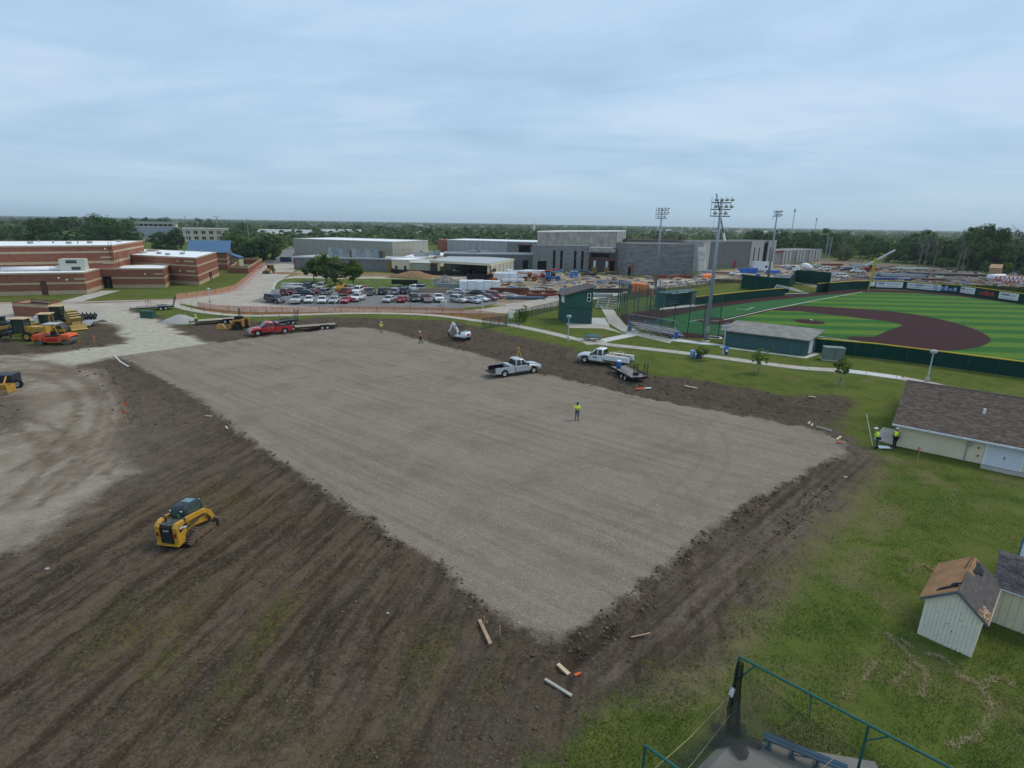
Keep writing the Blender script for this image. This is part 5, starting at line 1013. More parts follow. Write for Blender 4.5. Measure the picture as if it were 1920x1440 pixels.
stake('wooden stake with orange ribbons standing in the lawn before the cream siding',1718,871,1.5,ORANGE); stake('plain wooden stake in the lawn behind the crouching worker',1613,801,1.6); stake('orange ribboned stake on the dirt ridge left of the pad, upper one',233,776,1.2,ORANGE,(.05,.1)); stake('orange ribboned stake on the dirt ridge left of the pad, middle one',238,777+15,1.2,ORANGE); stake('pale wooden stake at the end of the haul road puddle',199,840,1.3,None,(.1,.05)); stake('tiny stake at the lower tip of the gravel pad',937,1193,.6); stake('short stake beside the brown board at the lower tip of the gravel',908,1172,.5); stake('slender stake with orange ribbon beside the orange roller',177,640,1.1,ORANGE)
def board(label,u1,v1,u2,v2,wd=.12,th=.05,mat=WOOD,grp='loose boards around the graded pad',zz=.02):
    a,b_=Vector(at(u1,v1)),Vector(at(u2,v2)); c=(a+b_)/2; d=b_-a; o=B().box(-d.length/2,-wd/2,0,d.length/2,wd/2,th).build('board',mat,None); o.location=(c.x,c.y,max(gz(a.x,a.y),gz(b_.x,b_.y),gz(c.x,c.y))+zz); o.rotation_euler=(0,0,math.atan2(d.y,d.x)); tag(o,label,'board',grp); return o
LUM=M('pale_lumber',(.55,.44,.28),.8,.15,3); GREYB=M('grey_board',(.37,.355,.30),.8,.12,3)
board('brown board lying at the lower tip of the gravel pad',899,1165,920,1210,.15,.06,M('brown_board_wood',(.36,.25,.16),.8,.2,4)); board('pale double board near the orange marker flag',1046,1245,1067,1264,.16,.06,LUM); board('long grey timber nearest the camera in the mud',1022,1273,1072,1304,.11,.07,GREYB); board('thin reddish lath lying on the mud right of the gravel tip',1183,1199,1219,1191,.06,.03,M('brown_board_wood',(.36,.25,.16)))
board('long white plank at the upper left corner of the pad, upper half',214,667,226,679,.17,.07,CONCL); board('long white plank at the upper left corner of the pad, lower half',226,679,241,688,.17,.07,CONCL)
board('pale lath on the left pad edge, upper one',385,780,398,781,.12,.05,LUM); board('pale lath on the left pad edge, lower one',423,799,427,804,.12,.05,LUM); board('grey pole at the right corner of the pad',1530,803,1559,811,.12,.1,GREYB); board('short white stub of timber at the right pad corner',1568,828,1576,822,.16,.08,LUM); board('white chip of lumber left of the grey pole',1515,798,1518,794,.14,.05,LUM); board('white chip of lumber just beside the grey pole end',1521,799,1524,795,.14,.05,LUM); board('pale plank lying on the dark mud beyond the trailer',1284,724,1308,729,.2,.06,LUM); board('white plank lying on the mud near the rounded mud corner',1516,744,1529,746,.2,.06,LUM)
b=B(); x,y=at(1083,1269); o=b.add([(-.14,-.05,0),(.14,-.06,.02),(.15,.05,.0),(-.13,.06,.02),(-.14,-.05,.03),(.14,-.06,.06),(.15,.05,.03),(-.13,.06,.05)],[(3,2,1,0),(4,5,6,7),(0,1,5,4),(1,2,6,5),(2,3,7,6),(3,0,4,7)]).build('marker_flag',ORANGE); o.location=(x,y,gz(x,y)+.03); o.rotation_euler=(0,0,.5); tag(o,'small orange marker flag lying in the mud beside pale boards','flag')
b=B(); x,y=at(1574,832); o=b.sphere((0,0,0),.2,9,5,-.2,(1.4,.9,.4)).build('orange_netting_bundle',M('faded_orange',(.42,.10,.05),.8,.3,6)); o.location=(x,y,gz(x,y)+.05); tag(o,'small orange netting bundle at the right pad corner','netting')
x,y=at(1207,730); t=T('barrier_board','red and white striped barrier boards lying behind the flatbed trailer','barrier',(x,y,gz(x,y)+.05),.3); B().box(-1.,-.12,0,.1,.12,.08).build('board',ORANGE,t); B().box(.12,-.1,0,.9,.12,.08).build('board',WHITE,t); B().box(-.6,.2,0,.4,.4,.06).build('board',REDPRIME,t)
for u,v,s_ in ((727,1148,.08),(668,1128,.04),(88,1065,.12),(1585,893,.16)):
    x,y=at(u,v); o=B().sphere((0,0,0),s_,7,5,-.3,(1.,.8,.5)).build('pale_stone',M('dull_stone',(.36,.35,.32),.9,.2,6)); o.location=(x,y,gz(x,y)+s_*.2); tag(o,{727:'white scrap lying on the mud left of the gravel tip',668:'tiny white pebble on the dark mud',88:'white stone on the grassy mud at the lower left',1585:'grey stone on the muddy right edge of the pad'}[u],'stone')
# ------------------------------------------------------------------ vehicles (x forward, origin on the ground)
WH={}
def wheel(par,x,y,r,wd=.24,rim=CHROME,name='wheel'):
    key=(round(r,2),round(wd,2))
    if key not in WH:
        b=B(); m=Matrix.Rotation(PI/2,4,'X'); b.lathe([(r*.55,-wd/2),(r*.9,-wd/2),(r,-wd*.35),(r,wd*.35),(r*.9,wd/2),(r*.55,wd/2)],16,m); t=b.mesh('wheel',False)
        b=B(); b.lathe([(.001,-wd*.42),(r*.25,-wd*.45),(r*.35,-wd*.3),(r*.58,-wd*.5),(r*.58,wd*.5),(r*.35,wd*.3),(r*.25,wd*.45),(.001,wd*.42)],12,m); WH[key]=(t,b.mesh('rim'))
    t=put(name,WH[key][0],TYRE,par,(x,y,r)); put('rim',WH[key][1],rim,t); return t
def arch(xc,r,z0,n=7): return [(xc+r*math.cos(PI*i/n),z0+r*math.sin(PI*i/n)) for i in range(n+1)]
def heading(u1,v1,u2,v2): a,b=Vector(at(u1,v1)),Vector(at(u2,v2)); d=b-a; return (a+b)/2,math.atan2(d.y,d.x)
def side_glass(par,pts,y,name='side_window',mat=GLASS):  # polygon (x,z), both sides
    for s_ in (-1,1):
        bb=B(); n=len(pts); v=[(x,s_*(y(z) if callable(y) else y),z) for x,z in pts]+[(x,s_*((y(z) if callable(y) else y)-.03),z) for x,z in pts]
        bb.add(v,[tuple(range(n)),tuple(range(2*n-1,n-1,-1))]+[(i,(i+1)%n,n+(i+1)%n,n+i) for i in range(n)]); bb.build(name,mat,par)
CARM={}
def car(kind,label,paint,x,y,rz,name='parked_car',cat='car',group='cars in the parking lot'):
    t=T(name,label,cat,(x,y,.02),rz,group)
    S=dict(sedan=(4.75,1.8,1.43,.92,2.75,.32),coupe=(4.6,1.78,1.32,.88,2.65,.31),suv=(4.75,1.85,1.75,1.05,2.75,.36),van=(4.9,1.9,1.72,1.0,2.95,.34))[kind]
    L_,W_,Hh,belt,wb,wr=S; f=L_/2; r_=-L_/2; ax=wb/2+.05; key=kind
    if key not in CARM:
        c={}
        hood=belt-.06 if kind!='van' else belt
        bot=[(ax+wr*1.18,.28)]+arch(ax,wr*1.18,.30)[1:-1]+[(ax-wr*1.18,.28),(-ax+wr*1.18,.28)]+arch(-ax,wr*1.18,.30)[1:-1]+[(-ax-wr*1.18,.28)]
        top=[(r_+.04,.42),(r_,.62),(r_+.05,belt-.10),(r_+.25,belt),(f-1.25,belt),(f-.35,hood-.10),(f-.05,.66),(f,.5),(f-.06,.36)]
        c['body']=B().prof(top+bot,-W_/2,W_/2,.13,.07).mesh('body',True)
        if kind in('sedan','coupe'): g=[(r_+.55,belt-.02),(r_+1.15,Hh-.03),(r_+1.5,Hh),(f-2.15,Hh),(f-1.15,belt-.02)] if kind=='sedan' else [(r_+.6,belt-.02),(r_+1.5,Hh-.02),(f-2.2,Hh),(f-1.25,belt-.02)]
        elif kind=='suv': g=[(r_+.12,belt-.02),(r_+.3,Hh-.06),(r_+.6,Hh),(f-2.0,Hh),(f-1.25,belt-.02)]
        else: g=[(r_+.12,belt-.02),(r_+.4,Hh-.06),(r_+.7,Hh),(f-1.9,Hh),(f-.8,belt-.02)]
        c['cabin']=B().prof(g,-W_/2+.09,W_/2-.09,.05,.02,.16).mesh('cabin',True); c['g']=g
        CARM[key]=c
    c=CARM[key]; g=c['g']; put('body',c['body'],paint,t); put('cabin',c['cabin'],paint,t)
    def yw(z): return (W_/2-.085)*(1-.16*max(0,(z-belt+.02)/(Hh-belt+.02)))+.004
    gl=[(g[0][0]+.25,belt+.03),(g[1][0]+.12,Hh-.1),(g[-2][0]-.08,Hh-.1),(g[-1][0]-.3,belt+.03)]
    k=key+'sg'
    if k not in CARM:
        mid=(gl[1][0]+gl[2][0])/2; CARM[k]=[]
        for s_ in (-1,1):
            for P4 in ([gl[0],gl[1],(mid-.05,Hh-.1),(mid-.05,belt+.03)],[(mid+.05,belt+.03),(mid+.05,Hh-.1),gl[2],gl[3]]):
                v=[(x_,s_*yw(z_),z_) for x_,z_ in P4]+[(x_,s_*(yw(z_)-.04),z_) for x_,z_ in P4]; CARM[k].append(B().add(v,[(0,1,2,3),(7,6,5,4),(0,1,5,4),(1,2,6,5),(2,3,7,6),(3,0,4,7)]).mesh('side_window'))
        def pane(p0,p1,nx):
            dx_,dz_=p1[0]-p0[0],p1[1]-p0[1]; l=math.hypot(dx_,dz_); ox,oz=-dz_/l*.012*nx,dx_/l*.012*nx; a_=(p0[0]+dx_*.1,p0[1]+dz_*.1); b_=(p0[0]+dx_*.9,p0[1]+dz_*.9); ya,yb=yw(a_[1])-.09,yw(b_[1])-.09
            v=[(a_[0]+ox,-ya,a_[1]+oz),(a_[0]+ox,ya,a_[1]+oz),(b_[0]+ox,yb,b_[1]+oz),(b_[0]+ox,-yb,b_[1]+oz)]; v+=[(q[0]-ox*3,q[1],q[2]-oz*3) for q in v]
            return B().add(v,[(0,1,2,3),(7,6,5,4),(0,1,5,4),(1,2,6,5),(2,3,7,6),(3,0,4,7)])
        CARM[key+'ws']=pane(g[-1],g[-2],-1).mesh('windshield'); CARM[key+'rw']=pane(g[0],g[1],1).mesh('rear_window')
        CARM[key+'hl']=B().ob((f-.09,W_/2-.36,.69),(.12,.42,.16),-.25).mesh('headlight'); CARM[key+'tl']=B().ob((r_+.04,W_/2-.28,.78),(.1,.36,.18)).mesh('taillight'); CARM[key+'gr']=B().ob((f-.02,0,.56),(.08,W_*.5,.13)).mesh('grille'); CARM[key+'pl']=B().ob((r_+.0,0,.62),(.05,.34,.16)).mesh('license_plate'); CARM[key+'mi']=B().ob((g[-1][0]-.25,W_/2+.06,belt+.08),(.16,.2,.13)).mesh('mirror')
    for m_ in CARM[k]: put('side_window',m_,GLASS,t)
    put('windshield',CARM[key+'ws'],GLASS,t); put('rear_window',CARM[key+'rw'],GLASS,t)
    for s_ in (1,-1):
        for nm,kk,mm in (('headlight','hl',LENS),('taillight','tl',RED_L),('mirror','mi',paint)): o=put(nm,CARM[key+kk],mm,t); o.scale=(1,s_,1)
    put('grille',CARM[key+'gr'],BLACK,t); put('license_plate',CARM[key+'pl'],WHITE,t)
    for sx in (ax,-ax):
        for sy in (W_/2-.13,-W_/2+.13): wheel(t,sx,sy,wr,.21)
    return t
def pickup(label,paint,x,y,rz,L_=5.8,Hh=1.85,crew=True,bed='open',name='pickup_truck',cat='pickup truck',group=None,detail=False,tail='up',cap=None,grille=CHROME,wr=.39,z=.02,lining=BLACK):
    t=T(name,label,cat,(x,y,z),rz,group); W_=1.96; f=L_/2; r_=-f; belt=1.18; ax=f-1.0; bx=f-(1.25 if crew else 1.2)-(2.35 if crew else 1.6)-.0; rx=(r_+bx)/2-.1; z0=.42; R_=wr*1.22
    if L_>6.2: rx=r_+1.25
    front=[(bx,z0),(bx,belt-.02),(bx+.02,belt),(f-1.55,belt),(f-1.3,belt-.02),(f-.25,belt-.12),(f-.05,belt-.28),(f,.7),(f-.02,z0+.02),(ax+R_,z0)]+arch(ax,R_,z0)[1:-1]+[(ax-R_,z0)]
    B().prof(front[::-1],-W_/2,W_/2,.12,.05).build('body',paint,t,True)
    g=[(bx+.05,belt-.03),(bx+.18,Hh-.05),(bx+.45,Hh),(f-2.45,Hh),(f-1.5,belt-.03)]
    B().prof(g,-W_/2+.08,W_/2-.08,.06,.03,.15).build('cab',paint,t,True)
    def yw(zz): return (W_/2-.075)*(1-.15*max(0,(zz-belt+.03)/(Hh-belt+.03)))+.006
    if crew:
        mid=(bx+f-2.0)/2+.05; side_glass(t,[(bx+.25,belt+.04),(bx+.3,Hh-.1),(mid-.06,Hh-.1),(mid-.06,belt+.04)],yw); side_glass(t,[(mid+.06,belt+.04),(mid+.06,Hh-.1),(f-2.5,Hh-.1),(f-1.85,belt+.04)],yw)
    else: side_glass(t,[(bx+.25,belt+.04),(bx+.3,Hh-.1),(f-2.5,Hh-.1),(f-1.85,belt+.04)],yw); mid=bx+.3
    def pane(p0,p1,nx,nm):
        dx_,dz_=p1[0]-p0[0],p1[1]-p0[1]; l=math.hypot(dx_,dz_); ox,oz=-dz_/l*.014*nx,dx_/l*.014*nx; a_=(p0[0]+dx_*.12,p0[1]+dz_*.12); b_=(p0[0]+dx_*.9,p0[1]+dz_*.9); ya,yb=yw(a_[1])-.1,yw(b_[1])-.1
        v=[(a_[0]+ox,-ya,a_[1]+oz),(a_[0]+ox,ya,a_[1]+oz),(b_[0]+ox,yb,b_[1]+oz),(b_[0]+ox,-yb,b_[1]+oz)]; v+=[(q[0]-ox*3,q[1],q[2]-oz*3) for q in v]; B().add(v,[(0,1,2,3),(7,6,5,4),(0,1,5,4),(1,2,6,5),(2,3,7,6),(3,0,4,7)]).build(nm,GLASS,t)
    pane(g[-1],g[-2],-1,'windshield'); pane(g[0],g[1],1,'rear_window')
    if detail:
        for s_ in (-1,1):
            for x0,x1 in (((bx+.1,mid-.02),(mid+.02,f-1.62)) if crew else ((bx+.1,f-1.62),)):
                dr=B().box(min(x0,x1),s_*(W_/2+.0)-.01,.52,x1,s_*(W_/2)+.01,belt-.03).build('door',paint,t); B().box(x0+.06,s_*(W_/2+.03)-.02,belt-.2,x0+.26,s_*(W_/2+.03)+.01,belt-.15).build('handle',CHROME,dr)
            B().box(bx,s_*(W_/2+.02)-.05,.36,ax-R_-.1,s_*(W_/2+.02)+.05,.42).build('step_bar',DSTEEL,t)
        B().ob((f-.75,0,belt-.035),(1.0,1.1,.04),0,.09).build('hood_bulge',paint,t)
    for s_ in (1,-1):
        B().ob((f-.05,s_*(W_/2-.26),.86),(.14,.4,.24),-.15*s_).build('headlight',LENS,t); B().ob((f-1.9,s_*(W_/2+.13),belt+.13),(.14,.26,.2)).build('mirror',BLACK if detail else paint,t)
    B().ob((f-.0,0,.85),(.1,1.1,.34)).build('grille',grille,t); B().ob((f+.07,0,.55),(.2,W_-.05,.22)).build('bumper',CHROME,t)
    B().box(r_+.1,-.4,.42,f-.3,.4,.6).build('chassis',BLACK,t)
    for sx in (ax,rx):
        for sy in (W_/2-.14,-W_/2+.14): wheel(t,sx,sy,wr,.26)
    if bed in('open','cap'):
        for s_ in (-1,1):
            pr=[(r_,z0+.1),(r_,belt-.02),(r_+.02,belt),(bx-.05,belt),(bx-.04,z0),(rx+R_,z0)]+arch(rx,R_,z0)[1:-1]+[(rx-R_,z0)]
            B().prof(pr[::-1],s_*(W_/2-.06)-.06,s_*(W_/2-.06)+.06,.03,.02).build('bed_side',paint,t); B().box(r_+.1,s_*(W_/2-.22)-.1,belt-.005,bx-.1,s_*(W_/2-.2)+.1,belt+.015).build('bed_rail',lining,t)
            B().ob((r_-.0,s_*(W_/2-.09),belt-.25),(.06,.14,.34)).build('taillight',RED_L,t)
        B().box(r_+.05,-W_/2+.12,.68,bx-.05,W_/2-.12,.74).build('bed_floor',lining,t); B().box(bx-.11,-W_/2+.12,.745,bx-.05,W_/2-.12,belt).build('bed_head',paint,t)
        for s_ in (-1,1): B().box(r_+.08,s_*(W_/2-.13)-.01,.745,bx-.11,s_*(W_/2-.13)+.01,belt-.01).build('bed_liner',lining,t)
        if tail=='up': B().box(r_,-W_/2+.13,.66,r_+.06,W_/2-.13,belt-.01).build('tailgate',paint,t)
        else: B().box(r_-.55,-W_/2+.13,.64,r_,W_/2-.13,.70).build('tailgate',lining,t)
        B().ob((r_-.1,0,.52),(.2,W_-.15,.16)).build('rear_bumper',CHROME,t); B().ob((r_-.21,0,.56),(.02,.34,.14)).build('license_plate',WHITE,t)
    if bed=='cap':
        B().prof([(r_+.02,belt+.02),(r_+.12,Hh+.02),(bx-.05,Hh+.02),(bx-.02,belt+.02)],-W_/2+.06,W_/2-.06,.06,.03,.1).build('bed_cap',cap or paint,t); side_glass(t,[(r_+.35,belt+.2),(r_+.4,Hh-.15),(bx-.4,Hh-.15),(bx-.35,belt+.2)],lambda q:W_/2-.045-.04*(q-belt))
    return t
SILV=P('silver',(.42,.44,.45)); WHT=P('white',(.7,.71,.71)); BLK=P('black',(.015,.016,.02)); NAVY=P('navy',(.016,.025,.05)); RED=P('red',(.42,.012,.018)); MAR=P('maroon',(.13,.012,.018)); GRY=P('grey',(.14,.155,.165)); TAN=P('tan',(.38,.36,.29)); DGRN=P('dark_green',(.03,.045,.04)); LAV=P('grey_lilac',(.24,.25,.32)); BRED=P('brick_red',(.24,.03,.02)); CAMO=P('camo_grey',(.2,.19,.17))
hd=lambda u,v,deg:(at(u,v),R(deg))
# front row (mostly nose towards the camera = -90 deg)
CARS=[('pickupcap','old navy pickup with a black bed cap, leftmost in the front row',BLK,516,567,-35),('pickup','silver pickup in the front row beside the navy capped pickup',SILV,557,568,-78),('sedan','white sedan in the front row right of the silver pickup',WHT,580,567,-75),('sedan','white sedan in the front row left of the silver sedan and red car',WHT,605,567.5,-78),('sedan','silver sedan in the front row beside the red car',SILV,628,567.5,-85),('coupe','bright red low car between a silver sedan and a white pickup',RED,650,567.5,-92),('pickup','white pickup with red grille, right of the red low car',WHT,671,564,-96),
('sedan','silver sedan standing alone at the edge of the empty bays',SILV,730,566,-100),('sedan','small red sedan showing its licence plate at the front row',RED,754,566,90),('suv','black suv in the front row next to the maroon pickup',BLK,777,565,-68),('pickup','maroon pickup in the front row between a black suv and a white pickup',MAR,799,565.5,-70),('pickup','white pickup in the front row left of the concrete block',WHT,822,565,-75),('suv','silver suv turned aside, left of the silver coupe',SILV,860,567,-38),('coupe','silver coupe squeezed between the silver suv and the white coupe',SILV,887,568,-38),('coupe','white coupe with a black windscreen near the right end of the lot',WHT,901,565,-32),('sedan','dark red sedan near the right end of the lot',MAR,917,562.5,-38),('suv','red suv rightmost in the lot',BRED,928,559,-32),
('sedan','silver sedan parked sideways before the white wrapped pallets',SILV,855,551.5,178),('sedan','black sedan parked sideways before the white wrapped pallets',BLK,891,553.5,178),
('suv','dark maroon suv seen from behind at the left of the middle row',MAR,541,553,80),('sedan','black sedan parked sideways in the middle row',NAVY,571,554,178),('sedan','dark green sedan half hidden behind the sideways black sedan',DGRN,561,549,178),('sedan','dark red sedan right of the sideways black sedan',MAR,590,551.5,80),('suv','dark grey suv seen from behind in the middle row',GRY,611.5,553,88),('pickup','brick red pickup seen from behind in the middle row',BRED,648,553,90),('suv','white suv just behind the white pickup with red grille',WHT,671,549.5,-92),('coupe','shiny red coupe in the back row under the rightmost tree',RED,681,543.5,-60),('pickup','camouflage grey pickup in the middle row',CAMO,694.5,552.5,93),('suv','black suv seen from behind, left of the lilac minivan',BLK,718.5,551.5,92),('van','grey lilac minivan in the middle row',LAV,741,551.5,95),('suv','navy suv beside the lilac minivan',NAVY,760.5,550.5,85),
('sedan','dark green sedan in the back row near the grey pipes',DGRN,560,542.5,85),('suv','navy suv in the back row left of the tan van',NAVY,581,541.5,85),('van','tall tan and grey van in the back row',TAN,603,541.5,-88),('sedan','pale tan sedan in the back row beside the yellow tractor',TAN,658.5,543.5,88)]
for kind,lab,pt,u,v,dg in CARS:
    x,y=at(u,v)
    if kind.startswith('pickup'): pickup(lab,pt,x,y,R(dg),5.5,1.78,True,'cap' if 'cap' in kind[6:] else 'open',cat='pickup truck',group='cars in the parking lot',cap=BLK,grille=RED_L if 'red grille' in lab else CHROME)
    else: car(kind,lab,pt,x,y,R(dg))
x,y=at(777,546.5); pickup('white pickup with a black bed cap parked sideways at the back of the lot',WHT,x,y,R(178),5.7,1.85,True,'cap',group='cars in the parking lot',cap=BLK)
# near trucks
(c,hr_)=heading(546,622,470,629); tr=pickup('bright red crew cab pickup hitched to an empty flatbed trailer',RED,c.x,c.y,hr_,6.3,1.95,True,'open',detail=True,wr=.43)
B().box(-1.2,-.85,.75,-.75,.85,1.75).build('tool_chest',MAR,tr); b=B(); b.tube([(-1.3,-.8,1.2),(-2.6,-.75,1.25),(-3.0,-.7,1.3)],.07,5); b.tube([(-1.3,.8,1.2),(-2.6,.75,1.25),(-3.0,.7,1.3)],.07,5); b.box(-2.4,-.7,.8,-1.4,.7,1.3); b.build('bed_load',BLACK,tr)
(c,hr_)=heading(928,706,1000,696); sv=pickup('silver crew cab pickup with its tailgate down on the gravel pad',SILV,c.x,c.y,hr_,6.3,1.95,True,'open',detail=True,tail='down',wr=.43)
B().box(-1.15,-.88,.9,-.7,.88,1.32).build('tool_box',SILV,sv)
x,y=at(972,684); t=T('survey_instrument','yellow tripod survey instrument standing behind the silver pickup','survey tripod',(x,y+1,0)); 
for k in range(3): a_=k*2.094; B().cyl((.6*math.cos(a_),.6*math.sin(a_),-.05),(.05*math.cos(a_),.05*math.sin(a_),1.75),.05,.035,5).build('leg',YCAP,t)
B().ob((0,0,1.86),(.34,.34,.2)).build('head',YEL,t); B().sphere((0,0,2.02),.14,8,5).build('sensor',YEL,t,True)
# white service truck
(c,hr_)=heading(1172,688,1098,677); st=T('service_truck','white crew cab service truck with a loaded utility bed','truck',(c.x,c.y,.03),hr_); 
pk=pickup('x',WHT,0,0,0,7.0,2.05,True,'none',detail=True,wr=.46); 
for ch in list(pk.children): ch.parent=st
D.objects.remove(pk)
for s_ in (-1,1): B().box(-3.5,s_*.86-.2,.75,-.25,s_*.86+.2,1.42).build('tool_side',WHT,st); B().box(-2.6,s_*1.06-.015,.95,-1.5,s_*1.06+.015,1.3).build('locker_door',WHITE,st)
B().box(-3.5,-.65,.72,-.25,.65,.8).build('bed_floor',DSTEEL,st); B().box(-3.55,-1.05,.62,-3.45,1.05,.75).build('rear_bumper',DSTEEL,st)
for x_ in (-3.4,):
    for s_ in (-1,1): B().cyl((x_,s_*.95,1.4),(x_,s_*.95,1.9),.03,None,5).build('rack_post',STEEL,st)
B().cyl((-1.9,-.1,1.15),(-1.9,.45,1.15),.33,None,12).build('hose_reel',REDPRIME,st); B().ob((-1.05,.1,1.2),(.9,.5,.5),.3).build('generator',YEL,st); B().ob((-.6,-.45,1.15),(.45,.4,.45)).build('cooler',BLUEL,st); B().cyl((-2.9,-.3,.8),(-2.9,-.3,1.35),.24,None,10).build('red_drum',RUST,st); B().ob((-2.7,.35,1.0),(.6,.35,.4),.2).build('white_box',WHITE,st)
b=B(); b.tube([(-.5,-.6,1.5),(-2.2,.1,1.9),(-3.2,.5,1.5)],.06,5); b.build('lumber_rack',LUM,st); B().ob((1.05,1.03,.95),(.55,.02,.12)).build('door_lettering',M('sign_navy',(.03,.04,.1),.5),st); B().ob((.8,-1.0,.95),(.5,.02,.12)).build('door_lettering',M('sign_navy',(.03,.04,.1)),st)
# trailers
def trailer(label,u1,v1,u2,v2,L_,W_=2.1,ramps='up',deckmat=WOODG,rail=0,dh=.62,group='flatbed equipment trailers',z=.02,wn=2):
    c,h_=heading(u1,v1,u2,v2); t=T('flatbed_trailer',label,'trailer',(c.x,c.y,z),h_,group)     # towards the hitch = +x
    n=max(3,round(W_/.22)); 
    for k in range(n): y0=-W_/2+W_*k/n; B().box(-L_/2,y0+.01,dh,L_/2,y0+W_/n-.01,dh+.05).build('deck_plank',deckmat,t)
    b=B(); b.box(-L_/2,-W_/2-.06,dh-.16,L_/2,-W_/2,dh+.07); b.box(-L_/2,W_/2,dh-.16,L_/2,W_/2+.06,dh+.07); b.box(-L_/2-.06,-W_/2-.06,dh-.16,-L_/2,W_/2+.06,dh+.07); b.box(L_/2,-W_/2-.06,dh-.16,L_/2+.06,W_/2+.06,dh+.07)
    for k in range(6): x=-L_/2+L_*(k+.5)/6; b.box(x-.04,-W_/2,dh-.13,x+.04,W_/2,dh-.01)
    b.build('frame',BLACK,t)
    b=B(); b.tube([(L_/2,-W_/2+.2,dh-.08),(L_/2+1.3,0,dh-.12)],.06,6); b.tube([(L_/2,W_/2-.2,dh-.08),(L_/2+1.3,0,dh-.12)],.06,6); b.cyl((L_/2+1.1,0,0),(L_/2+1.1,0,dh+.35),.05,None,6); b.build('hitch',BLACK,t)
    for s_ in (-1,1):
        for k in range(wn): wheel(t,-L_*.12-(k*.85),s_*(W_/2+.2),.36,.2)
        B().prof([(-L_*.12+.45,.62),(-L_*.12+.3,.8),(-L_*.12-.85*(wn-1)-.3,.8),(-L_*.12-.85*(wn-1)-.45,.62)],s_*(W_/2+.2)-.12,s_*(W_/2+.2)+.12).build('fender',BLACK,t)
    if ramps:
        for s_ in (-1,1):
            yy=s_*(W_/2-.35); b=B(); ang=.25 if ramps=='up' else .0; top=(-L_/2-.1-.5*(ramps=='lean'),dh+1.75); 
            for q in (-.24,.24): b.cyl((-L_/2-.05,yy+q,dh),(top[0],yy+q,top[1]),.035,None,5)
            for k in range(9): f_=(k+.5)/9; b.cyl((-L_/2-.05+(top[0]+L_/2+.05)*f_,yy-.24,dh+(top[1]-dh)*f_),(-L_/2-.05+(top[0]+L_/2+.05)*f_,yy+.24,dh+(top[1]-dh)*f_),.03,None,4)
            b.build('ramp',BLACK,t)
    if rail:
        b=B()
        for k in range(3): b.cyl((L_*.1+k*.4,-W_/2,dh),(L_*.1+k*.4,-W_/2,dh+rail),.03,None,5)
        b.cyl((L_*.1,-W_/2,dh+rail),(L_*.1+.8,-W_/2,dh+rail),.03,None,5); b.build('rail',BLACK,t)
    for s_ in (-1,1): B().ob((-L_/2-.07,s_*(W_/2-.1),dh-.04),(.03,.2,.1)).build('taillight',RED_L,t)
    return t
trailer('long flatbed trailer with wooden deck hitched behind the red pickup',631,614,552,620,6.6,2.1,None)
t=trailer('flatbed trailer with raised black ramps hitched to the white service truck',1197,717,1160,697,5.4,2.0,'up',M('deck_grey',(.22,.215,.205),.85,.2,3)); 
B().tube([(-1.5,-1.03,1.0),(2.6,-1.03,1.0)],.03,5).build('side_rail',BLACK,t); B().tube([(-1.5,1.03,1.0),(2.6,1.03,1.0)],.03,5).build('side_rail',BLACK,t)
m_=t.matrix_basis; c=m_@Vector((1.6,.5,.68)); t2=T('water_cooler','tall blue water cooler drum standing on the trailer deck','cooler',tuple(c)); b=B(); b.lathe([(.001,0),(.26,0),(.29,.5),(.28,.85),(.001,.86)],12); b.build('body',BLUEP,t2,True); b=B(); b.lathe([(.001,.861),(.3,.861),(.27,.98),(.001,1.)],12); b.build('lid',WHITE,t2)
c=m_@Vector((-1.6,-.1,.68)); t2=T('spare_tyre','black spare tyre lying on the trailer deck near the ramps','tyre',tuple(c)); b=B(); b.lathe([(.2,0),(.36,.02),(.38,.12),(.36,.22),(.2,.24),(.2,0)],14); b.build('tyre',TYRE,t2)
trailer('flatbed trailer with light wooden deck beside the hi-vis worker at the far left',437,603.5,384,607.5,6.6,2.2,'up',M('deck_light',(.4,.33,.25),.85,.2,3))
t=trailer('ramp trailer with black rails parked on the grass by the school drive',322,579,262,583,6.0,2.1,'lean',M('deck_grey',(.22,.215,.205)),1.2)
trailer('black ramp trailer partly hidden behind the red pickup bed',552,606,505,611,5.,2.,'up',DSTEEL)
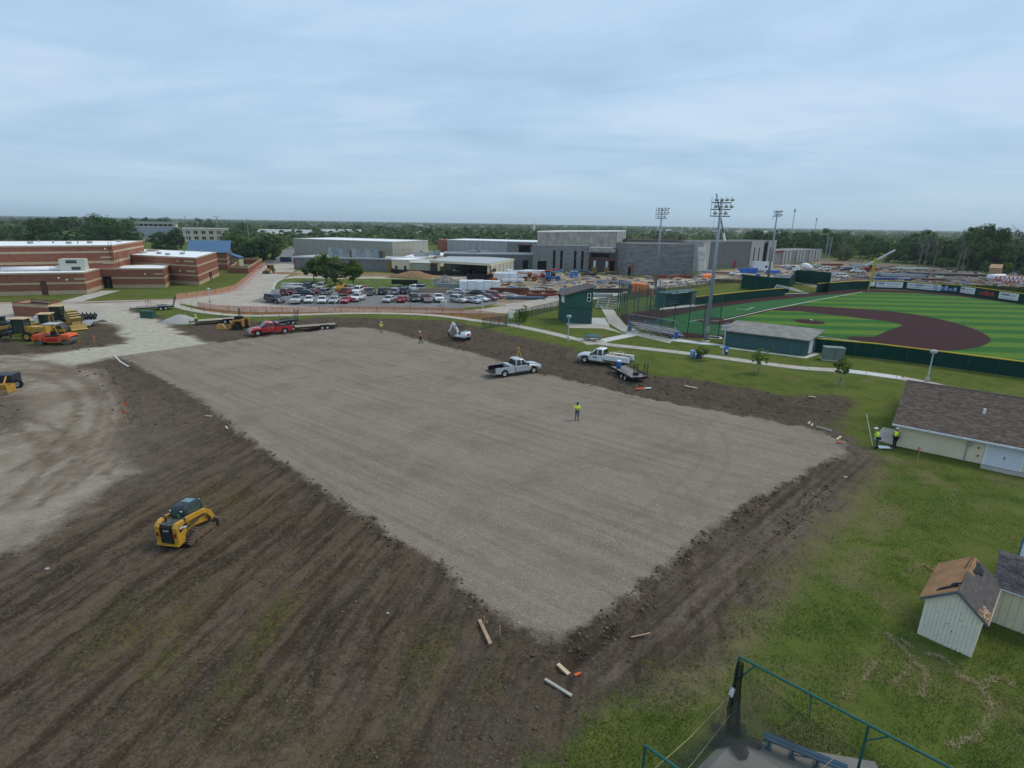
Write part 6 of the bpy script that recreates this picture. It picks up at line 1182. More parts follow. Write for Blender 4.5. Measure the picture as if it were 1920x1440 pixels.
# ---------------- compact track loader (hero)
(c,hl_)=heading(318,1030,392,985); 
tl=T('compact_track_loader','yellow compact track loader with a black cab and muddy bucket working in the mud','track loader',(-18.5,28.25,gz(-18.5,28.25)-.02),R(81),None,.94); YP=M('loader_yellow',(.50,.27,.035),.42,.14,3,coat=.25); MUDM=M('muddy_metal',(.125,.098,.074),.9,.35,4,bump=.3)
for s_ in (-1,1):
    pr=[(-1.15,.12),(-1.25,.3),(-1.05,.55),(-.55,.82),(-.3,.86),(.75,.62),(1.2,.4),(1.25,.2),(1.1,.04),(.9,0),(-.8,0),(-1.0,.02)]
    yy=s_*.78; tk=B().prof(pr[::-1],yy-.2,yy+.2,.02,.01).build('track',MUDM,tl)
    b=B(); n=len(pr)
    for i in range(n):
        a_,q_=Vector(pr[i]),Vector(pr[(i+1)%n]); l=(q_-a_).length; m_=max(1,int(l/.13))
        for k in range(m_): p_=a_.lerp(q_,(k+.5)/m_); b.ob((p_.x,yy,p_.y),(.06,.40,.05),0,-math.atan2((q_-a_).y,(q_-a_).x))
    b.build('track_lug',TYRE,tk,kind='stuff')
    inn=[(-.8,.12),(-.45,.62),(.7,.46),(1.0,.2),(.85,.1)]; B().prof(inn[::-1],yy+s_*.19-.03,yy+s_*.19+.03).build('track_frame',M('muddy_brown',(.17,.115,.07),.9,.3,4),tk)
    for x_ in (-.6,-.2,.2,.6): B().cyl((x_,yy+s_*.2,.13),(x_,yy+s_*.25,.13),.1,None,10).build('roller',DSTEEL,tk)
# body: engine box at rear (-x), side towers
B().prof([(-1.45,.38),(-1.5,1.3),(-1.42,1.48),(-.5,1.55),(1.05,.95),(1.05,.42),(-1.0,.30)][::-1],-.55,.55,.03,.01).build('body',YP,tl)
for s_ in (-1,1):
    B().prof([(-1.62,.36),(-1.66,1.5),(-1.5,1.72),(-1.1,1.7),(-.85,1.3),(-1.05,.7),(-1.15,.36)][::-1],s_*.58-.14,s_*.58+.14,.03,.02).build('rear_tower',YP,tl)
    arm=[(-1.42,1.52),(-1.35,1.74),(-.9,1.78),(.75,1.55),(1.15,1.28),(1.45,.72),(1.5,.3),(1.25,.28),(1.15,.75),(.85,1.15),(.6,1.32),(-.9,1.5)]
    B().prof(arm[::-1],s_*.66-.09,s_*.66+.09,.02,.01).build('lift_arm',YP,tl); b=B(); b.cyl((-.9,s_*.66,1.1),(.4,s_*.66,1.2),.07,.05,8); b.build('lift_cylinder',DSTEEL,tl); b=B(); b.cyl((.7,s_*.5,1.1),(1.4,s_*.45,.55),.05,None,8); b.build('tilt_cylinder',CHROME,tl)
    B().ob((-1.67,s_*.58,1.02),(.03,.12,.26)).build('taillight',RED_L,tl); B().ob((-1.15,s_*.735,1.32),(.62,.02,.2),0,-.30).build('decal_plate',BLACK,tl)
    for k in range(4): B().ob((-1.36+k*.13,s_*.75,1.30+.10-k*.04),(.09,.012,.12 if k else .16),0,.30).build('decal_mark',WHITE,tl)
B().prof([(-1.60,.45),(-1.63,1.45),(-1.52,1.5),(-1.49,.45)],-.42,.42).build('rear_door',BLACK,tl); b=B()
for k in range(6): b.box(-1.655,-.34,.55+k*.1,-1.6,.34,.59+k*.1)
b.build('grille_slat',DSTEEL,tl)
tx=D.curves.new('door_text','FONT'); tx.body='CAT'; tx.size=.2; tx.extrude=.006; tx.align_x='CENTER'; o=D.objects.new('door_text',tx); COL.objects.link(o); bpy.context.view_layer.update(); me=D.meshes.new_from_object(o.evaluated_get(bpy.context.evaluated_depsgraph_get())); D.objects.remove(o); o=put('door_text',me,WHITE,tl); o.matrix_basis=Matrix.Translation((-1.645,.0,1.2))@Matrix.Rotation(-PI/2,4,'Z')@Matrix.Rotation(PI/2,4,'X')
B().ob((-1.05,0,1.6),(.75,.7,.05),0,.10).build('radiator_screen',BLACK,tl); B().ob((-1.05,0,1.57),(.95,.88,.06),0,.10).build('engine_hood',GRY,tl); B().ob((-1.56,0,.38),(.3,1.44,.1)).build('rear_bumper',YP,tl)
cabp=[(-.62,1.5),(-.72,1.95),(-.55,2.16),(-.3,2.22),(.75,2.2),(.82,2.1),(.98,1.2),(.9,.95),(-.3,.95)]
B().prof(cabp[::-1],-.48,.48,.06,.04,.08).build('cab',M('cab_black',(.02,.024,.03),.4,.1,2,coat=.2),tl,True)
for s_ in (-1,1): v=[(-.35,1.35),(-.35,2.05),(.68,2.05),(.78,1.35)]; B().add([(x_,s_*(.487-.03*(z_-1)),z_) for x_,z_ in v]+[(x_,s_*(.46-.03*(z_-1)),z_) for x_,z_ in v],[(0,1,2,3),(7,6,5,4),(0,1,5,4),(1,2,6,5),(2,3,7,6),(3,0,4,7)]).build('side_window',M('cab_glass',(.05,.085,.075),.08,.1,1,0,.6),tl)
B().add([(-.655,-.36,1.56),(-.655,.36,1.56),(-.745,.32,1.95),(-.745,-.32,1.95),(-.62,-.36,1.56),(-.62,.36,1.56),(-.7,.32,1.95),(-.7,-.32,1.95)],[(0,1,2,3),(7,6,5,4),(0,1,5,4),(1,2,6,5),(2,3,7,6),(3,0,4,7)]).build('rear_window',M('cab_glass',(.03,.045,.045)),tl); B().ob((.35,0,2.225),(.5,.6,.02),0,.02).build('roof_window',M('roof_glass',(.12,.2,.21),.12,.1,1,0,.6),tl); B().ob((-.69,-.12,1.72),(.02,.16,.28),0,-.23).build('operator_vest',M('vest_behind_glass',(.16,.30,.06),.5),tl)
bk=[(1.3,.10),(1.25,.62),(1.42,.66),(1.55,.2),(2.25,.05),(2.25,.0),(1.4,.02)]; bk=[(x_+.12*(x_>1.5),z_) for x_,z_ in bk]; B().prof(bk[::-1],-1.12,1.12).build('bucket',MUDM,tl); 
for s_ in (-1,1): B().prof([(1.3,.05),(1.27,.62),(1.42,.66),(2.2,.06)][::-1],s_*1.12-.02,s_*1.12+.02).build('bucket_side',MUDM,tl)
B().prof([(1.5,.2),(1.75,.42),(2.2,.12),(2.2,.05),(1.5,.1)][::-1],-1.08,1.08,.1,.1).build('dirt_load',M('bucket_soil',(.12,.095,.075),.95,.35,5,bump=.5),tl)
for s_ in (-1,1):
    b=B(); b.tube([(.55,s_*.52,1.25),(.95,s_*.5,1.35),(1.25,s_*.5,1.0),(1.4,s_*.48,.7)],.025,5); b.build('hose',BLACK,tl)
    B().ob((.80,s_*.36,2.12),(.06,.10,.06)).build('work_light',LENS,tl); B().ob((-.72,s_*.36,2.06),(.05,.09,.05)).build('work_light',LENS,tl)
    B().box(-1.02,s_*.66-.1,1.56,-.9,s_*.66+.1,1.82).build('arm_pivot',DSTEEL,tl)
B().cyl((-1.2,.3,1.6),(-1.2,.3,1.85),.06,None,10).build('exhaust',BLACK,tl); b=B()
for k in range(9): b.ob((-1.05,-.3+k*.075,1.635),(.66,.02,.02),0,.10)
b.build('screen_slat',GRY,tl)
b=B(); rs=random.Random(2)
for k in range(90):
    s_=rs.choice((-1,1)); b.ob((rs.uniform(-1.1,1.1),s_*rs.uniform(.6,1.0),rs.uniform(.02,.75)),(rs.uniform(.04,.14),rs.uniform(.03,.1),rs.uniform(.02,.06)),rs.uniform(0,3),rs.uniform(-.5,.5))
b.build('caked_mud',MUDM,tl,kind='stuff')
# ---------------- mini excavator
x,y=at(866,638); ex_=T('mini_excavator','small white and black mini excavator on the dark mud strip','excavator',(x,y,gz(x,y)),R(150)); 
for s_ in (-1,1):
    tk=B().prof([(-1.0,.05),(-1.08,.25),(-.95,.5),(.95,.5),(1.08,.25),(1.0,.05),(.85,0),(-.85,0)][::-1],s_*.72-.17,s_*.72+.17,.02,.01).build('track',TYRE,ex_)
    for k in range(5): B().cyl((-.7+k*.35,s_*.9,.18),(-.7+k*.35,s_*.94,.18),.1,None,8).build('roller',REDPRIME if k%2 else DSTEEL,tk)
B().box(-.6,-.55,.3,.6,.55,.55).build('undercarriage',DSTEEL,ex_); B().ob((1.35,0,.3),(.1,1.7,.36)).build('dozer_blade',DSTEEL,ex_)
ex_top=B().prof([(-1.15,.62),(-1.25,1.0),(-1.1,1.45),(-.3,1.5),(-.2,1.0),(.8,.95),(.85,.62)][::-1],-.75,.75,.1,.05).build('upper_body',WHITE,ex_,True); B().box(-1.26,-.4,.95,-1.2,.4,1.2).build('red_decal',RED,ex_)
B().box(-1.0,-.5,1.25,-.3,.5,1.52).build('hood',GRY,ex_)
b=B()
for x_ in (-.35,.6):
    for y_ in (-.1,.7): b.cyl((x_,y_,1.0),(x_,y_,2.35),.04,None,6)
b.build('cab_frame',BLACK,ex_); B().box(-.5,-.2,2.35,.75,.8,2.43).build('cab_roof',BLACK,ex_); B().box(-.2,.1,1.0,.25,.5,1.35).build('seat',BLACK,ex_)
B().prof([(.7,.8),(.6,1.0),(1.5,2.35),(1.75,2.55),(2.0,2.45),(1.75,2.15),(1.0,.9)][::-1],-.42,-.22,.02,.02).build('boom',WHITE,ex_); B().prof([(1.7,2.55),(1.95,2.7),(2.75,1.05),(2.6,.95),(1.8,2.3)][::-1],-.41,-.23,.02,.02).build('stick',WHITE,ex_); B().prof([(2.55,1.05),(2.85,1.0),(2.75,.45),(2.35,.15),(2.15,.3),(2.3,.75)][::-1],-.6,-.05,.02,.02).build('bucket',DSTEEL,ex_); b=B(); b.cyl((.9,-.32,1.25),(1.65,-.32,2.05),.05,None,8); b.cyl((1.6,-.32,2.65),(2.3,-.32,2.2),.05,None,8); b.build('cylinder',CHROME,ex_)
# ------------------------------------------------------------------ other machines
def machine(name,label,cat,u,v,deg,sc=None,group=None): x,y=at(u,v); return T(name,label,cat,(x,y,gz(x,y)),R(deg),group,sc)
def big_wheel(par,x,y,r,wd,rim=YEL): return wheel(par,x,y,r,wd,rim)
def cabframe(par,x0,x1,w,z0,z1,roofm,fr=YEL,glass=True):
    b=B()
    for x_ in (x0,x1):
        for y_ in (-w,w): b.cyl((x_,y_,z0),(x_,y_,z1),.06,None,6)
    b.build('cab_frame',fr,par)
    if glass: B().box(x0+.03,-w+.03,z0,x1-.03,w-.03,z1-.03).build('cab_glass',M('cab_glass_green',(.025,.045,.04),.1,.1,1,0,.6),par)
    B().box(x0-.25,-w-.2,z1,x1+.25,w+.2,z1+.12).build('cab_roof',roofm,par)
CREAMR=M('cream_cab_roof',(.52,.38,.2),.6,.12,2)
# motor grader
g=machine('motor_grader','yellow motor grader with a long front frame and cream cab roof','grader',48,637,186)
for y_ in (-1.05,1.05):
    for x_ in (-2.6,-1.1): big_wheel(g,x_,y_,.68,.42)
    big_wheel(g,4.4,y_,.66,.4)
B().box(-3.4,-.65,1.0,-.6,.65,2.0).build('engine_hood',YEL,g); B().prof([(-.7,1.0),(-.6,1.9),(.9,2.3),(4.9,1.7),(5.0,1.2),(4.3,1.25),(1.0,1.9),(.2,1.1)][::-1],-.2,.2,.02,.02).build('front_frame',YEL,g); cabframe(g,-.6,.9,.7,1.1,3.1,CREAMR,BLACK)
B().ob((1.9,0,.75),(.18,3.6,.6),.6,.2).build('mouldboard',DSTEEL,g); B().cyl((1.9,0,1.0),(1.9,0,1.25),.75,None,16).build('circle_drive',DSTEEL,g); b=B(); b.tube([(1.2,-.6,2.2),(1.9,-.9,1.0)],.06,6); b.tube([(1.2,.6,2.2),(1.9,.9,1.0)],.06,6); b.build('lift_cylinder',DSTEEL,g); B().box(4.0,-.9,.5,4.8,.9,.75).build('front_axle',DSTEEL,g)
# padfoot/soil compactor with engine hood, loader with tilted hood, orange roller
g=machine('orange_roller','bright orange double drum road roller nearest on the left machine yard','roller',106,645,8)
for x_ in (-1.75,1.75): B().cyl((x_,-.85,.62),(x_,.85,.62),.62,None,20).build('drum',M('drum_steel',(.12,.115,.11),.5,.3,3),g)
for x_,s_ in ((-1.75,-1),(1.75,1)):
    for y_ in (-.98,.98): B().prof([(x_-.5,.55),(x_-.75,1.1),(x_-.4,1.45),(x_+.4,1.45),(x_+.75,1.1),(x_+.5,.55),(x_+.2,.9),(x_-.2,.9)][::-1],y_-.09,y_+.09,.02,.02).build('drum_guard',ORANGE,g)
    B().prof([(x_-.75,1.2),(x_-.5,1.5),(x_+.5,1.5),(x_+.75,1.2)][::-1],-.95,.95,.05,.03).build('drum_cover',ORANGE,g)
B().prof([(-1.1,.5),(-1.2,1.2),(1.2,1.2),(1.1,.5),(.7,.4),(-.7,.4)][::-1],-.9,.9,.08,.05).build('body',ORANGE,g); B().ob((0,-.93,.75),(1.5,.03,.5)).build('side_panel',RED,g); B().box(-.8,-.85,1.2,.8,.85,1.35).build('platform',BLACK,g)
b=B()
for y_ in (-.7,.7): b.tube([(-.7,y_,1.3),(-.6,y_,2.9),(.6,y_,2.9),(.9,y_,1.5)],.05,6)
b.build('roll_frame',YEL,g); B().box(-.95,-.95,2.9,.95,.95,2.98).build('canopy',M('canopy_grey',(.36,.38,.37),.6,.1,2),g); B().box(-.3,-.3,1.35,.2,.3,1.9).build('seat',BLACK,g); B().cyl((.55,0,1.4),(.45,0,2.0),.05,None,6).build('steering_column',BLACK,g)
g=machine('soil_compactor','yellow single drum compactor with a cream cab roof behind the grader','roller',86,628,20)
B().cyl((2.1,-1.05,.75),(2.1,1.05,.75),.75,None,20).build('drum',DSTEEL,g); B().box(1.2,-1.2,.55,3.0,-1.06,.95).build('drum_frame',YEL,g); B().box(1.2,1.06,.55,3.0,1.2,.95).build('drum_frame',YEL,g)
for y_ in (-.95,.95): big_wheel(g,-1.3,y_,.74,.5)
B().prof([(-2.6,.8),(-2.6,1.7),(-.3,2.0),(-.2,.8)][::-1],-.8,.8,.1,.04).build('engine_hood',YEL,g); B().box(-.3,-.85,.7,1.2,.85,1.3).build('platform',YEL,g); cabframe(g,-.2,1.1,.75,1.3,3.2,CREAMR,YEL)
g=machine('wheel_loader','yellow wheel loader with a cream cab roof, rearmost of the parked machines','loader',112,613,15)
for x_ in (-1.5,1.5):
    for y_ in (-1.0,1.0): big_wheel(g,x_,y_,.75,.5)
B().prof([(-3.0,.9),(-3.0,1.9),(-.6,2.2),(-.5,.9)][::-1],-.75,.75,.1,.04).build('engine_hood',WHITE,g); cabframe(g,-.6,.8,.7,1.2,3.4,CREAMR,BLACK); b=B(); 
for y_ in (-.45,.45): b.tube([(.8,y_,1.9),(2.2,y_,2.1),(3.2,y_,.9)],.13,6)
b.build('lift_arm',DSTEEL,g); B().prof([(3.0,.2),(2.9,1.5),(3.2,1.6),(3.5,.5),(4.3,.25),(4.3,.15)][::-1],-1.3,1.3).build('bucket',DSTEEL,g)
g=machine('dozer_hood','yellow machine with its ribbed engine hood tipped open','loader',141,617,-35)
for y_ in (-.8,.8): B().prof([(-1.3,.1),(-1.4,.5),(-1.1,.8),(1.1,.8),(1.4,.5),(1.3,.1)][::-1],y_-.22,y_+.22,.03,.02).build('track',TYRE,g)
B().ob((0,0,1.9),(2.1,1.5,1.5),0,.6).build('tilted_hood',M('dull_yellow',(.40,.27,.08),.55,.15,3),g)
for k in (-.5,.1,.6): B().ob((k*.82+.35,0,2.45-k*.56),(.28,1.55,.2),0,.6).build('hood_vent',BLACK,g)
B().box(-1.0,-.6,.5,1.2,.6,1.3).build('body',M('dull_yellow',(.40,.27,.08)),g); B().prof([(1.5,.1),(1.4,.9),(1.6,.95),(1.8,.3),(2.3,.15)][::-1],-1.1,1.1).build('blade',M('dull_yellow',(.40,.27,.08)),g)
g=machine('attachment_trailer','grey plate trailer carrying a row of black augers by the brick enclosure','trailer',160,610,10)
B().box(-2.2,-1.2,.75,2.2,1.2,.85).build('deck',M('galv_plate',(.36,.38,.39),.5,.1,1),g); B().add([(-2.,-1.2,.85),(2.,-1.2,.85),(1.7,-1.9,.25),(-1.7,-1.9,.25),(-2.,-1.2,.8),(2.,-1.2,.8),(1.7,-1.9,.2),(-1.7,-1.9,.2)],[(0,1,2,3),(7,6,5,4),(0,1,5,4),(1,2,6,5),(2,3,7,6),(3,0,4,7)]).build('tail_plate',M('galv_plate',(.36,.38,.39)),g)
for y_ in (-1.2,1.2): wheel(g,0,y_,.36,.2)
for k in range(6): b=B(); b.cyl((-1.8+k*.62,.4,1.15),(-1.8+k*.62,1.1,1.6),.3,None,10); b.cyl((-1.8+k*.62,.9,.85),(-1.8+k*.62,.9,2.0),.1,None,8); b.build('auger',BLACK,g)
b=B(); b.tube([(2.2,-.6,.7),(3.4,0,.6)],.06,6); b.tube([(2.2,.6,.7),(3.4,0,.6)],.06,6); b.build('hitch',DSTEEL,g)
g=machine('parked_roller','dark pickup and roller bulk cut off at the far left photo edge','machine',8,628,185); g['label']='dark green tracked machine cut off by the left photo edge'
for y_ in (-.9,.9): B().prof([(-1.6,.1),(-1.7,.5),(-1.3,.9),(1.3,.9),(1.7,.5),(1.6,.1)][::-1],y_-.25,y_+.25,.03,.02).build('track',TYRE,g)
B().prof([(-1.5,.9),(-1.5,2.0),(.2,2.1),(.3,.9)][::-1],-.9,.9,.08,.04).build('body',M('dark_machine_green',(.025,.04,.045),.5,.2,2),g); cabframe(g,.1,1.3,.7,.9,2.6,BLACK,BLACK); b=B(); b.cyl((-.8,.2,2.0),(-.8,.2,2.9),.08,None,8); b.build('exhaust',BLACK,g)
g=machine('box_grader','yellow box scraper with ripper teeth at the left photo edge','scraper',-4,735,10,.85)
B().box(-1.8,-.1,.25,1.8,.1,1.05).build('blade_back',YEL,g); 
for s_ in (-1.8,1.75): B().box(s_,-1.2,.1,s_+.07,.3,1.0).build('side_plate',YEL,g)
for k in range(5): B().prof([(-1.0,.0),(-1.1,1.2),(-.9,1.25),(-.75,.4)][::-1],-1.5+k*.72,-1.4+k*.72).build('ripper_tooth',YEL,g)
B().box(-1.8,-1.15,1.0,1.8,-.95,1.2).build('tool_bar',YEL,g); b=B(); 
for k in (-.7,.7): b.tube([(k,.1,.9),(k*.6,1.4,1.7),(k*.4,2.2,1.0)],.09,6)
b.build('draw_arm',YEL,g); B().box(-1.1,1.2,.4,1.0,2.9,1.75).build('tractor_hood',M('navy_hood',(.03,.035,.05),.5),g); wheel(g,-1.4,1.6,.55,.35); wheel(g,1.3,1.6,.55,.35)
# trencher / loader in front of the light flatbed
g=machine('compact_loader','orange yellow compact loader with raised arms parked by the light flatbed trailer','loader',452,617,170); OY=M('orange_yellow',(.58,.25,.04),.5,.15,3)
for y_ in (-.65,.65): B().prof([(-.9,.05),(-1.0,.3),(-.8,.55),(.8,.55),(1.0,.3),(.9,.05)][::-1],y_-.16,y_+.16,.02,.02).build('track',TYRE,g)
B().box(-1.0,-.5,.45,.2,.5,1.5).build('body',BLACK,g); B().box(-.3,-.48,.6,.7,.48,2.0).build('cab',M('cab_black2',(.02,.02,.022)),g)
for s_ in (-1,1): B().prof([(-1.1,.5),(-1.2,1.6),(-.9,1.75),(-.6,1.65),(.8,1.5),(1.3,.8),(1.2,.6),(.7,1.2),(-.7,1.35),(-.85,.5)][::-1],s_*.7-.09,s_*.7+.09).build('lift_arm',OY,g)
B().prof([(1.2,.1),(1.1,.8),(1.3,.85),(1.4,.3),(1.9,.1)][::-1],-.9,.9).build('bucket',OY,g)
t=machine('tamper','small orange yellow plate attachment lying on the mud before the loader','attachment',415,617,20); b=B(); b.prof([(-.7,0),(-.6,.7),(-.2,.95),(.4,.8),(.6,.3),(.7,0)][::-1],-.45,.45,.05,.05); b.build('body',M('dull_orange',(.5,.27,.08),.6,.2,4),t); B().ob((.0,0,.95),(.5,.3,.12),.2,.2).build('handle',DSTEEL,t)
g=machine('farm_tractor','yellow roller tractor with canopy among the cars under the trees','tractor',640,545,-95)
for y_ in (-.9,.9): big_wheel(g,-1.2,y_,.75,.45)
B().cyl((1.5,-1.0,.7),(1.5,1.0,.7),.7,None,16).build('drum',YEL,g); B().box(-2.0,-.7,.8,.6,.7,1.6).build('body',YEL,g); b=B()
for x_ in (-.7,.5):
    for y_ in (-.6,.6): b.cyl((x_,y_,1.5),(x_,y_,3.0),.05,None,6)
b.build('roll_frame',YEL,g); B().box(-1.,-.8,3.0,.8,.8,3.1).build('canopy',CREAMR,g); B().box(-.4,-.3,1.6,.1,.3,2.1).build('seat',BLACK,g)
g=machine('backhoe','old yellow backhoe standing where the curved orange fence ends','backhoe',506,512.5,-100)
for y_ in (-.9,.9): big_wheel(g,-1.0,y_,.75,.4); wheel(g,1.4,y_,.45,.3)
B().box(-.2,-.45,.8,2.0,.45,1.6).build('engine_hood',YEL,g); cabframe(g,-1.2,.1,.7,1.,2.7,YEL,YEL); B().prof([(2.2,.1),(2.1,.9),(2.3,.95),(2.5,.3),(3.0,.1)][::-1],-1.1,1.1).build('bucket',DSTEEL,g); b=B(); b.tube([(-1.4,0,1.0),(-2.2,0,2.9),(-3.0,0,1.2)],.12,6); b.build('boom',YEL,g)
def forklift(label,u,v,deg,col,boom):
    g=machine('telehandler',label,'telehandler',u,v,deg,None,'telehandlers on the construction yard')
    for x_ in (-1.5,1.5):
        for y_ in (-1.,1.): wheel(g,x_,y_,.7,.42,col)
    B().box(-2.4,-.8,.7,2.2,.8,1.4).build('chassis',col,g); cabframe(g,-.6,.6,.4,1.4,2.6,col,BLACK); b=B(); b.tube([(-2.3,.55,2.1),boom],.22 if boom[0]<8 else .5,6); b.build('boom',col if boom[0]<8 else M('boom_grey',(.42,.44,.42),.6),g); B().ob((boom[0]+.2,.5,boom[2]-.5),(.15,1.2,.9)).build('fork_carriage',DSTEEL,g); B().box(-2.6,-.5,1.0,-1.2,.5,1.8).build('counterweight',col,g); return g
forklift('orange telehandler beside the white wrapped pallets',993,526.5,180,M('dull_machine_orange',(.4,.15,.05),.5,.2,3),(3.6,.55,2.6)); forklift('blue telehandler beside the portable toilets',1037,526,5,M('lift_blue',(.06,.19,.42),.5,.2,3),(3.4,.55,3.2)); forklift('red telehandler tucked behind the blue one',1027,523.,8,M('lift_red',(.42,.06,.04),.5,.2,3),(3.8,.55,3.2)); forklift('small orange red forklift at the end of the black silt fence',920,529,-60,M('lift_orange',(.4,.09,.03),.5,.2,3),(1.2,.55,4.2)); forklift('red boom lift far right with a long raised grey boom',1632,509,0,RED,(9.,.55,9.))
def ptoilet(label,u,v,col=BLUEP):
    t=machine('portable_toilet',label,'portable toilet',u,v,-5,None,'blue portable toilets'); B().box(-.58,-.58,.1,.58,.58,2.0).build('cabin',col,t); B().box(-.42,-.61,.18,.42,-.58,1.9).build('door',M('toilet_door',(.05,.2,.5),.5),t); b=B(); b.box(-.62,-.62,2.001,.62,.62,2.1); b.box(-.5,-.5,2.1,.5,.5,2.22); b.build('roof',M('toilet_roof',(.3,.42,.55),.5),t); B().box(-.6,-.6,-.02,.6,.6,.1).build('skid',BLACK,t)
for u,v,l in ((1072,520.5,'left one of the blue portable toilets before the slit window wall'),(1080,520.3,'right one of the blue portable toilets before the slit window wall'),(1420,524.5,'lone blue portable toilet near the bullpen screen')): ptoilet(l,u,v)
# crane
g=machine('mobile_crane','red mobile crane with a white and dark boom rising behind the tallest floodlight','crane',1352,501.5,0)
B().box(-6,-1.3,.9,6,1.3,1.7).build('carrier',RED,g)
for x_ in (-4.6,-3.1,2.6,4.1):
    for y_ in (-1.1,1.1): wheel(g,x_,y_,.6,.4,RED)
B().box(-2.6,-1.2,1.7,1.4,1.2,3.2).build('turret',WHITE,g); B().box(4.2,-1.2,1.7,6.,1.2,3.0).build('driver_cab',RED,g); B().box(-4.2,-1.3,1.9,-2.6,1.3,3.1).build('counterweight',WHITE,g)
bx0=Vector(g.location); topw=Vector(at3(1347.5,396,30.5)) if False else None
tp_=(at_d(1347,bx0.y,30),bx0.y,30.); md_=(at_d(1354,bx0.y,12),bx0.y,12.)
b0=Vector((bx0.x+2.8,bx0.y,3.)); bm=B(); 
def loc(p): return g.matrix_basis.inverted()@Vector(p)
u_tip=at_d(1343.5,bx0.y,31.); tip=Vector((u_tip,bx0.y,31.)); mid_=b0.lerp(tip,.42)
B().cyl(loc(b0),loc(mid_),.62,.5,4).build('boom_base',WHITE,g); B().cyl(loc(mid_),loc(tip),.36,.26,4).build('boom_fly',M('boom_dark',(.1,.11,.12),.5),g); B().cyl(loc(b0+Vector((-2.2,0,-.4))),loc(b0.lerp(tip,.25)),.2,None,8).build('boom_cylinder',STEEL,g); b=B(); tip2=tip+Vector((4.5,0,-1.5)); b.cyl(loc(tip),loc(Vector((tip.x+.6,tip.y,6.))),.04,None,4); b.build('hoist_rope',BLACK,g)
for x_ in (-5,5): B().box(x_-.2,-3.2,.3,x_+.2,3.2,.6).build('outrigger',RED,g)
# concrete mixer
g=machine('concrete_mixer','white concrete mixer truck with a tilted drum','mixer truck',1506,512.5,178)
B().box(-4.2,-1.0,.8,4.0,1.0,1.2).build('chassis',BLACK,g)
for x_ in (-3,-1.7,3.):
    for y_ in (-.95,.95): wheel(g,x_,y_,.52,.4)
B().prof([(2.0,1.2),(2.0,3.0),(3.6,3.0),(4.1,2.1),(4.2,1.0),(2.0,1.0)][::-1],-1.15,1.15,.1,.03).build('cab',WHITE,g); B().box(3.7,-.95,2.1,4.0,.95,2.85).build('windshield',GLASS,g); b=B(); b.lathe([(.001,-2.6),(.5,-2.6),(.95,-1.6),(1.3,-.2),(1.25,1.0),(.7,2.1),(.001,2.1)],16,Matrix.Translation((-1.0,0,2.7))@Matrix.Rotation(R(72),4,'Y')); b.build('drum',WHITE,g,True); B().ob((-4.0,0,2.9),(.9,.8,.9),0,.4).build('hopper',M('mixer_grey',(.3,.3,.3)),g)
# trailers, vans, trucks on site
for lab,kind,u,v,dg,col in (('white site pickup with an orange rack before the blue tarped stack','p',1381,517.5,178,WHT),('white pickup parked before the far block wing','p',1475,502.5,178,WHT),('white pickup left of the red boom lift','p',1607,512.,165,WHT),('white suv beside the dirt mound behind the outfield fence','s',1580,521,10,WHT),('white van with dark windows near the concrete mixer','v',1545,506.5,175,WHT),('black pickup before the entrance columns','p',1103,518.5,178,BLK),('white pickup parked in front of the canopy building','p',853,515.5,20,WHT),('dark van parked deep under the canopy','v',884,513.,-80,NAVY),('dark suv under the canopy behind the white pickup','s',858,511.5,-80,GRY),('silver pickup among the far site trucks','p',1527,503,175,SILV),('blue suv among the far site trucks','s',1585,508.5,165,NAVY)):
    x,y=at(u,v)
    (pickup(lab,col,x,y,R(dg),5.6,1.8,True,'open',cat='pickup truck',group='vehicles on the construction yard') if kind=='p' else car('suv' if kind=='s' else 'van',lab,col,x,y,R(dg),group='vehicles on the construction yard',cat='van' if kind=='v' else 'car'))
g=machine('site_trailer','white box site trailer with a door next to the blue tarped stack','site trailer',1427,510,-3); B().box(-3.6,-1.3,.6,3.6,1.3,4.0).build('box',WHITE,g); B().box(2.2,-1.34,.7,3.0,-1.3,2.7).build('door',DARKO,g); B().box(.9,-1.34,1.8,1.7,-1.3,2.7).build('window',DARKO,g); B().box(-3.7,-1.35,4.,3.7,1.35,4.12).build('roof',CONCL,g)
for x_ in (-1,.2): wheel(g,x_,-1.25,.4,.2); wheel(g,x_,1.25,.4,.2)
# ------------------------------------------------------------------ site clutter: stacks, heaps, bundles
rnd=random.Random(21)
def stack(label,u,v,L_,W_,n,lay,mat,deg=0,name='material_stack',cat='stack',rr=None,group=None,z=0.,jit=.15,sec=.2):
    t=machine(name,label,cat,u,v,deg,None,group); b=B().box(-L_/2,-sec*.45,0,L_/2,sec*.45,sec); me=b.mesh('beam')
    for l in range(lay):
        m_=n-(l if lay>2 else 0)
        for k in range(max(1,m_)):
            o=put('beam',me,mat if not isinstance(mat,list) else rnd.choice(mat),t,(rnd.uniform(-jit,jit)*L_*.3,(k-(m_-1)/2)*W_/max(n,1)+rnd.uniform(-.03,.03),.12+l*sec*1.05),rnd.uniform(-jit,jit)*.35)
    b=B(); 
    for x_ in (-L_*.3,L_*.3): b.box(x_-.08,-W_/2,0,x_+.08,W_/2,.12)
    b.build('bearer',WOODG,t); return t
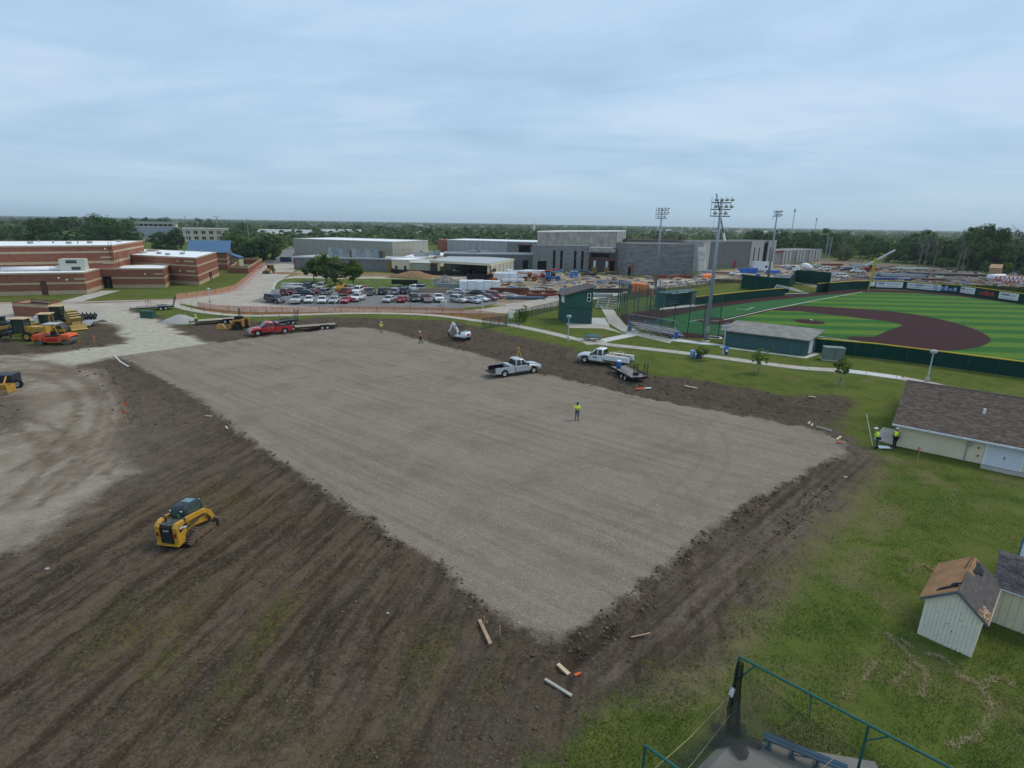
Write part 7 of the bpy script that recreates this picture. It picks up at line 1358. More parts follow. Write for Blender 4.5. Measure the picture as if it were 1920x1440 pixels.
def pallet(label,u,v,nx,ny,hh,deg=0,mat=WRAP,sx=2.3,sy=1.25,group='white wrapped pallets on the yard'):
    t=machine('wrapped_pallet',label,'pallet',u,v,deg,None,group)
    for i in range(nx):
        for j in range(ny):
            h=hh*rnd.uniform(.92,1.04); x0=(i-nx/2)*sx+.04; y0=(j-ny/2)*sy+.04; pr=B().prism([(x0+.06,y0),(x0+sx-.14,y0),(x0+sx-.08,y0+.06),(x0+sx-.08,y0+sy-.12),(x0+sx-.14,y0+sy-.06),(x0+.06,y0+sy-.06),(x0,y0+sy-.12),(x0,y0+.06)],.12,h); pr.build('bale',mat,t)
    b=B()
    for i in range(nx*2): b.box((i/2-nx/2)*sx+.1,-ny*sy/2,0,(i/2-nx/2)*sx+.3,ny*sy/2,.12)
    b.build('skid',WOOD,t); return t
pallet('long row of tall white wrapped bales in front of the parked sideways sedans',900,543,5,2,2.5,2,sx=2.2,sy=1.6); pallet('white wrapped bales left of the orange telehandler, tallest stack',948,526,3,3,2.6,3); pallet('white wrapped bales in the middle behind the orange telehandler',975,520.5,4,2,2.5,3); pallet('small white wrapped bales at the foot of the tall bale stack',962,529.5,3,1,1.1,3); pallet('white wrapped bales farthest back near the black loading door',1003,518.5,3,2,2.2,3)
pallet('blue tarped stack of material beside the white site trailer',1402,512,3,2,2.0,0,TARPB,group='blue tarped stacks'); pallet('low blue tarped heap under the right floodlight pole',1449,513.5,2,2,1.4,10,TARPB,group='blue tarped stacks'); pallet('grey pallet stack with an orange tarp beside the big dark hall',1325,518,2,2,2.2,0,M('grey_bale',(.3,.33,.36),.7),group='tarped stacks by the hall'); 
x,y=at(1328,515.5,2.3); o=B().add([(-2,-1.2,0),(2,-1.3,.1),(2.2,1.2,-.1),(-2,1.3,0),(-.5,0,.5),(1,.1,.4),(-2.2,-1.5,-.9),(2.2,-1.6,-.7)],[(0,1,5,4),(1,2,5),(2,3,4,5),(3,0,4),(0,6,7,1)]).build('orange_tarp',TARPO); o.location=(x,y,2.3); tag(o,'crumpled orange tarp over the grey pallet stack','tarp')
g=machine('orange_tarp_stack','bright orange tarped stack standing behind the backstop poles','tarped stack',1203,552.5,-4); b=B()
b.add([(-3.0,-1.2,0),(1.6,-1.3,0),(3.4,-1.0,0),(3.3,1.2,0),(-2.9,1.2,0),(-2.7,-1.0,3.0),(1.2,-1.1,2.7),(2.6,-.8,1.3),(2.5,1.0,1.2),(1.1,1.0,2.8),(-2.7,1.0,3.0),(-.8,-1.15,2.95),(-.8,1.1,3.1)],[(0,1,6,11,5),(1,2,7,6),(2,3,8,7),(3,4,10,12,9,8),(4,0,5,10),(5,11,12,10),(11,6,9,12),(6,7,8,9)]); b.build('tarp',TARPO,g); B().box(-3.5,-1.1,0,-3.02,1.1,2.8).build('timber_stack',M('timber_dark',(.13,.12,.11)),g); B().box(3.5,-1,0,5.8,1.2,2.1).build('block_stack',M('block_stack_grey',(.13,.135,.145),.9,.2,3),g)
for lab,u,v,L_,W_,n,lay,mat,dg,sec in (
 ('long dark steel beam stack right of the white bales',955,549.5,9.5,2.6,7,4,[DSTEEL,RUST],2,.3),('bundle of blue grey pipes lying behind the dark red cars',985,560.5,9,3,8,2,[STEEL,DSTEEL,M('pipe_blue',(.12,.16,.21))],4,.22),('rusty rebar bundle left of the green tower',1020,556.5,8,2.4,9,3,[RUST,REDPRIME],8,.2),('red brown beam pile behind the blue grey pipes',1010,551,9,2.,7,3,[REDPRIME,RUST],6,.25),('black beam stack right of the green tower roof',1133,548.5,9,2.2,6,3,[DSTEEL,BLACK],6,.3),('dark red beam stack next to the black one',1160,545.5,7,2,6,2,[REDPRIME,RUST],6,.3),
 ('spread of blue steel joists before the entrance columns',1150,530.5,10,4,8,2,[M('joist_blue',(.11,.16,.25),.6,.2,3),STEEL,REDPRIME],-6,.2),('spread of grey steel joists before the big dark hall',1185,534.5,9,4,8,2,[STEEL,M('joist_blue',(.11,.16,.25)),DSTEEL],-12,.2),('grey pipe bundle beside the orange tarped stack',1125,556,6,2,5,2,[STEEL],0,.3),
 ('red beam row at the foot of the big dark hall, left part',1245,522,6,1.2,3,2,[REDPRIME],0,.4),('red beam row at the foot of the big dark hall, right part',1278,521.5,7,1.2,3,2,[REDPRIME],0,.4),
 ('brown timber log bundle by the black chain link fence',1368,529.5,9,1.6,4,2,[M('timber_brown',(.23,.14,.07))],-3,.45),
 ('lumber scraps beside the white capped pickup',740,543.,7,2.5,6,2,[RUST,WOODG,LUM],4,.2),('red brown planks with a mesh wrap behind the silver sedan',815,547.5,8,2.5,7,3,[REDPRIME,RUST,WOODG],3,.3),('green grey pipe bundle behind the silver sedan',848,541,8,2.2,5,3,[M('pipe_green',(.19,.23,.22),.5)],2,.4),('yellow boards right of the white capped pickup',806,547.,4,1.4,4,2,[M('yellow_board',(.5,.38,.14))],0,.2),
 ('blue grey roof truss pile far right of the yellow foul pole',1690,520,16,5,9,3,[STEEL,M('joist_blue',(.11,.16,.25)),DSTEEL],-8,.4),('pale green wrapped boards beyond the roof trusses',1705,506,14,4,7,2,[M('pale_green_wrap',(.4,.48,.44),.6),WHITE],-8,.4),('steel truss pile behind the pale green boards',1745,515,18,5,9,2,[STEEL,DSTEEL],-9,.35),('dark timber row at the far end of the site',1800,518,20,3,6,2,[DSTEEL,WOODG],-8,.4),('blue and white material strip behind the outfield fence',1655,525.5,10,2,5,2,[M('navy_bundle',(.05,.08,.2)),WHITE],-2,.4),('small blue and white bundle right of that strip',1693,526.5,5,2,4,2,[M('navy_bundle',(.05,.08,.2)),WHITE],-2,.4),
 ('rusty scrap timber behind the outfield fence',1730,525,14,3,6,2,[RUST,WOODG],-6,.3),('pale stacked forms by the concrete mixer',1560,517,8,3,6,3,[CONCL,M('joist_blue',(.11,.16,.25)),WOODG],-3,.35),('blue sheeted boards right of the bullpen screen',1500,518.5,12,3,6,1,[TARPB,CONCL],3,.3),('grey form panels beside the bullpen screen',1470,523.5,7,3,6,4,[STEEL,CONCL],2,.35),('pale crates in front of the bullpen screen',1450,526,5,2,5,3,[CONCL,STEEL],2,.35),('low steel stack left of the white site pickup',1350,514,8,3,6,2,[REDPRIME,STEEL],0,.35),('scattered red steel at the far yard edge',1560,498,9,3,5,2,[REDPRIME,WOODG],0,.4),('mixed steel before the far block wing',1515,500.5,9,3,6,2,[STEEL,CONCL,REDPRIME],2,.35),('steel frames on the far yard before the woods',1620,499,12,4,6,2,[STEEL,CONCL],-4,.4),('rebar stacks before the woods',1590,503,9,3,6,2,[RUST,STEEL],-2,.35)):
    stack(lab,u,v,L_,W_,n,lay,mat,dg,sec=sec,group='material stacks on the construction yard')
for k,(u,v,l) in enumerate(((572,545.5,'lower grey concrete pipe on the grass island'),(572,540.,'upper grey concrete pipe on the grass island'),(589,541,'short grey concrete pipe in the middle of the grass island'),(603,543,'grey concrete pipe nearest the tall tree trunk'))):
    x,y=at(u-25 if k<2 else u-20,v-1.5); t=T('concrete_pipe',l,'pipe',(x,y,0),.02,'concrete pipes on the island'); L_=2.6 if k<2 else (1. if k==2 else 2.2); b=B(); b.cyl((-L_,0,.6),(L_,0,.6),.6,None,14); b.build('barrel',M('pipe_concrete',(.42,.42,.4),.9),t,True); b=B(); b.cyl((-L_-.01,0,.6),(-L_+.0,0,.6),.46,None,14); b.build('bore',DARKO,t)
def heap(name,label,u,v,rx,ry,h,mat,seed,cat='heap',deg=0,kind=None,jag=.25):
    t=machine(name,label,cat,u,v,deg); n=18; m_=7; b=B(); rr=random.Random(seed); g=[]
    for j in range(m_+1):
        for i in range(n):
            a=2*PI*i/n; r=1-j/m_; k=1+jag*(rr.random()-.5); g.append((rx*r*math.cos(a)*k,ry*r*math.sin(a)*k,h*(1-r**1.4)*(1+jag*(rr.random()-.5))-.05*(j==0)))
    f=[(j*n+i,j*n+(i+1)%n,(j+1)*n+(i+1)%n,(j+1)*n+i) for j in range(m_) for i in range(n)]; b.add(g,f); b.build('pile',mat,t,True); return t
DIRTB=M('tan_soil',(.26,.165,.085),.95,.25,1.5,bump=.4); RUBB=M('rubble',(.22,.205,.19),.95,.45,1.2,bump=1.)
heap('dirt_heap','long tan dirt heap in front of the black silt fence',775,521.,9,3.2,2.2,DIRTB,1,deg=2); heap('dirt_heap','brown dirt mound behind the outfield fence left of the foul pole',1600,537,11,5,2.3,M('brown_soil',(.16,.11,.075),.95,.25,1,bump=.5),2); heap('dirt_heap','brown dirt bank right of the yellow foul pole behind the fence',1665,538,9,4,1.6,M('brown_soil',(.16,.11,.075)),3); heap('dirt_heap','low dirt pile at the foot of the big dark hall',1262,521,5,2,1.,DIRTB,4)
heap('rubble_heap','grey rubble heap behind the white capped pickup',835,533,4.5,3,2.4,RUBB,5,jag=.5); heap('rubble_heap','pale rubble heap before the black enclosure',892,535,4,2.5,1.6,RUBB,6,jag=.5); heap('gravel_heap','pale grey gravel heap by the curved sidewalk',340,604,3.6,2.2,1.35,M('pale_gravel',(.36,.35,.33),.95,.12,3,bump=.4),7,jag=.08); heap('dirt_heap','tan soil strip right of the backhoe',535,513,6,2.,.6,DIRTB,8); heap('dirt_heap','bare soil bank before the annex wall right of the trees',700,515,9,2,.7,DIRTB,9); heap('debris_heap','heap of bagged debris under the floodlight pole by the bullpen',1440,530,6,2,1.3,RUBB,10,jag=.6)
g=machine('black_enclosure','black fabric fenced enclosure before the canopy',"fence",900,529,0); B().box(-4,-.1,0,4,.1,2.4).build('panel',M('black_fabric',(.025,.025,.027)),g); B().box(-4,-.1,0,-3.8,4,2.4).build('panel',M('black_fabric',(.025,.025,.027)),g); 
for k in range(5): B().cyl((-4+k*2,.15,0),(-4+k*2,.15,2.5),.05,None,5).build('post',DSTEEL,g)
g=machine('dumpster','dark blue dumpster on the pavement left of the annex','dumpster',536,491,0); B().prof([(-1.9,.2),(-2.1,1.9),(2.1,1.9),(1.9,.2)][::-1],-1.1,1.1).build('body',M('dumpster_blue',(.02,.035,.1),.5),g); B().box(-2.1,-1.15,1.9,2.1,1.15,2.0).build('lid',BLACK,g)
g=machine('flat_trailer','black flat trailer behind the white capped pickup',"trailer",763,537.5,2); B().box(-4,-1.2,.8,4,1.2,1.1).build('deck',BLACK,g); B().box(-4,-1.2,1.1,3.2,-1.1,2.).build('side_board',BLACK,g)
for x_ in (-1.,0): wheel(g,x_,-1.2,.4,.25); wheel(g,x_,1.2,.4,.25)
x,y=at(832,573.5); tag(B().box(-.6,-.5,0,.6,.5,1.1).build('concrete_block',CONCL),'pale concrete block at the edge of the lot','block').location=(x,y,.02)
x,y=at(958,603); t=T('info_sign','small white sign board at the gate by the bright young tree','sign',(x,y,0)); B().box(-.4,-.03,.7,.4,.03,1.9).build('panel',WHITE,t); B().cyl((0,.05,-.1),(0,.05,1.8),.04,None,6).build('post',STEEL,t)
t=T('gate','green pipe gate panel by the bright young tree','gate',(*at(967,603),0)); b=B(); 
for k in range(5): b.cyl((-1.2+k*.6,0,0),(-1.2+k*.6,0,2.2),.04,None,6)
b.cyl((-1.2,0,2.2),(1.2,0,2.2),.04,None,6); b.cyl((-1.2,0,.2),(1.2,0,.2),.04,None,6); b.build('gate_frame',GREENM,t)
for u,v,l in ((960,611,'low dark blue bench by the gate'),): g=machine('low_bench',l,'bench',u,v,0); B().box(-1.5,-.2,.4,1.5,.2,.47).build('seat',M('table_blue',(.02,.09,.17)),g); B().box(-1.2,-.15,0,-1.1,.15,.4).build('leg',BLACK,g); B().box(1.1,-.15,0,1.2,.15,.4).build('leg',BLACK,g)
gable('wood_shed','small tan wooden shed at the edge of the woods far right',[(1853,514),(1873,515),(1878,513),(1858,512)],2.6,3.9,M('osb_wood',(.36,.24,.15),.8,.12,1),M('osb_wood',(.36,.24,.15)))
for lab,u,v,L_,c in (('white tank with red frame at the right photo edge',1862,527,4,WHITE),('white round tank left of the red steel frames',1873,526.5,3,WHITE)):
    g=machine('storage_tank',lab,'tank',u,v,0); b=B(); b.cyl((-L_/2,0,1.4),(L_/2,0,1.4),1.1,None,14); b.build('vessel',c,g,True); B().box(-L_/2,-.8,0,L_/2,.8,.35).build('skid',RUST,g)
g=machine('truss_rack','red steel truss frames leaning at the right photo edge','steel frame',1895,531,-4); b=B()
for k in range(9): b.tube([(-6+k*1.4,0,.2),(-5.2+k*1.4,0,2.4),(-4.6+k*1.4,0,.2)],.12,5)
b.tube([(-6,0,.2),(6,0,.2)],.12,5); b.tube([(-5.2,0,2.4),(6,0,2.4)],.12,5); b.build('truss',M('frame_red',(.45,.06,.03),.6),g); pallet('white wrapped crates behind the red truss frames',1905,529,4,2,1.9,-4,group='white wrapped pallets far right')
for lab,u,v in (('left thin steel mast pair beyond the far block wing',1546,490),('right thin steel mast pair beyond the far block wing',1552.5,490)):
    g=machine('steel_mast',lab,'mast',u,v,0); b=B(); b.cyl((-.35,0,0),(-.35,0,13),.12,None,5); b.cyl((.35,0,0),(.35,0,13),.12,None,5)
    for k in range(12): b.cyl((-.35,0,k*1.05),(.35,0,k*1.05+1),.05,None,4)
    b.build('lattice',M('mast_pale',(.3,.34,.33)),g)
for lab,u,v,h_ in (('left rusty slender mast in front of the woods',1608,494,13.),('right rusty slender mast in front of the woods',1616,494,13.)):
    g=machine('rusty_mast',lab,'mast',u,v,0); b=B(); b.cyl((0,0,0),(.8,0,h_),.13,.06,5); b.build('pole',RUST,g); B().box(-.3,-.3,0,.3,.3,.3).build('foot',CONC,g)

# scattered small debris over the yard, too many and too small to count
for nm,mt_,n,sd in (('rusty_debris',RUST,420,1),('grey_debris',STEEL,420,2),('pale_debris',CONCL,300,3),('timber_debris',WOODG,420,4),('blue_debris',TARPB,60,5)):
    rg_=random.Random(sd); b=B(); k=0
    while k<n:
        u=rg_.uniform(1440,1990); x,y=at(u,rg_.uniform(500,532)+max(0,u-1700)*.03)
        if rg_.random()<.35: u=rg_.uniform(940,1340); x,y=at(u,rg_.uniform(515,562)-(u-940)*.075)
        if k%3==0: x=x-x%9+rg_.uniform(0,3); y=y-y%9+rg_.uniform(0,3)
        b.ob((x,y,.15+rg_.uniform(0,.25)),(rg_.uniform(.4,3.2),rg_.uniform(.15,.6),rg_.uniform(.12,.5)),rg_.gauss(.0,.5) if rg_.random()<.7 else rg_.uniform(0,3),rg_.uniform(-.12,.12)); k+=1
    b.build(nm,mt_,None,kind='stuff')
# ------------------------------------------------------------------ people
def person(label,u,v,deg,torso,legs,hat,pose='stand',hh=1.76,sleeve=None,sc=1.):
    x,y=at(u,v); z=gz(x,y) if (x>-60 and y<110) else 0; t=T('person',label,'person',(x,y,max(z,0)-.0),R(deg),None,hh/1.78)
    lean=dict(stand=0,fold=0,walk=.03,bend=.14)[pose]
    J={'pel':(0,0,.95),'sp':(lean*.6,0,1.18),'ch':(lean*1.2,0,1.40),'nk':(lean*1.6,0,1.52),'hd':(lean*1.9+.02,0,1.64),'ht':(lean*1.9+.01,0,1.74)}
    for s_,n in ((1,'l'),(-1,'r')):
        st=.16*s_ if pose=='walk' else (.05*s_); J[n+'hp']=(0,.10*s_,.92); J[n+'kn']=(st*.7+.05,.11*s_,.50); J[n+'an']=(st*1.5-.02,.12*s_,.09); J[n+'to']=(st*1.5+.17,.14*s_,.04)
        J[n+'sh']=(lean*1.3,.19*s_,1.43); 
        if pose=='fold': J[n+'el']=(.08,.27*s_,1.16); J[n+'wr']=(.27,.06*s_,1.20); J[n+'ha']=(.31,-.0*s_,1.22); fd=(.04,-.07*s_,.01)
        elif pose=='bend': J[n+'el']=(.14,.28*s_,1.17); J[n+'wr']=(.30,.22*s_,1.0); J[n+'ha']=(.34,.21*s_,.93); fd=(.03,-.01*s_,-.07)
        else: k=-st*1.1; J[n+'el']=(k*.5-.03,.27*s_,1.14); J[n+'wr']=(k+.06,.28*s_,.90); J[n+'ha']=(k+.08,.28*s_,.83); fd=(.02,0,-.08)
        for q in range(4): o_=(q-1.5)*.019; J[n+'f%d'%q]=tuple(J[n+'ha'][i]+fd[i]*(1,.95,1.05,.8)[q]+((o_,0,0) if pose!='fold' else (0,0,o_))[i] for i in range(3))
        J[n+'th']=tuple(J[n+'ha'][i]+(.05,0.,-.01)[i]*1 for i in range(3))
    RR=dict(pel=.125,sp=.115,ch=.135,nk=.055,hd=.088,ht=.07,hp=.09,kn=.06,an=.042,to=.036,sh=.06,el=.042,wr=.03,ha=.036,f=.010,th=.012)
    E=[('pel','sp'),('sp','ch'),('ch','nk'),('nk','hd'),('hd','ht')]
    for n in 'lr': E+=[('pel',n+'hp'),(n+'hp',n+'kn'),(n+'kn',n+'an'),(n+'an',n+'to'),('ch',n+'sh'),(n+'sh',n+'el'),(n+'el',n+'wr'),(n+'wr',n+'ha'),(n+'ha',n+'th')]+[(n+'ha',n+'f%d'%q) for q in range(4)]
    def skin(name,edges,mat,grow=1.,root='pel',sub=1):
        ks=[]; 
        for e in edges:
            for k in e:
                if k not in ks: ks.append(k)
        me=D.meshes.new(name); me.from_pydata([J[k] for k in ks],[(ks.index(a),ks.index(b_)) for a,b_ in edges],[]); o=put(name,me,mat,t)
        md=o.modifiers.new('skin','SKIN'); md.use_smooth_shade=True
        for k,sv_ in zip(ks,me.skin_vertices[0].data):
            key=k if k in RR else k[1:]; key='f' if key.startswith('f') else key; r=RR[key]*grow; sv_.radius=(r*(1.25 if k in('pel','sp','ch') else 1),r*(.85 if k in('pel','sp','ch') else 1)); sv_.use_root=(k==root)
        o.modifiers.new('sub','SUBSURF').levels=sub; o.modifiers['sub'].render_levels=sub; return o
    import_skin=lambda me: None
    body=skin('body',E,SKIN); skin('shirt' if sleeve else 'vest',[('pel','sp'),('sp','ch'),('ch','lsh'),('ch','rsh')]+([('lsh','lel'),('rsh','rel'),('lel','lwr'),('rel','rwr')] if sleeve else [('lsh','lel'),('rsh','rel')] if pose!='stand' else []),torso,1.3)
    skin('trousers',[('pel','lhp'),('pel','rhp'),('lhp','lkn'),('rhp','rkn'),('lkn','lan'),('rkn','ran')],legs,1.18)
    for n in 'lr': a=Vector(J[n+'an']); b=B(); b.prof([(-.08,0),(-.09,.13),(.03,.14),(.1,.08),(.21,.06),(.22,.0)][::-1],-.05,.05,.02,.1); b.v=[(p[0]+a.x,p[1]+a.y,p[2]+a.z-.09) for p in b.v]; b.build('boot',DARKC,t)
    hx,hy,hz_=J['hd']; b=B(); b.sphere((hx+.0,0,hz_+.07),.125,14,6,0,(1.1,.95,.95)); b.lathe([(.12,0),(.165,-.005),(.165,.01),(.12,.015)],16,Matrix.Translation((hx+.02,0,hz_+.07))); b.build('hard_hat',hat,t,True)
    b=B(); b.prof([(.0,.03),(.035,-.01),(.0,-.02)],-.015,.015); b.v=[(p[0]+hx+.085,p[1],p[2]+hz_) for p in b.v]; b.build('nose',SKIN,t)
    for s_ in (-1,1): B().sphere((hx+.082,.034*s_,hz_+.03),.012,6,4).build('eye',DARKC,t); B().ob((hx,.093*s_,hz_+.0),(.035,.02,.06)).build('ear',SKIN,t)
    B().ob((hx+.088,0,hz_-.045),(.01,.05,.012)).build('mouth',M('lip',(.25,.09,.08),.6),t); B().sphere((hx-.025,0,hz_+.01),.092,10,6,-.3,(1,.98,1)).build('hair',M('brown_hair',(.04,.025,.015),.8),t)
    if torso in (HIVIS,HIORA):
        ts=M('reflective_tape',(.55,.57,.5),.4); c=J['sp']; b=B(); b.lathe([(.165,-.025),(.17,0),(.165,.025)],16,Matrix.Translation((c[0],0,c[2]-.02))@Matrix.Diagonal((.86,1.12,1,1))); b.build('reflective_band',ts,t)
    return t
for l_ in (0,):
    person('worker in a yellow vest and dark blue cap standing alone on the gravel pad',1081.5,787.5,-92,HIVIS,DENIM,M('navy_hat',(.015,.02,.05),.5),'fold',1.72)
    p_=person('worker in yellow long sleeves and white hard hat bending beside a paper plan',1643,840,160,HIVIS,M('green_work_trousers',(.05,.09,.09),.85),WHITE,'bend',1.76,True); person('worker in black trousers and yellow vest standing at the cream siding',1676,838.5,200,HIVIS,DARKC,WHITE,'stand',1.74)
    person('worker in an orange vest walking at the upper pad edge',789,643.5,200,HIORA,DARKC,WHITE,'walk',1.8,True); person('worker in khaki trousers and yellow vest near the top pad corner',715.5,623.5,-70,HIVIS,KHAKI,WHITE,'walk',1.8); person('worker in a yellow vest and black trousers beside the light flatbed trailer',369,609.5,-80,HIVIS,DARKC,WHITE,'stand',1.8)
x,y=at(1640,818); pl=T('measuring_pole','long white pole leaning on the bending worker','pole',(*at(1638,838),0)); a=Vector(at3(1643,826,.9)); B().cyl((.1,.3,.0),(-.55,.9,2.6),.025,None,6).build('rod',WHITE,pl)
x,y=at(1656,839); o=B().add([(-.5,-.25,0),(.5,-.3,.02),(.55,.25,0),(-.45,.3,.03),(-.5,-.25,.02),(.5,-.3,.05),(.55,.25,.02),(-.45,.3,.06)],[(3,2,1,0),(4,5,6,7),(0,1,5,4),(1,2,6,5),(2,3,7,6),(3,0,4,7)]).build('paper_plan',WHITE); o.location=(x,y,gz(x,y)+.05); tag(o,'white paper plan lying on the grass between the two workers','paper')
# ------------------------------------------------------------------ trees
LEAF=[M('leaf_%d'%i,c,.75,.35,.5,0,.2,island=.45,world=True,objvar=.34,transl=.38) for i,c in enumerate(((.066,.125,.032),(.092,.16,.026),(.060,.11,.036),(.12,.165,.04),(.085,.122,.044)))]
BARK=M('bark',(.09,.07,.055),.95,.3,4); BARKP=M('pale_dead_bark',(.20,.175,.15),.9,.2,4)
def crown_mesh(seed,n_cl,per,ls,shape='round',name='crown'):
    rg=np.random.default_rng(seed); V=[]; cl=[]
    for _ in range(n_cl*6):
        p=rg.uniform(-1,1,3)
        r=np.linalg.norm(p)
        if shape=='column': ok=np.hypot(p[0],p[1])<.9*(1-.35*max(p[2],0)); 
        elif shape=='tall': ok=r<1 and p[2]>-.95
        else: ok=r<1 and (r>.35)
        if ok: cl.append(p)
        if len(cl)>=n_cl: break
    cl=np.array(cl); cr=rg.uniform(.16,.36,len(cl))*(1.15 if n_cl<22 else 1)
    lob=1+.28*np.sin(cl[:,0]*3.1+seed)*np.cos(cl[:,1]*2.7-seed)
    cl*=lob[:,None]
    for c,r in zip(cl,cr):
        d=rg.normal(0,1,(per,3)); d/=np.linalg.norm(d,axis=1)[:,None]; q=c+d*(r*rg.uniform(.45,1.,(per,1)))*np.array((1,1,.8))
        nr=d*.8+c*.9+rg.normal(0,.45,(per,3))+np.array((0,0,.35)); nr/=np.linalg.norm(nr,axis=1)[:,None]
        a=np.cross(nr,rg.normal(0,1,(per,3))); a/=np.linalg.norm(a,axis=1)[:,None]+1e-9; b=np.cross(nr,a); s=ls*rg.uniform(.6,1.4,(per,1))
        V.append(np.stack([q-a*s,q-b*s*.6,q+a*s,q+b*s*.6],1))
    V=np.concatenate(V).reshape(-1,3); nq=len(V)//4
    me=D.meshes.new(name); me.vertices.add(len(V)); me.vertices.foreach_set('co',V.astype(np.float32).ravel()); me.loops.add(len(V)); me.loops.foreach_set('vertex_index',np.arange(len(V),dtype=np.int32)); me.polygons.add(nq); me.polygons.foreach_set('loop_start',np.arange(0,len(V),4,dtype=np.int32)); me.polygons.foreach_set('loop_total',np.full(nq,4,np.int32)); me.update(calc_edges=True); return me,V
def trunk_mesh(seed,bare=False):
    rr=random.Random(seed); b=B(); b.cyl((0,0,-.02),(.01,0,.5),.034,.022,7); b.cyl((.01,0,.5),(0,.01,.85),.022,.008,6)
    for k in range(9 if not bare else 16):
        z=rr.uniform(.28,.75) if not bare else rr.uniform(.3,.85); a=rr.uniform(0,2*PI); l=rr.uniform(.18,.38); p=Vector((0,0,z)); q=p+Vector((math.cos(a)*l,math.sin(a)*l,l*rr.uniform(.6,1.3))); b.cyl(p,q,.011,.004,5)
        if bare:
            for j in range(3): a2=a+rr.uniform(-1,1); m_=p.lerp(q,rr.uniform(.4,.9)); b.cyl(m_,m_+Vector((math.cos(a2)*.16,math.sin(a2)*.16,rr.uniform(.05,.2))),.005,.002,4)
    return b.mesh('trunk' if not bare else 'dead_branches')
NEARC=[crown_mesh(11+i,60,80,.062)[0] for i in range(3)]; MIDC=[crown_mesh(31+i,44,34,.09,'round' if i%2 else 'tall')[0] for i in range(6)]; COLC=crown_mesh(51,40,40,.07,'column')[0]; TRK=[trunk_mesh(i) for i in range(3)]; DEAD=[trunk_mesh(20+i,True) for i in range(3)]
def tree(label,x,y,h,wd,cm,lm,group=None,name='tree',base=.22,trk=None,rz=None,cat='tree'):
    t=T(name,label,cat,(x,y,0),rnd.uniform(0,6.28) if rz is None else rz,group); tr_=put('trunk',trk or rnd.choice(TRK),BARK,t); tr_.scale=(h*.8,h*.8,h*.8)
    c=put('crown',cm,lm,t,(0,0,h*(base+(1-base)/2))); c.scale=(wd/2,wd/2,h*(1-base)/2*1.02); return t
rnd=random.Random(77)
for u,v,vt,wd,k,lab in ((612,529,474,8.5,0,'tallest leafy tree at the left of the group on the grass island'),(589,529,483,5.5,1,'leafy tree at the far left edge of the island group'),(628,536,493,8,2,'low dark leafy tree in the middle of the island group'),(663,535,487,7,0,'rightmost leafy tree of the island group with a clear trunk')):
    x,y=at(u,v); tree(lab,x,y,hz(u,v,vt),wd,NEARC[k],LEAF[1 if k!=2 else 4],'trees on the grass island',base=.24)
for u,v,vt,wd,k,lab in ((468,489.,444,17,0,'dark round tree left in the cluster behind the school corner'),(487,492,447,13,1,'dark green tree in the middle of the cluster behind the school corner'),(512,487,441,14,2,'olive tree right in the cluster behind the school corner'),(440,484,440,12,0,'tree rising behind the blue metal roof'),(303,470,433,12,1,'slim park tree right of the stadium stand'),(330,470,433,10,2,'second slim park tree before the cream school block'),(308,475,458,11,0,'low round bush tree on the lawn behind the school roof')):
    x,y=at(u,v); tree(lab,x,y,hz(u,v,vt),wd,NEARC[k],LEAF[(0,2,4)[k]],'trees behind the school',base=.12)
for u,v,vt,wd,lab in ((982,603,571,2.6,'bright green upright young tree beside the gate'),):
    x,y=at(u,v); tree(lab,x,y,hz(u,v,vt),wd,COLC,LEAF[1],None,'young_tree',base=.12)
for u,v,vt,lab in ((1315,676,650,'spindly young tree beside the blue bins'),(1421,700,657,'staked young tree by the sidewalk left of the utility box'),(1574,722,671,'staked young tree by the sidewalk below the utility box')):
    x,y=at(u,v); t=tree(lab,x,y,hz(u,v,vt),2.,MIDC[1],LEAF[3],'young trees along the sidewalk','young_tree',base=.4)
    h_=hz(u,v,vt); c=t.children[1]; c.scale=(.85,.85,h_*.33)
    for k in range(3): B().cyl((.35*math.cos(k*2.1),.35*math.sin(k*2.1),0),(.35*math.cos(k*2.1),.35*math.sin(k*2.1),1.4),.03,None,5).build('support_stake',STEEL,t)
def scatter(zone,n,u0,u1,v0,v1,h0,h1,label,group,leafs,vfun=None,wf=1.):
    k=0
    while k<n:
        u=rnd.uniform(u0,u1); v=rnd.uniform(v0,v1)
        if vfun: v=vfun(u)+rnd.uniform(v0,v1)
        x,y=at(u,v); h=rnd.uniform(h0,h1); li=rnd.choice(leafs); ad=('tall ' if h>(h0+h1)/2 else 'shorter ')+('dark green','bright green','deep green','yellow green','olive green')[li]; tree(ad+' '+label,x,y,h,h*rnd.uniform(.75,1.15)*wf,rnd.choice(MIDC),LEAF[li],ad+' '+group,base=.08); k+=1
hzv=lambda u: 403+u*.0161
scatter(0,40,-60,270,42,60,7,17,'tree in the belt behind the school roof','trees in the belt behind the school',(0,2,4,0),hzv); scatter(0,30,-40,560,24,40,9,19,'tree in the neighbourhood behind the stadium','trees around the stadium',(0,2,4),hzv); scatter(0,30,430,1010,22,34,8,13,'tree among the houses behind the tan gymnasium','trees among the houses behind the gymnasium',(0,1,2,4),hzv)
scatter(0,14,1180,1500,22,28,7,11,'tree beyond the block wings','trees beyond the block wings',(1,1,3),hzv)
WL=lambda u: 482+max(0,(u-1600))*.092-max(0,1600-u)*.06
scatter(0,46,1440,1930,-1,2,7,14,'tree at the front edge of the woods','trees at the woods edge',(0,2,0,4),WL); scatter(0,50,1400,1990,-12,-4,9,17,'tree deeper in the woods','trees deeper in the woods',(0,2,4),WL); scatter(0,22,1650,1960,2,5,3,6,'leafy shrub along the woods edge','shrubs along the woods edge',(0,1,4),WL)
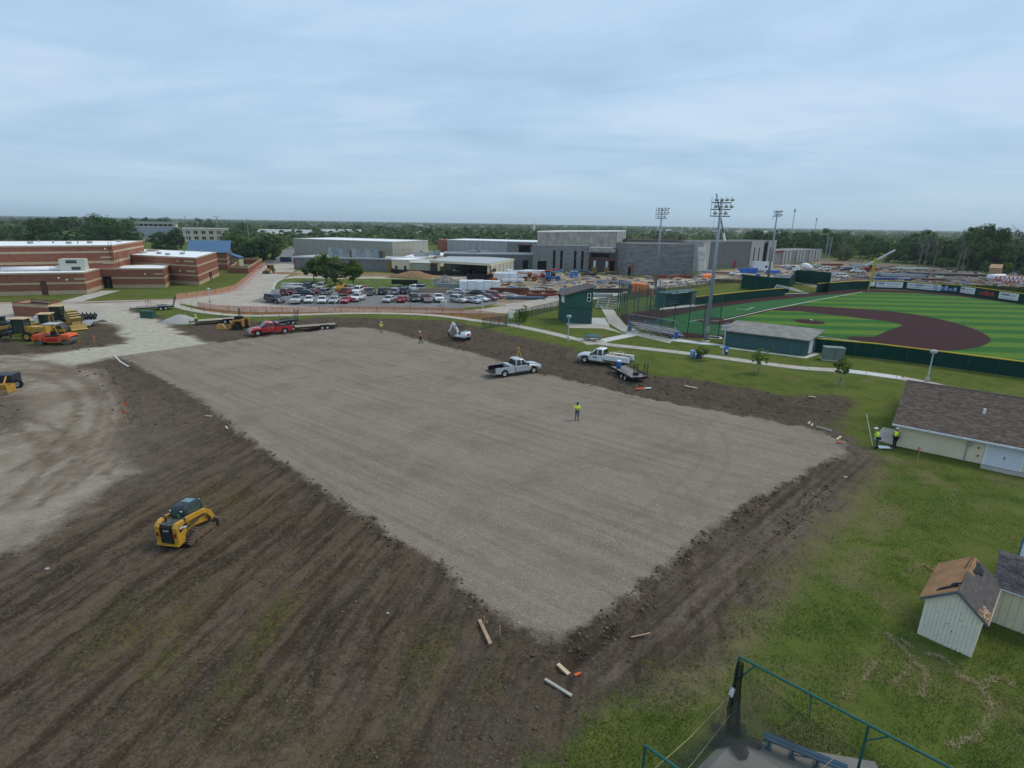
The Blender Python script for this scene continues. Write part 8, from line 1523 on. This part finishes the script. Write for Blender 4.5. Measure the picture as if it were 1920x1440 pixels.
for u,v,vt,wd,lab in ((1838,507,416,15,'tall broad tree towering over the woods at the right'),(1812,507,428,9,'second tall tree leaning on the towering one'),(1858,508,424,9,'third tall tree at the right of the towering one')): x,y=at(u,v); tree(lab,x,y,hz(u,v,vt),wd,NEARC[1],LEAF[0],None,base=.2)
for u,v,vt,wd,lab in ((1585,489,462,12,'yellow green round tree at the woods edge behind the rusty masts'),): x,y=at(u,v); tree(lab,x,y,hz(u,v,vt),wd,NEARC[2],LEAF[3],None,base=.05)
for i,(u,v,vt,lab) in enumerate(((1576,489,450,'pale dead tree behind the yellow green one'),(1718,501,452,'pale bare leaning tree in the woods, left of three'),(1728,501,443,'white bare trunk in the woods, middle of three'),(1745,502,452,'thin bare tree in the woods, right of three'),(1798,508,456,'bare grey tree left of the towering tree'),(1893,511,440,'tall bare grey tree at the right end of the woods'),(1908,512,445,'bare grey tree at the right photo edge'),(1790,506,446,'reddish bare tree top above the woods'))):
    x,y=at(u,v); h=hz(u,v,vt); t=T('dead_tree',lab,'tree',(x,y-1.5,0),rnd.uniform(0,6),'bare trees in the woods'); o=put('dead_branches',DEAD[i%3],BARKP,t); o.scale=(h*.6,h*.6,h*.98)
# far woods: one mass of small crowns to the horizon
def far_woods():
    rg=np.random.default_rng(5); _,Vc=crown_mesh(90,14,5,.24); 
    _,Vc2=crown_mesh(91,14,5,.26); out=[]
    N=9000; Y=360*np.exp(rg.uniform(0,1,N)**.8*np.log(22.)); X=(rg.uniform(-1.02,1.02,N))*Y*.98
    dens=fbm(X/260.,Y/260.,3,7); u=X/Y
    # open ground to the right of the middle; thick woods on both sides
    keep=(dens>.47)|(rg.uniform(0,1,N)<.10); opn=(u>.18)&(u<.52)&(Y>430)&(Y<2300); keep&=~(opn&(dens<.60)&(rg.uniform(0,1,N)<.95))
    blk=(u>-.2)&(u<.02)&(Y<330); keep&=~blk
    keep&=~((u<-.50)&(u>-.66)&(Y<480)) ; keep&=~((u<-.44)&(u>-.74)&(Y<400))
    for xx,yy,k in zip(X[keep],Y[keep],rg.uniform(0,1,keep.sum())):
        s=rg.uniform(4.2,8.)*(1+.25*(yy>1500)); v=(Vc if k<.5 else Vc2).copy(); a=rg.uniform(0,6.28); c_,s_=np.cos(a),np.sin(a)
        out.append(np.stack([(v[:,0]*c_-v[:,1]*s_)*s*1.05+xx,(v[:,0]*s_+v[:,1]*c_)*s*1.05+yy,v[:,2]*s*.72+s*.62],1))
    V=np.concatenate(out); nq=len(V)//4; me=D.meshes.new('far_woods'); me.vertices.add(len(V)); me.vertices.foreach_set('co',V.astype(np.float32).ravel()); me.loops.add(len(V)); me.loops.foreach_set('vertex_index',np.arange(len(V),dtype=np.int32)); me.polygons.add(nq); me.polygons.foreach_set('loop_start',np.arange(0,len(V),4,dtype=np.int32)); me.polygons.foreach_set('loop_total',np.full(nq,4,np.int32)); me.update(calc_edges=True)
    put('far_woods',me,M('far_leaf',(.10,.155,.055),.85,.5,.07,0,.1,transl=.3,island=.35,world=True),None,kind='stuff')
far_woods()
# ------------------------------------------------------------------ the town
ROOFT=[M('roof_%d'%i,c,.8,.15,1) for i,c in enumerate(((.16,.14,.13),(.24,.17,.14),(.42,.43,.43),(.12,.13,.15),(.35,.3,.26)))]; WALLT=[M('wall_%d'%i,c,.8,.1,1) for i,c in enumerate(((.55,.53,.47),(.42,.38,.3),(.62,.62,.6),(.28,.16,.12)))]
def house(label,u,v,W_,Dp,h,hr,wm,rm,ang=0,group='houses of the town',cat='house',name='house'):
    x,y=at(u,v); e=Vector((math.cos(ang),math.sin(ang))); n=Vector((-e.y,e.x)); c=Vector((x,y)); q=[c-e*W_/2,c+e*W_/2,c+e*W_/2+n*Dp,c-e*W_/2+n*Dp]
    t,qq,*_=gable_w(name,label,q,h,hr,wm,rm,cat,.4,.4); t['group']=group
    for k in range(max(2,int(W_/4))): s_=(k+.5)/max(2,int(W_/4)); on_wall(t,'window',GLASS,tuple(q[0]),tuple(q[1]),s_-.06,s_+.06,.9,2.1,.06)
    return t
for a in (('cream gabled house between the trees far left',71,448,16,10,4.0,7.,WALLT[1],ROOFT[1],.1),('brown roofed house at the far left photo edge',3,452,14,9,3.,6.,WALLT[1],ROOFT[0],0),('low house with brown roof left of the big round tree',134,448,26,9,3.,4.6,WALLT[3],ROOFT[1],.05),('pale house behind the wooden power pole',163,446.5,14,8,3,5.,WALLT[2],ROOFT[4],0),('white roofed brick hall behind the tree cluster',531,450.5,46,16,5.5,9.,WALLT[3],ROOFT[2],.03),('pale long hall behind the tan gymnasium roof',640,446,40,12,6,8.5,WALLT[0],ROOFT[2],.2),('small white house right of the long hall',690,444,16,10,4,7,WALLT[2],ROOFT[2],0),('brown roofed house behind the gymnasium right end',760,447,20,9,3.5,6,WALLT[3],ROOFT[1],0),('white gabled house behind the gymnasium right end',792,445,14,9,4,7,WALLT[2],ROOFT[4],.3),('grey gabled house left of the panelled hall',843,448,16,10,4.5,8,WALLT[2],ROOFT[3],0),('dark roofed gabled house behind the panelled hall',905,446,16,10,4.5,9,WALLT[2],ROOFT[3],.4),('brown house behind the panelled hall units',962,446,18,10,4,6,WALLT[3],ROOFT[1],0)): house(*a)
k=0
for lab,us in (('pale roofed house in the distant estate beyond the block wings',(1215,1236,1255,1270,1290,1312,1330,1342,1362,1386,1404,1418,1436,1456)),('small far house on the horizon left of the middle',(455,585,655,700,735,785,800,905,1000,1060,1120))):
    for u in us:
        v=hzv(u)+rnd.uniform(9,15) if u>1200 else hzv(u)+rnd.uniform(8,13); house(lab,u,v,rnd.uniform(14,24),12,4,8,rnd.choice(WALLT[:3]),ROOFT[k%5],rnd.uniform(-.4,.4),'distant houses '+('right' if u>1200 else 'left')); k+=1
house('white roofed house seen between trees right of the steel masts',1595,444,20,12,4,8,WALLT[2],ROOFT[2],.2)
x,y=at(1001,440); t=T('church','white church with a thin pointed steeple on the horizon','church',(x,y,0)); B().box(-6,0,0,6,14,7).build('nave',WALLT[2],t); B().prism([(-2,-2),(2,-2),(2,2),(-2,2)],0,12).build('tower',WALLT[2],t); b=B(); b.cyl((0,0,12),(0,0,24),1.8,.05,4); b.build('spire',WALLT[2],t)
# stadium stand and cream school block
x,y=at(300,468); CRM=M('cream_render',(.52,.47,.37),.85,.06,.4)
ang=.12; st_=T('stadium_stand','grey sloped stadium stand with a cream press box on top','grandstand',(*at(268,447),0),ang)
b=B()
for k in range(9): b.box(-16,k*1.6,0 if k==0 else k*1.15-1.1,46,k*1.6+1.6,k*1.15+.2)
b.build('seating_tier',M('stand_grey',(.30,.32,.34),.8,.1,.6),st_); pb=B().box(-12,14.5,8,22,18.5,13.5).build('press_box',CRM,st_); B().box(-10,14.4,10.2,20,14.5,12.).build('box_window',DARKO,st_); B().box(-13,14,13.5,23,19,14).build('roof',ROOFT[2],st_); 
for k in range(8): B().box(-9+k*4,14.35,9.,-8.4+k*4,14.45,12.6).build('mullion',CRM,st_)
sb0,sb1=Vector(at(345,453)),Vector(at(431,453)); Wd=(sb1-sb0).length; Hs=hz(345,453,427.5); cs=T('school_block','cream two storey school block with dark window pairs','building',(*sb0,0),math.atan2((sb1-sb0).y,(sb1-sb0).x)); B().box(0,0,-.2,Wd,16,Hs-.5).build('wall',CRM,cs); B().box(-.3,-.3,Hs-.5,Wd+.3,16.3,Hs).build('parapet',WALLT[2],cs)
for r in range(2):
    for k in range(6): w_=B().box(Wd*(k+.4)/6,-.1,Hs*(.16+.42*r),Wd*(k+.4)/6+2.6,.1,Hs*(.38+.42*r)).build('window',DARKO,cs); B().box(Wd*(k+.4)/6+1.2,-.14,Hs*(.16+.42*r),Wd*(k+.4)/6+1.4,-.1,Hs*(.38+.42*r)).build('mullion',CRM,w_)
for k in range(14):
    u=262+k*8+rnd.uniform(-2,2); x,y=at(u,hzv(u)+45+rnd.uniform(-.6,.6)); car(rnd.choice(('sedan','suv')),'parked car in the distant row before the stadium',rnd.choice((SILV,BLK,NAVY,WHT,GRY,RED)),x,y,R(90),group='cars in the distant row before the stadium')
sheet('stadium_lawn',[(268,480),(268,468),(345,464),(420,462),(420,478),(340,482)],.0,M('lawn_green',(.07,.125,.03),.95,.25,.2)); sheet('side_street',[(525,500),(548,500),(560,470),(545,462),(530,470),(515,485),(470,497),(430,493),(430,498),(487,502)],.0,ASPH)
sheet('pale_meadow',[(1190,437),(1420,440),(1500,441.5),(1500,437),(1380,432.5),(1200,430)],.0,M('meadow_pale',(.13,.15,.075),.95,.3,.01)); sheet('woods_meadow',[(1690,496),(1800,508),(1850,513),(1925,518),(1960,514),(1850,504),(1720,490),(1640,486),(1600,486),(1560,488),(1630,492)],.0,M('meadow_green',(.085,.11,.04),.95,.3,.1)); sheet('weedy_bank',[(1700,541),(1760,537),(1850,542),(1925,553),(1990,564),(1990,556),(1920,543),(1840,534),(1750,531),(1700,534)],.0,M('weed_green',(.05,.085,.022),.95,.4,.5))
b=B(); rg=random.Random(3)
for k in range(2600):
    u=rg.uniform(1690,1990); x,y=at(u,539+(u-1700)*.043+rg.uniform(-4,4)); s=rg.uniform(.5,1.3); a=rg.uniform(0,6.28); b.add([(x+math.cos(a)*s*.5,y+math.sin(a)*s*.5,0),(x-math.cos(a)*s*.5,y-math.sin(a)*s*.5,.05),(x-math.cos(a)*s*.2+.2,y-math.sin(a)*s*.2,s),(x+math.cos(a)*s*.3,y+math.sin(a)*s*.3,s*.9)],[(0,1,2,3)])
b.build('tall_weeds',M('weed_leaf',(.05,.085,.022),.9,.3,.5,island=.4),None,kind='stuff')
# power poles, masts
def power_pole(label,u,v,vt,wood=True,arm=True,dbl=False):
    x,y=at(u,v); h=hz(u,v,vt) if v-vt>3 else 14; t=T('power_pole',label,'utility pole',(x,y,0),.2,'utility poles'); m_=M('pole_pale',(.34,.33,.3),.9); B().cyl((0,0,-.3),(0,0,h),.26,.17,7).build('pole',m_,t)
    if arm: B().box(-2.2,-.12,h-1.,2.2,.12,h-.75).build('crossarm',m_,t)
    if arm: B().box(-.12,-.3,h-2.6,.5,.3,h-1.6).build('transformer',STEEL,t)
power_pole('leaning pale utility pole before the trees left of the round tree',162,449,405,arm=False); power_pole('short pale utility pole at the left photo edge',8,450,425,arm=False); power_pole('utility pole with crossarm left of the stadium press box',207,440,402.5); power_pole('utility pole with crossarm by the stadium press box',248,440,404)
for u,v,vt,l in ((355,464,404,'tall stadium light mast, left of the row'),(376,465,409,'stadium light mast behind the cream block, second of the row'),(412,462,404,'tall stadium light mast with crossbar, third of the row'),(468,458,410,'thin mast right of the cream block'),(466.5,446,417.,'slender pole behind the tree cluster'),(559,437,414.5,'utility pole over the white roofed hall'),(708,438,418,'utility pole over the gymnasium roof'),(768,441,424,'utility pole at the right of the gymnasium roof'),(814,441,427,'lamp mast right of the gymnasium'),(862,447,431,'lamp mast left of the panelled hall')): power_pole(l,u,v,vt,arm=(u>500 or u==412))
for u,vb,vt,l in ((1486,437,390,'tall thin lattice radio mast on the right horizon'),(1529,436,408,'short radio tower with dishes on the right horizon')):
    Y=1500.; h0=0; lo,hi=5,220; x=at_d(u,Y,20)
    for _ in range(40):
        m_=(lo+hi)/2
        if proj(x,Y,m_)[1]>vt: lo=m_
        else: hi=m_
    t=T('radio_mast',l,'radio mast',(x,Y,0)); b=B()
    for k in range(3): b.cyl((1.4*math.cos(k*2.1),1.4*math.sin(k*2.1),0),(.7*math.cos(k*2.1),.7*math.sin(k*2.1),lo),.28,.2,4)
    for k in range(14): z=lo*k/14; b.cyl((1.2,0,z),(-.8,1.,z+lo/14),.16,None,4); b.cyl((-1.2,0,z),(.8,-1.,z+lo/14),.16,None,4)
    b.build('lattice',M('mast_grey',(.2,.2,.21)),t)
    b=B(); b.box(-1.6,-1.6,lo*.86,1.6,1.6,lo*.93); b.build('antenna_ring',M('mast_grey',(.2,.2,.21)),t)
# ------------------------------------------------------------------ grass, clods and clippings near the camera
def soup(name,V,n,mat):
    nq=len(V)//n; me=D.meshes.new(name); me.vertices.add(len(V)); me.vertices.foreach_set('co',V.astype(np.float32).ravel()); me.loops.add(len(V)); me.loops.foreach_set('vertex_index',np.arange(len(V),dtype=np.int32)); me.polygons.add(nq); me.polygons.foreach_set('loop_start',np.arange(0,len(V),n,dtype=np.int32)); me.polygons.foreach_set('loop_total',np.full(nq,n,np.int32)); me.update(calc_edges=True); return put(name,me,mat,None,kind='stuff')
def gzv(x,y):
    i=np.clip(np.searchsorted(XS,x),1,len(XS)-1); j=np.clip(np.searchsorted(YS,y),1,len(YS)-1); return (ZG[j,i]+ZG[j-1,i-1])/2
def blades(name,x,y,h,mat,rg,lean=.6,wd=.016):
    n=len(x); z=gzv(x,y); a=rg.uniform(0,6.28,n); hh=h*rg.uniform(.5,1.3,n); dx_,dy_=np.cos(a),np.sin(a); l=rg.uniform(.1,lean,n)*hh; w_=wd*rg.uniform(.7,1.5,n)
    V=np.stack([np.stack([x-dy_*w_,y+dx_*w_,z-.02],1),np.stack([x+dy_*w_,y-dx_*w_,z-.02],1),np.stack([x+dx_*l,y+dy_*l,z+hh],1)],1).reshape(-1,3); return soup(name,V,3,mat)
rg=np.random.default_rng(8); n=320000; y=11+rg.uniform(0,1,n)**1.6*40; x=rg.uniform(-.1,1.25,n)*y+2
inside=(sdf(DIRT,x+(fbm(x*.55,y*.55,4,3)-.5)*3,y+(fbm(x*.55,y*.55,4,9)-.5)*3)>-.3+(rg.uniform(0,1,n)-.5)*1.5)&(fbm(x*.22,y*.22,3,95)+rg.uniform(-.25,.25,n)<.62)&(sdf(SLAB,x,y)>.1)&(fbm(x*.9,y*.9,3,19)+rg.uniform(-.12,.12,n)>.34)
for q in ([bq0,bq0+be*bL,bq0+be*bL+bn*17,bq0+bn*17],[a_,b_,b_+nn*Ld,a_+nn*Ld],[z0,z0+e2_*6.5,z0+e2_*6.5+n2_*3.6,z0+n2_*3.6]): inside&=sdf([tuple(k) for k in q],x,y,True)>.05
blades('lawn_grass',x[inside],y[inside],.085,M('grass_blade',(.125,.16,.04),.9,.3,.4,island=.5,world=True),rg,.9,.014)
n=60000; y=12+rg.uniform(0,1,n)**1.3*24; x=rg.uniform(-1.,.35,n)*y; cl=fbm(x*.7,y*.7,3,33)+.25*fbm(x*.16,y*.16,3,31); m_=(sdf(DIRT,x,y)<-.2)&(sdf(PAD,x,y)>.8)&(cl>.70)
blades('scraped_sod',x[m_],y[m_],.05,M('sod_blade',(.085,.082,.03),.95,.3,.5,island=.45,world=True),rg,1.6,.016)
hx=[]; hy=[]
for px,k in (([(1663,1190),(1690,1215),(1720,1248),(1735,1262),(1728,1308)],1500),([(1712,1230),(1698,1262),(1680,1282)],500),([(1800,1270),(1838,1290),(1858,1340),(1820,1390)],1300),([(1820,1385),(1780,1400)],350),([(1700,1070),(1730,1060),(1752,1072)],450),([(1740,1228),(1770,1235),(1800,1268)],450),([(1790,920),(1788,950)],300),([(1620,1275),(1640,1243)],450),([(1900,1285),(1870,1272),(1838,1290)],450),([(1580,1310),(1598,1298)],150),([(1690,1200),(1706,1213)],200)):
    p=np.array([at(*q) for q in smooth_px(px,8)]); i=rg.integers(0,len(p)-1,k); t_=rg.uniform(0,1,k); q=p[i]*(1-t_[:,None])+p[i+1]*t_[:,None]; s=.065*(.4+vn(q[:,0]*2,q[:,1]*2,5)*1.6); hx.append(q[:,0]+rg.normal(0,1,k)*s); hy.append(q[:,1]+rg.normal(0,1,k)*s)
hx=np.concatenate(hx); hy=np.concatenate(hy); blades('dry_clippings',hx,hy,.06,M('dry_hay',(.34,.28,.15),.9,.2,2,island=.35),rg,3.0,.014)
# clods along the windrows and over the mud
cv=[]; ico=bmesh.new(); bmesh.ops.create_icosphere(ico,subdivisions=1,radius=1); iv=np.array([q.co[:] for q in ico.verts]); ifc=np.array([[q.index for q in f.verts] for f in ico.faces]); ico.free()
def clods(name,pts,sz,mat):
    n=len(pts); V=np.repeat(iv[None],n,0)*sz[:,None,None]; V=V*rg.uniform(.6,1.35,(n,len(iv),1))*np.stack([rg.uniform(.8,1.4,n),rg.uniform(.8,1.4,n),rg.uniform(.45,.8,n)],1)[:,None,:]; V=V+np.array(pts)[:,None,:]; V=V.reshape(-1,3); F=(ifc[None]+np.arange(n)[:,None,None]*len(iv)).reshape(-1,3)
    me=D.meshes.new(name); me.vertices.add(len(V)); me.vertices.foreach_set('co',V.astype(np.float32).ravel()); me.loops.add(F.size); me.loops.foreach_set('vertex_index',F.ravel().astype(np.int32)); me.polygons.add(len(F)); me.polygons.foreach_set('loop_start',np.arange(0,F.size,3,dtype=np.int32)); me.polygons.foreach_set('loop_total',np.full(len(F),3,np.int32)); me.update(calc_edges=True); put(name,me,mat,None,kind='stuff')
P_=[];S_=[]
for px,wd,h in RIDGES:
    p=np.array([at(*q) for q in px])
    for a_0,b_0 in zip(p,p[1:]):
        L_=np.hypot(*(b_0-a_0)); k=int(L_*26*(1 if a_0[1]<60 else .35)); t_=rg.uniform(0,1,k)[:,None]; q=a_0*(1-t_)+b_0*t_+rg.normal(0,wd*.75,(k,2)); P_.append(q); S_.append(.02+.085*rg.uniform(0,1,k)**3*(1 if a_0[1]<60 else 1.3))
n=30000; y=13+rg.uniform(0,1,n)**1.3*75; x=rg.uniform(-1.,.8,n)*y; m_=(sdf(DIRT,x,y)<-.3)&(sdf(PAD,x,y)>.1)&(sdf(HAUL,x,y)>.5)&(fbm(x*.5,y*.5,3,55)>.47); P_.append(np.stack([x[m_],y[m_]],1)); S_.append((.012+.05*rg.uniform(0,1,m_.sum())**3)*np.where(y[m_]>45,2.2,1.))
P_=np.concatenate(P_); S_=np.concatenate(S_); kp=(sdf(PAD,P_[:,0],P_[:,1])>-.35+.3*(fbm(P_[:,0],P_[:,1],2,3)-.5))&(fbm(P_[:,0]*.9,P_[:,1]*.9,3,4)+rg.uniform(-.2,.2,len(P_))>.42); P_=P_[kp]; S_=S_[kp]; clods('soil_clods',np.stack([P_[:,0],P_[:,1],gzv(P_[:,0],P_[:,1])+S_*.25],1),S_,M('clod_soil',(.105,.080,.058),.95,.3,3,island=.4))
n=14000; y=20+rg.uniform(0,1,n)**1.5*40; x=rg.uniform(-.8,.8,n)*y; m_=sdf(PAD,x,y)<-.2; s=.008+.03*rg.uniform(0,1,m_.sum())**4; clods('pad_gravel_stones',np.stack([x[m_],y[m_],gzv(x[m_],y[m_])+s*.3],1),s,M('gravel_stone',(.33,.305,.27),.95,.2,3,island=.35))
# ------------------------------------------------------------------ haze
hzm=D.materials.new('haze_air'); hzm.use_nodes=True; nt=hzm.node_tree; nt.nodes.remove(nt.nodes['Principled BSDF']); pv=nt.nodes.new('ShaderNodeVolumePrincipled'); pv.inputs['Density'].default_value=HAZE_D; pv.inputs['Color'].default_value=(.82,.93,1.0,1); pv.inputs['Anisotropy'].default_value=.2; nt.links.new(pv.outputs[0],nt.nodes['Material Output'].inputs['Volume'])
if HAZE_D>0:
    hb=B().box(-8000,-8000,-1.4,8000,8000,75).build('haze',hzm,None,kind='stuff')
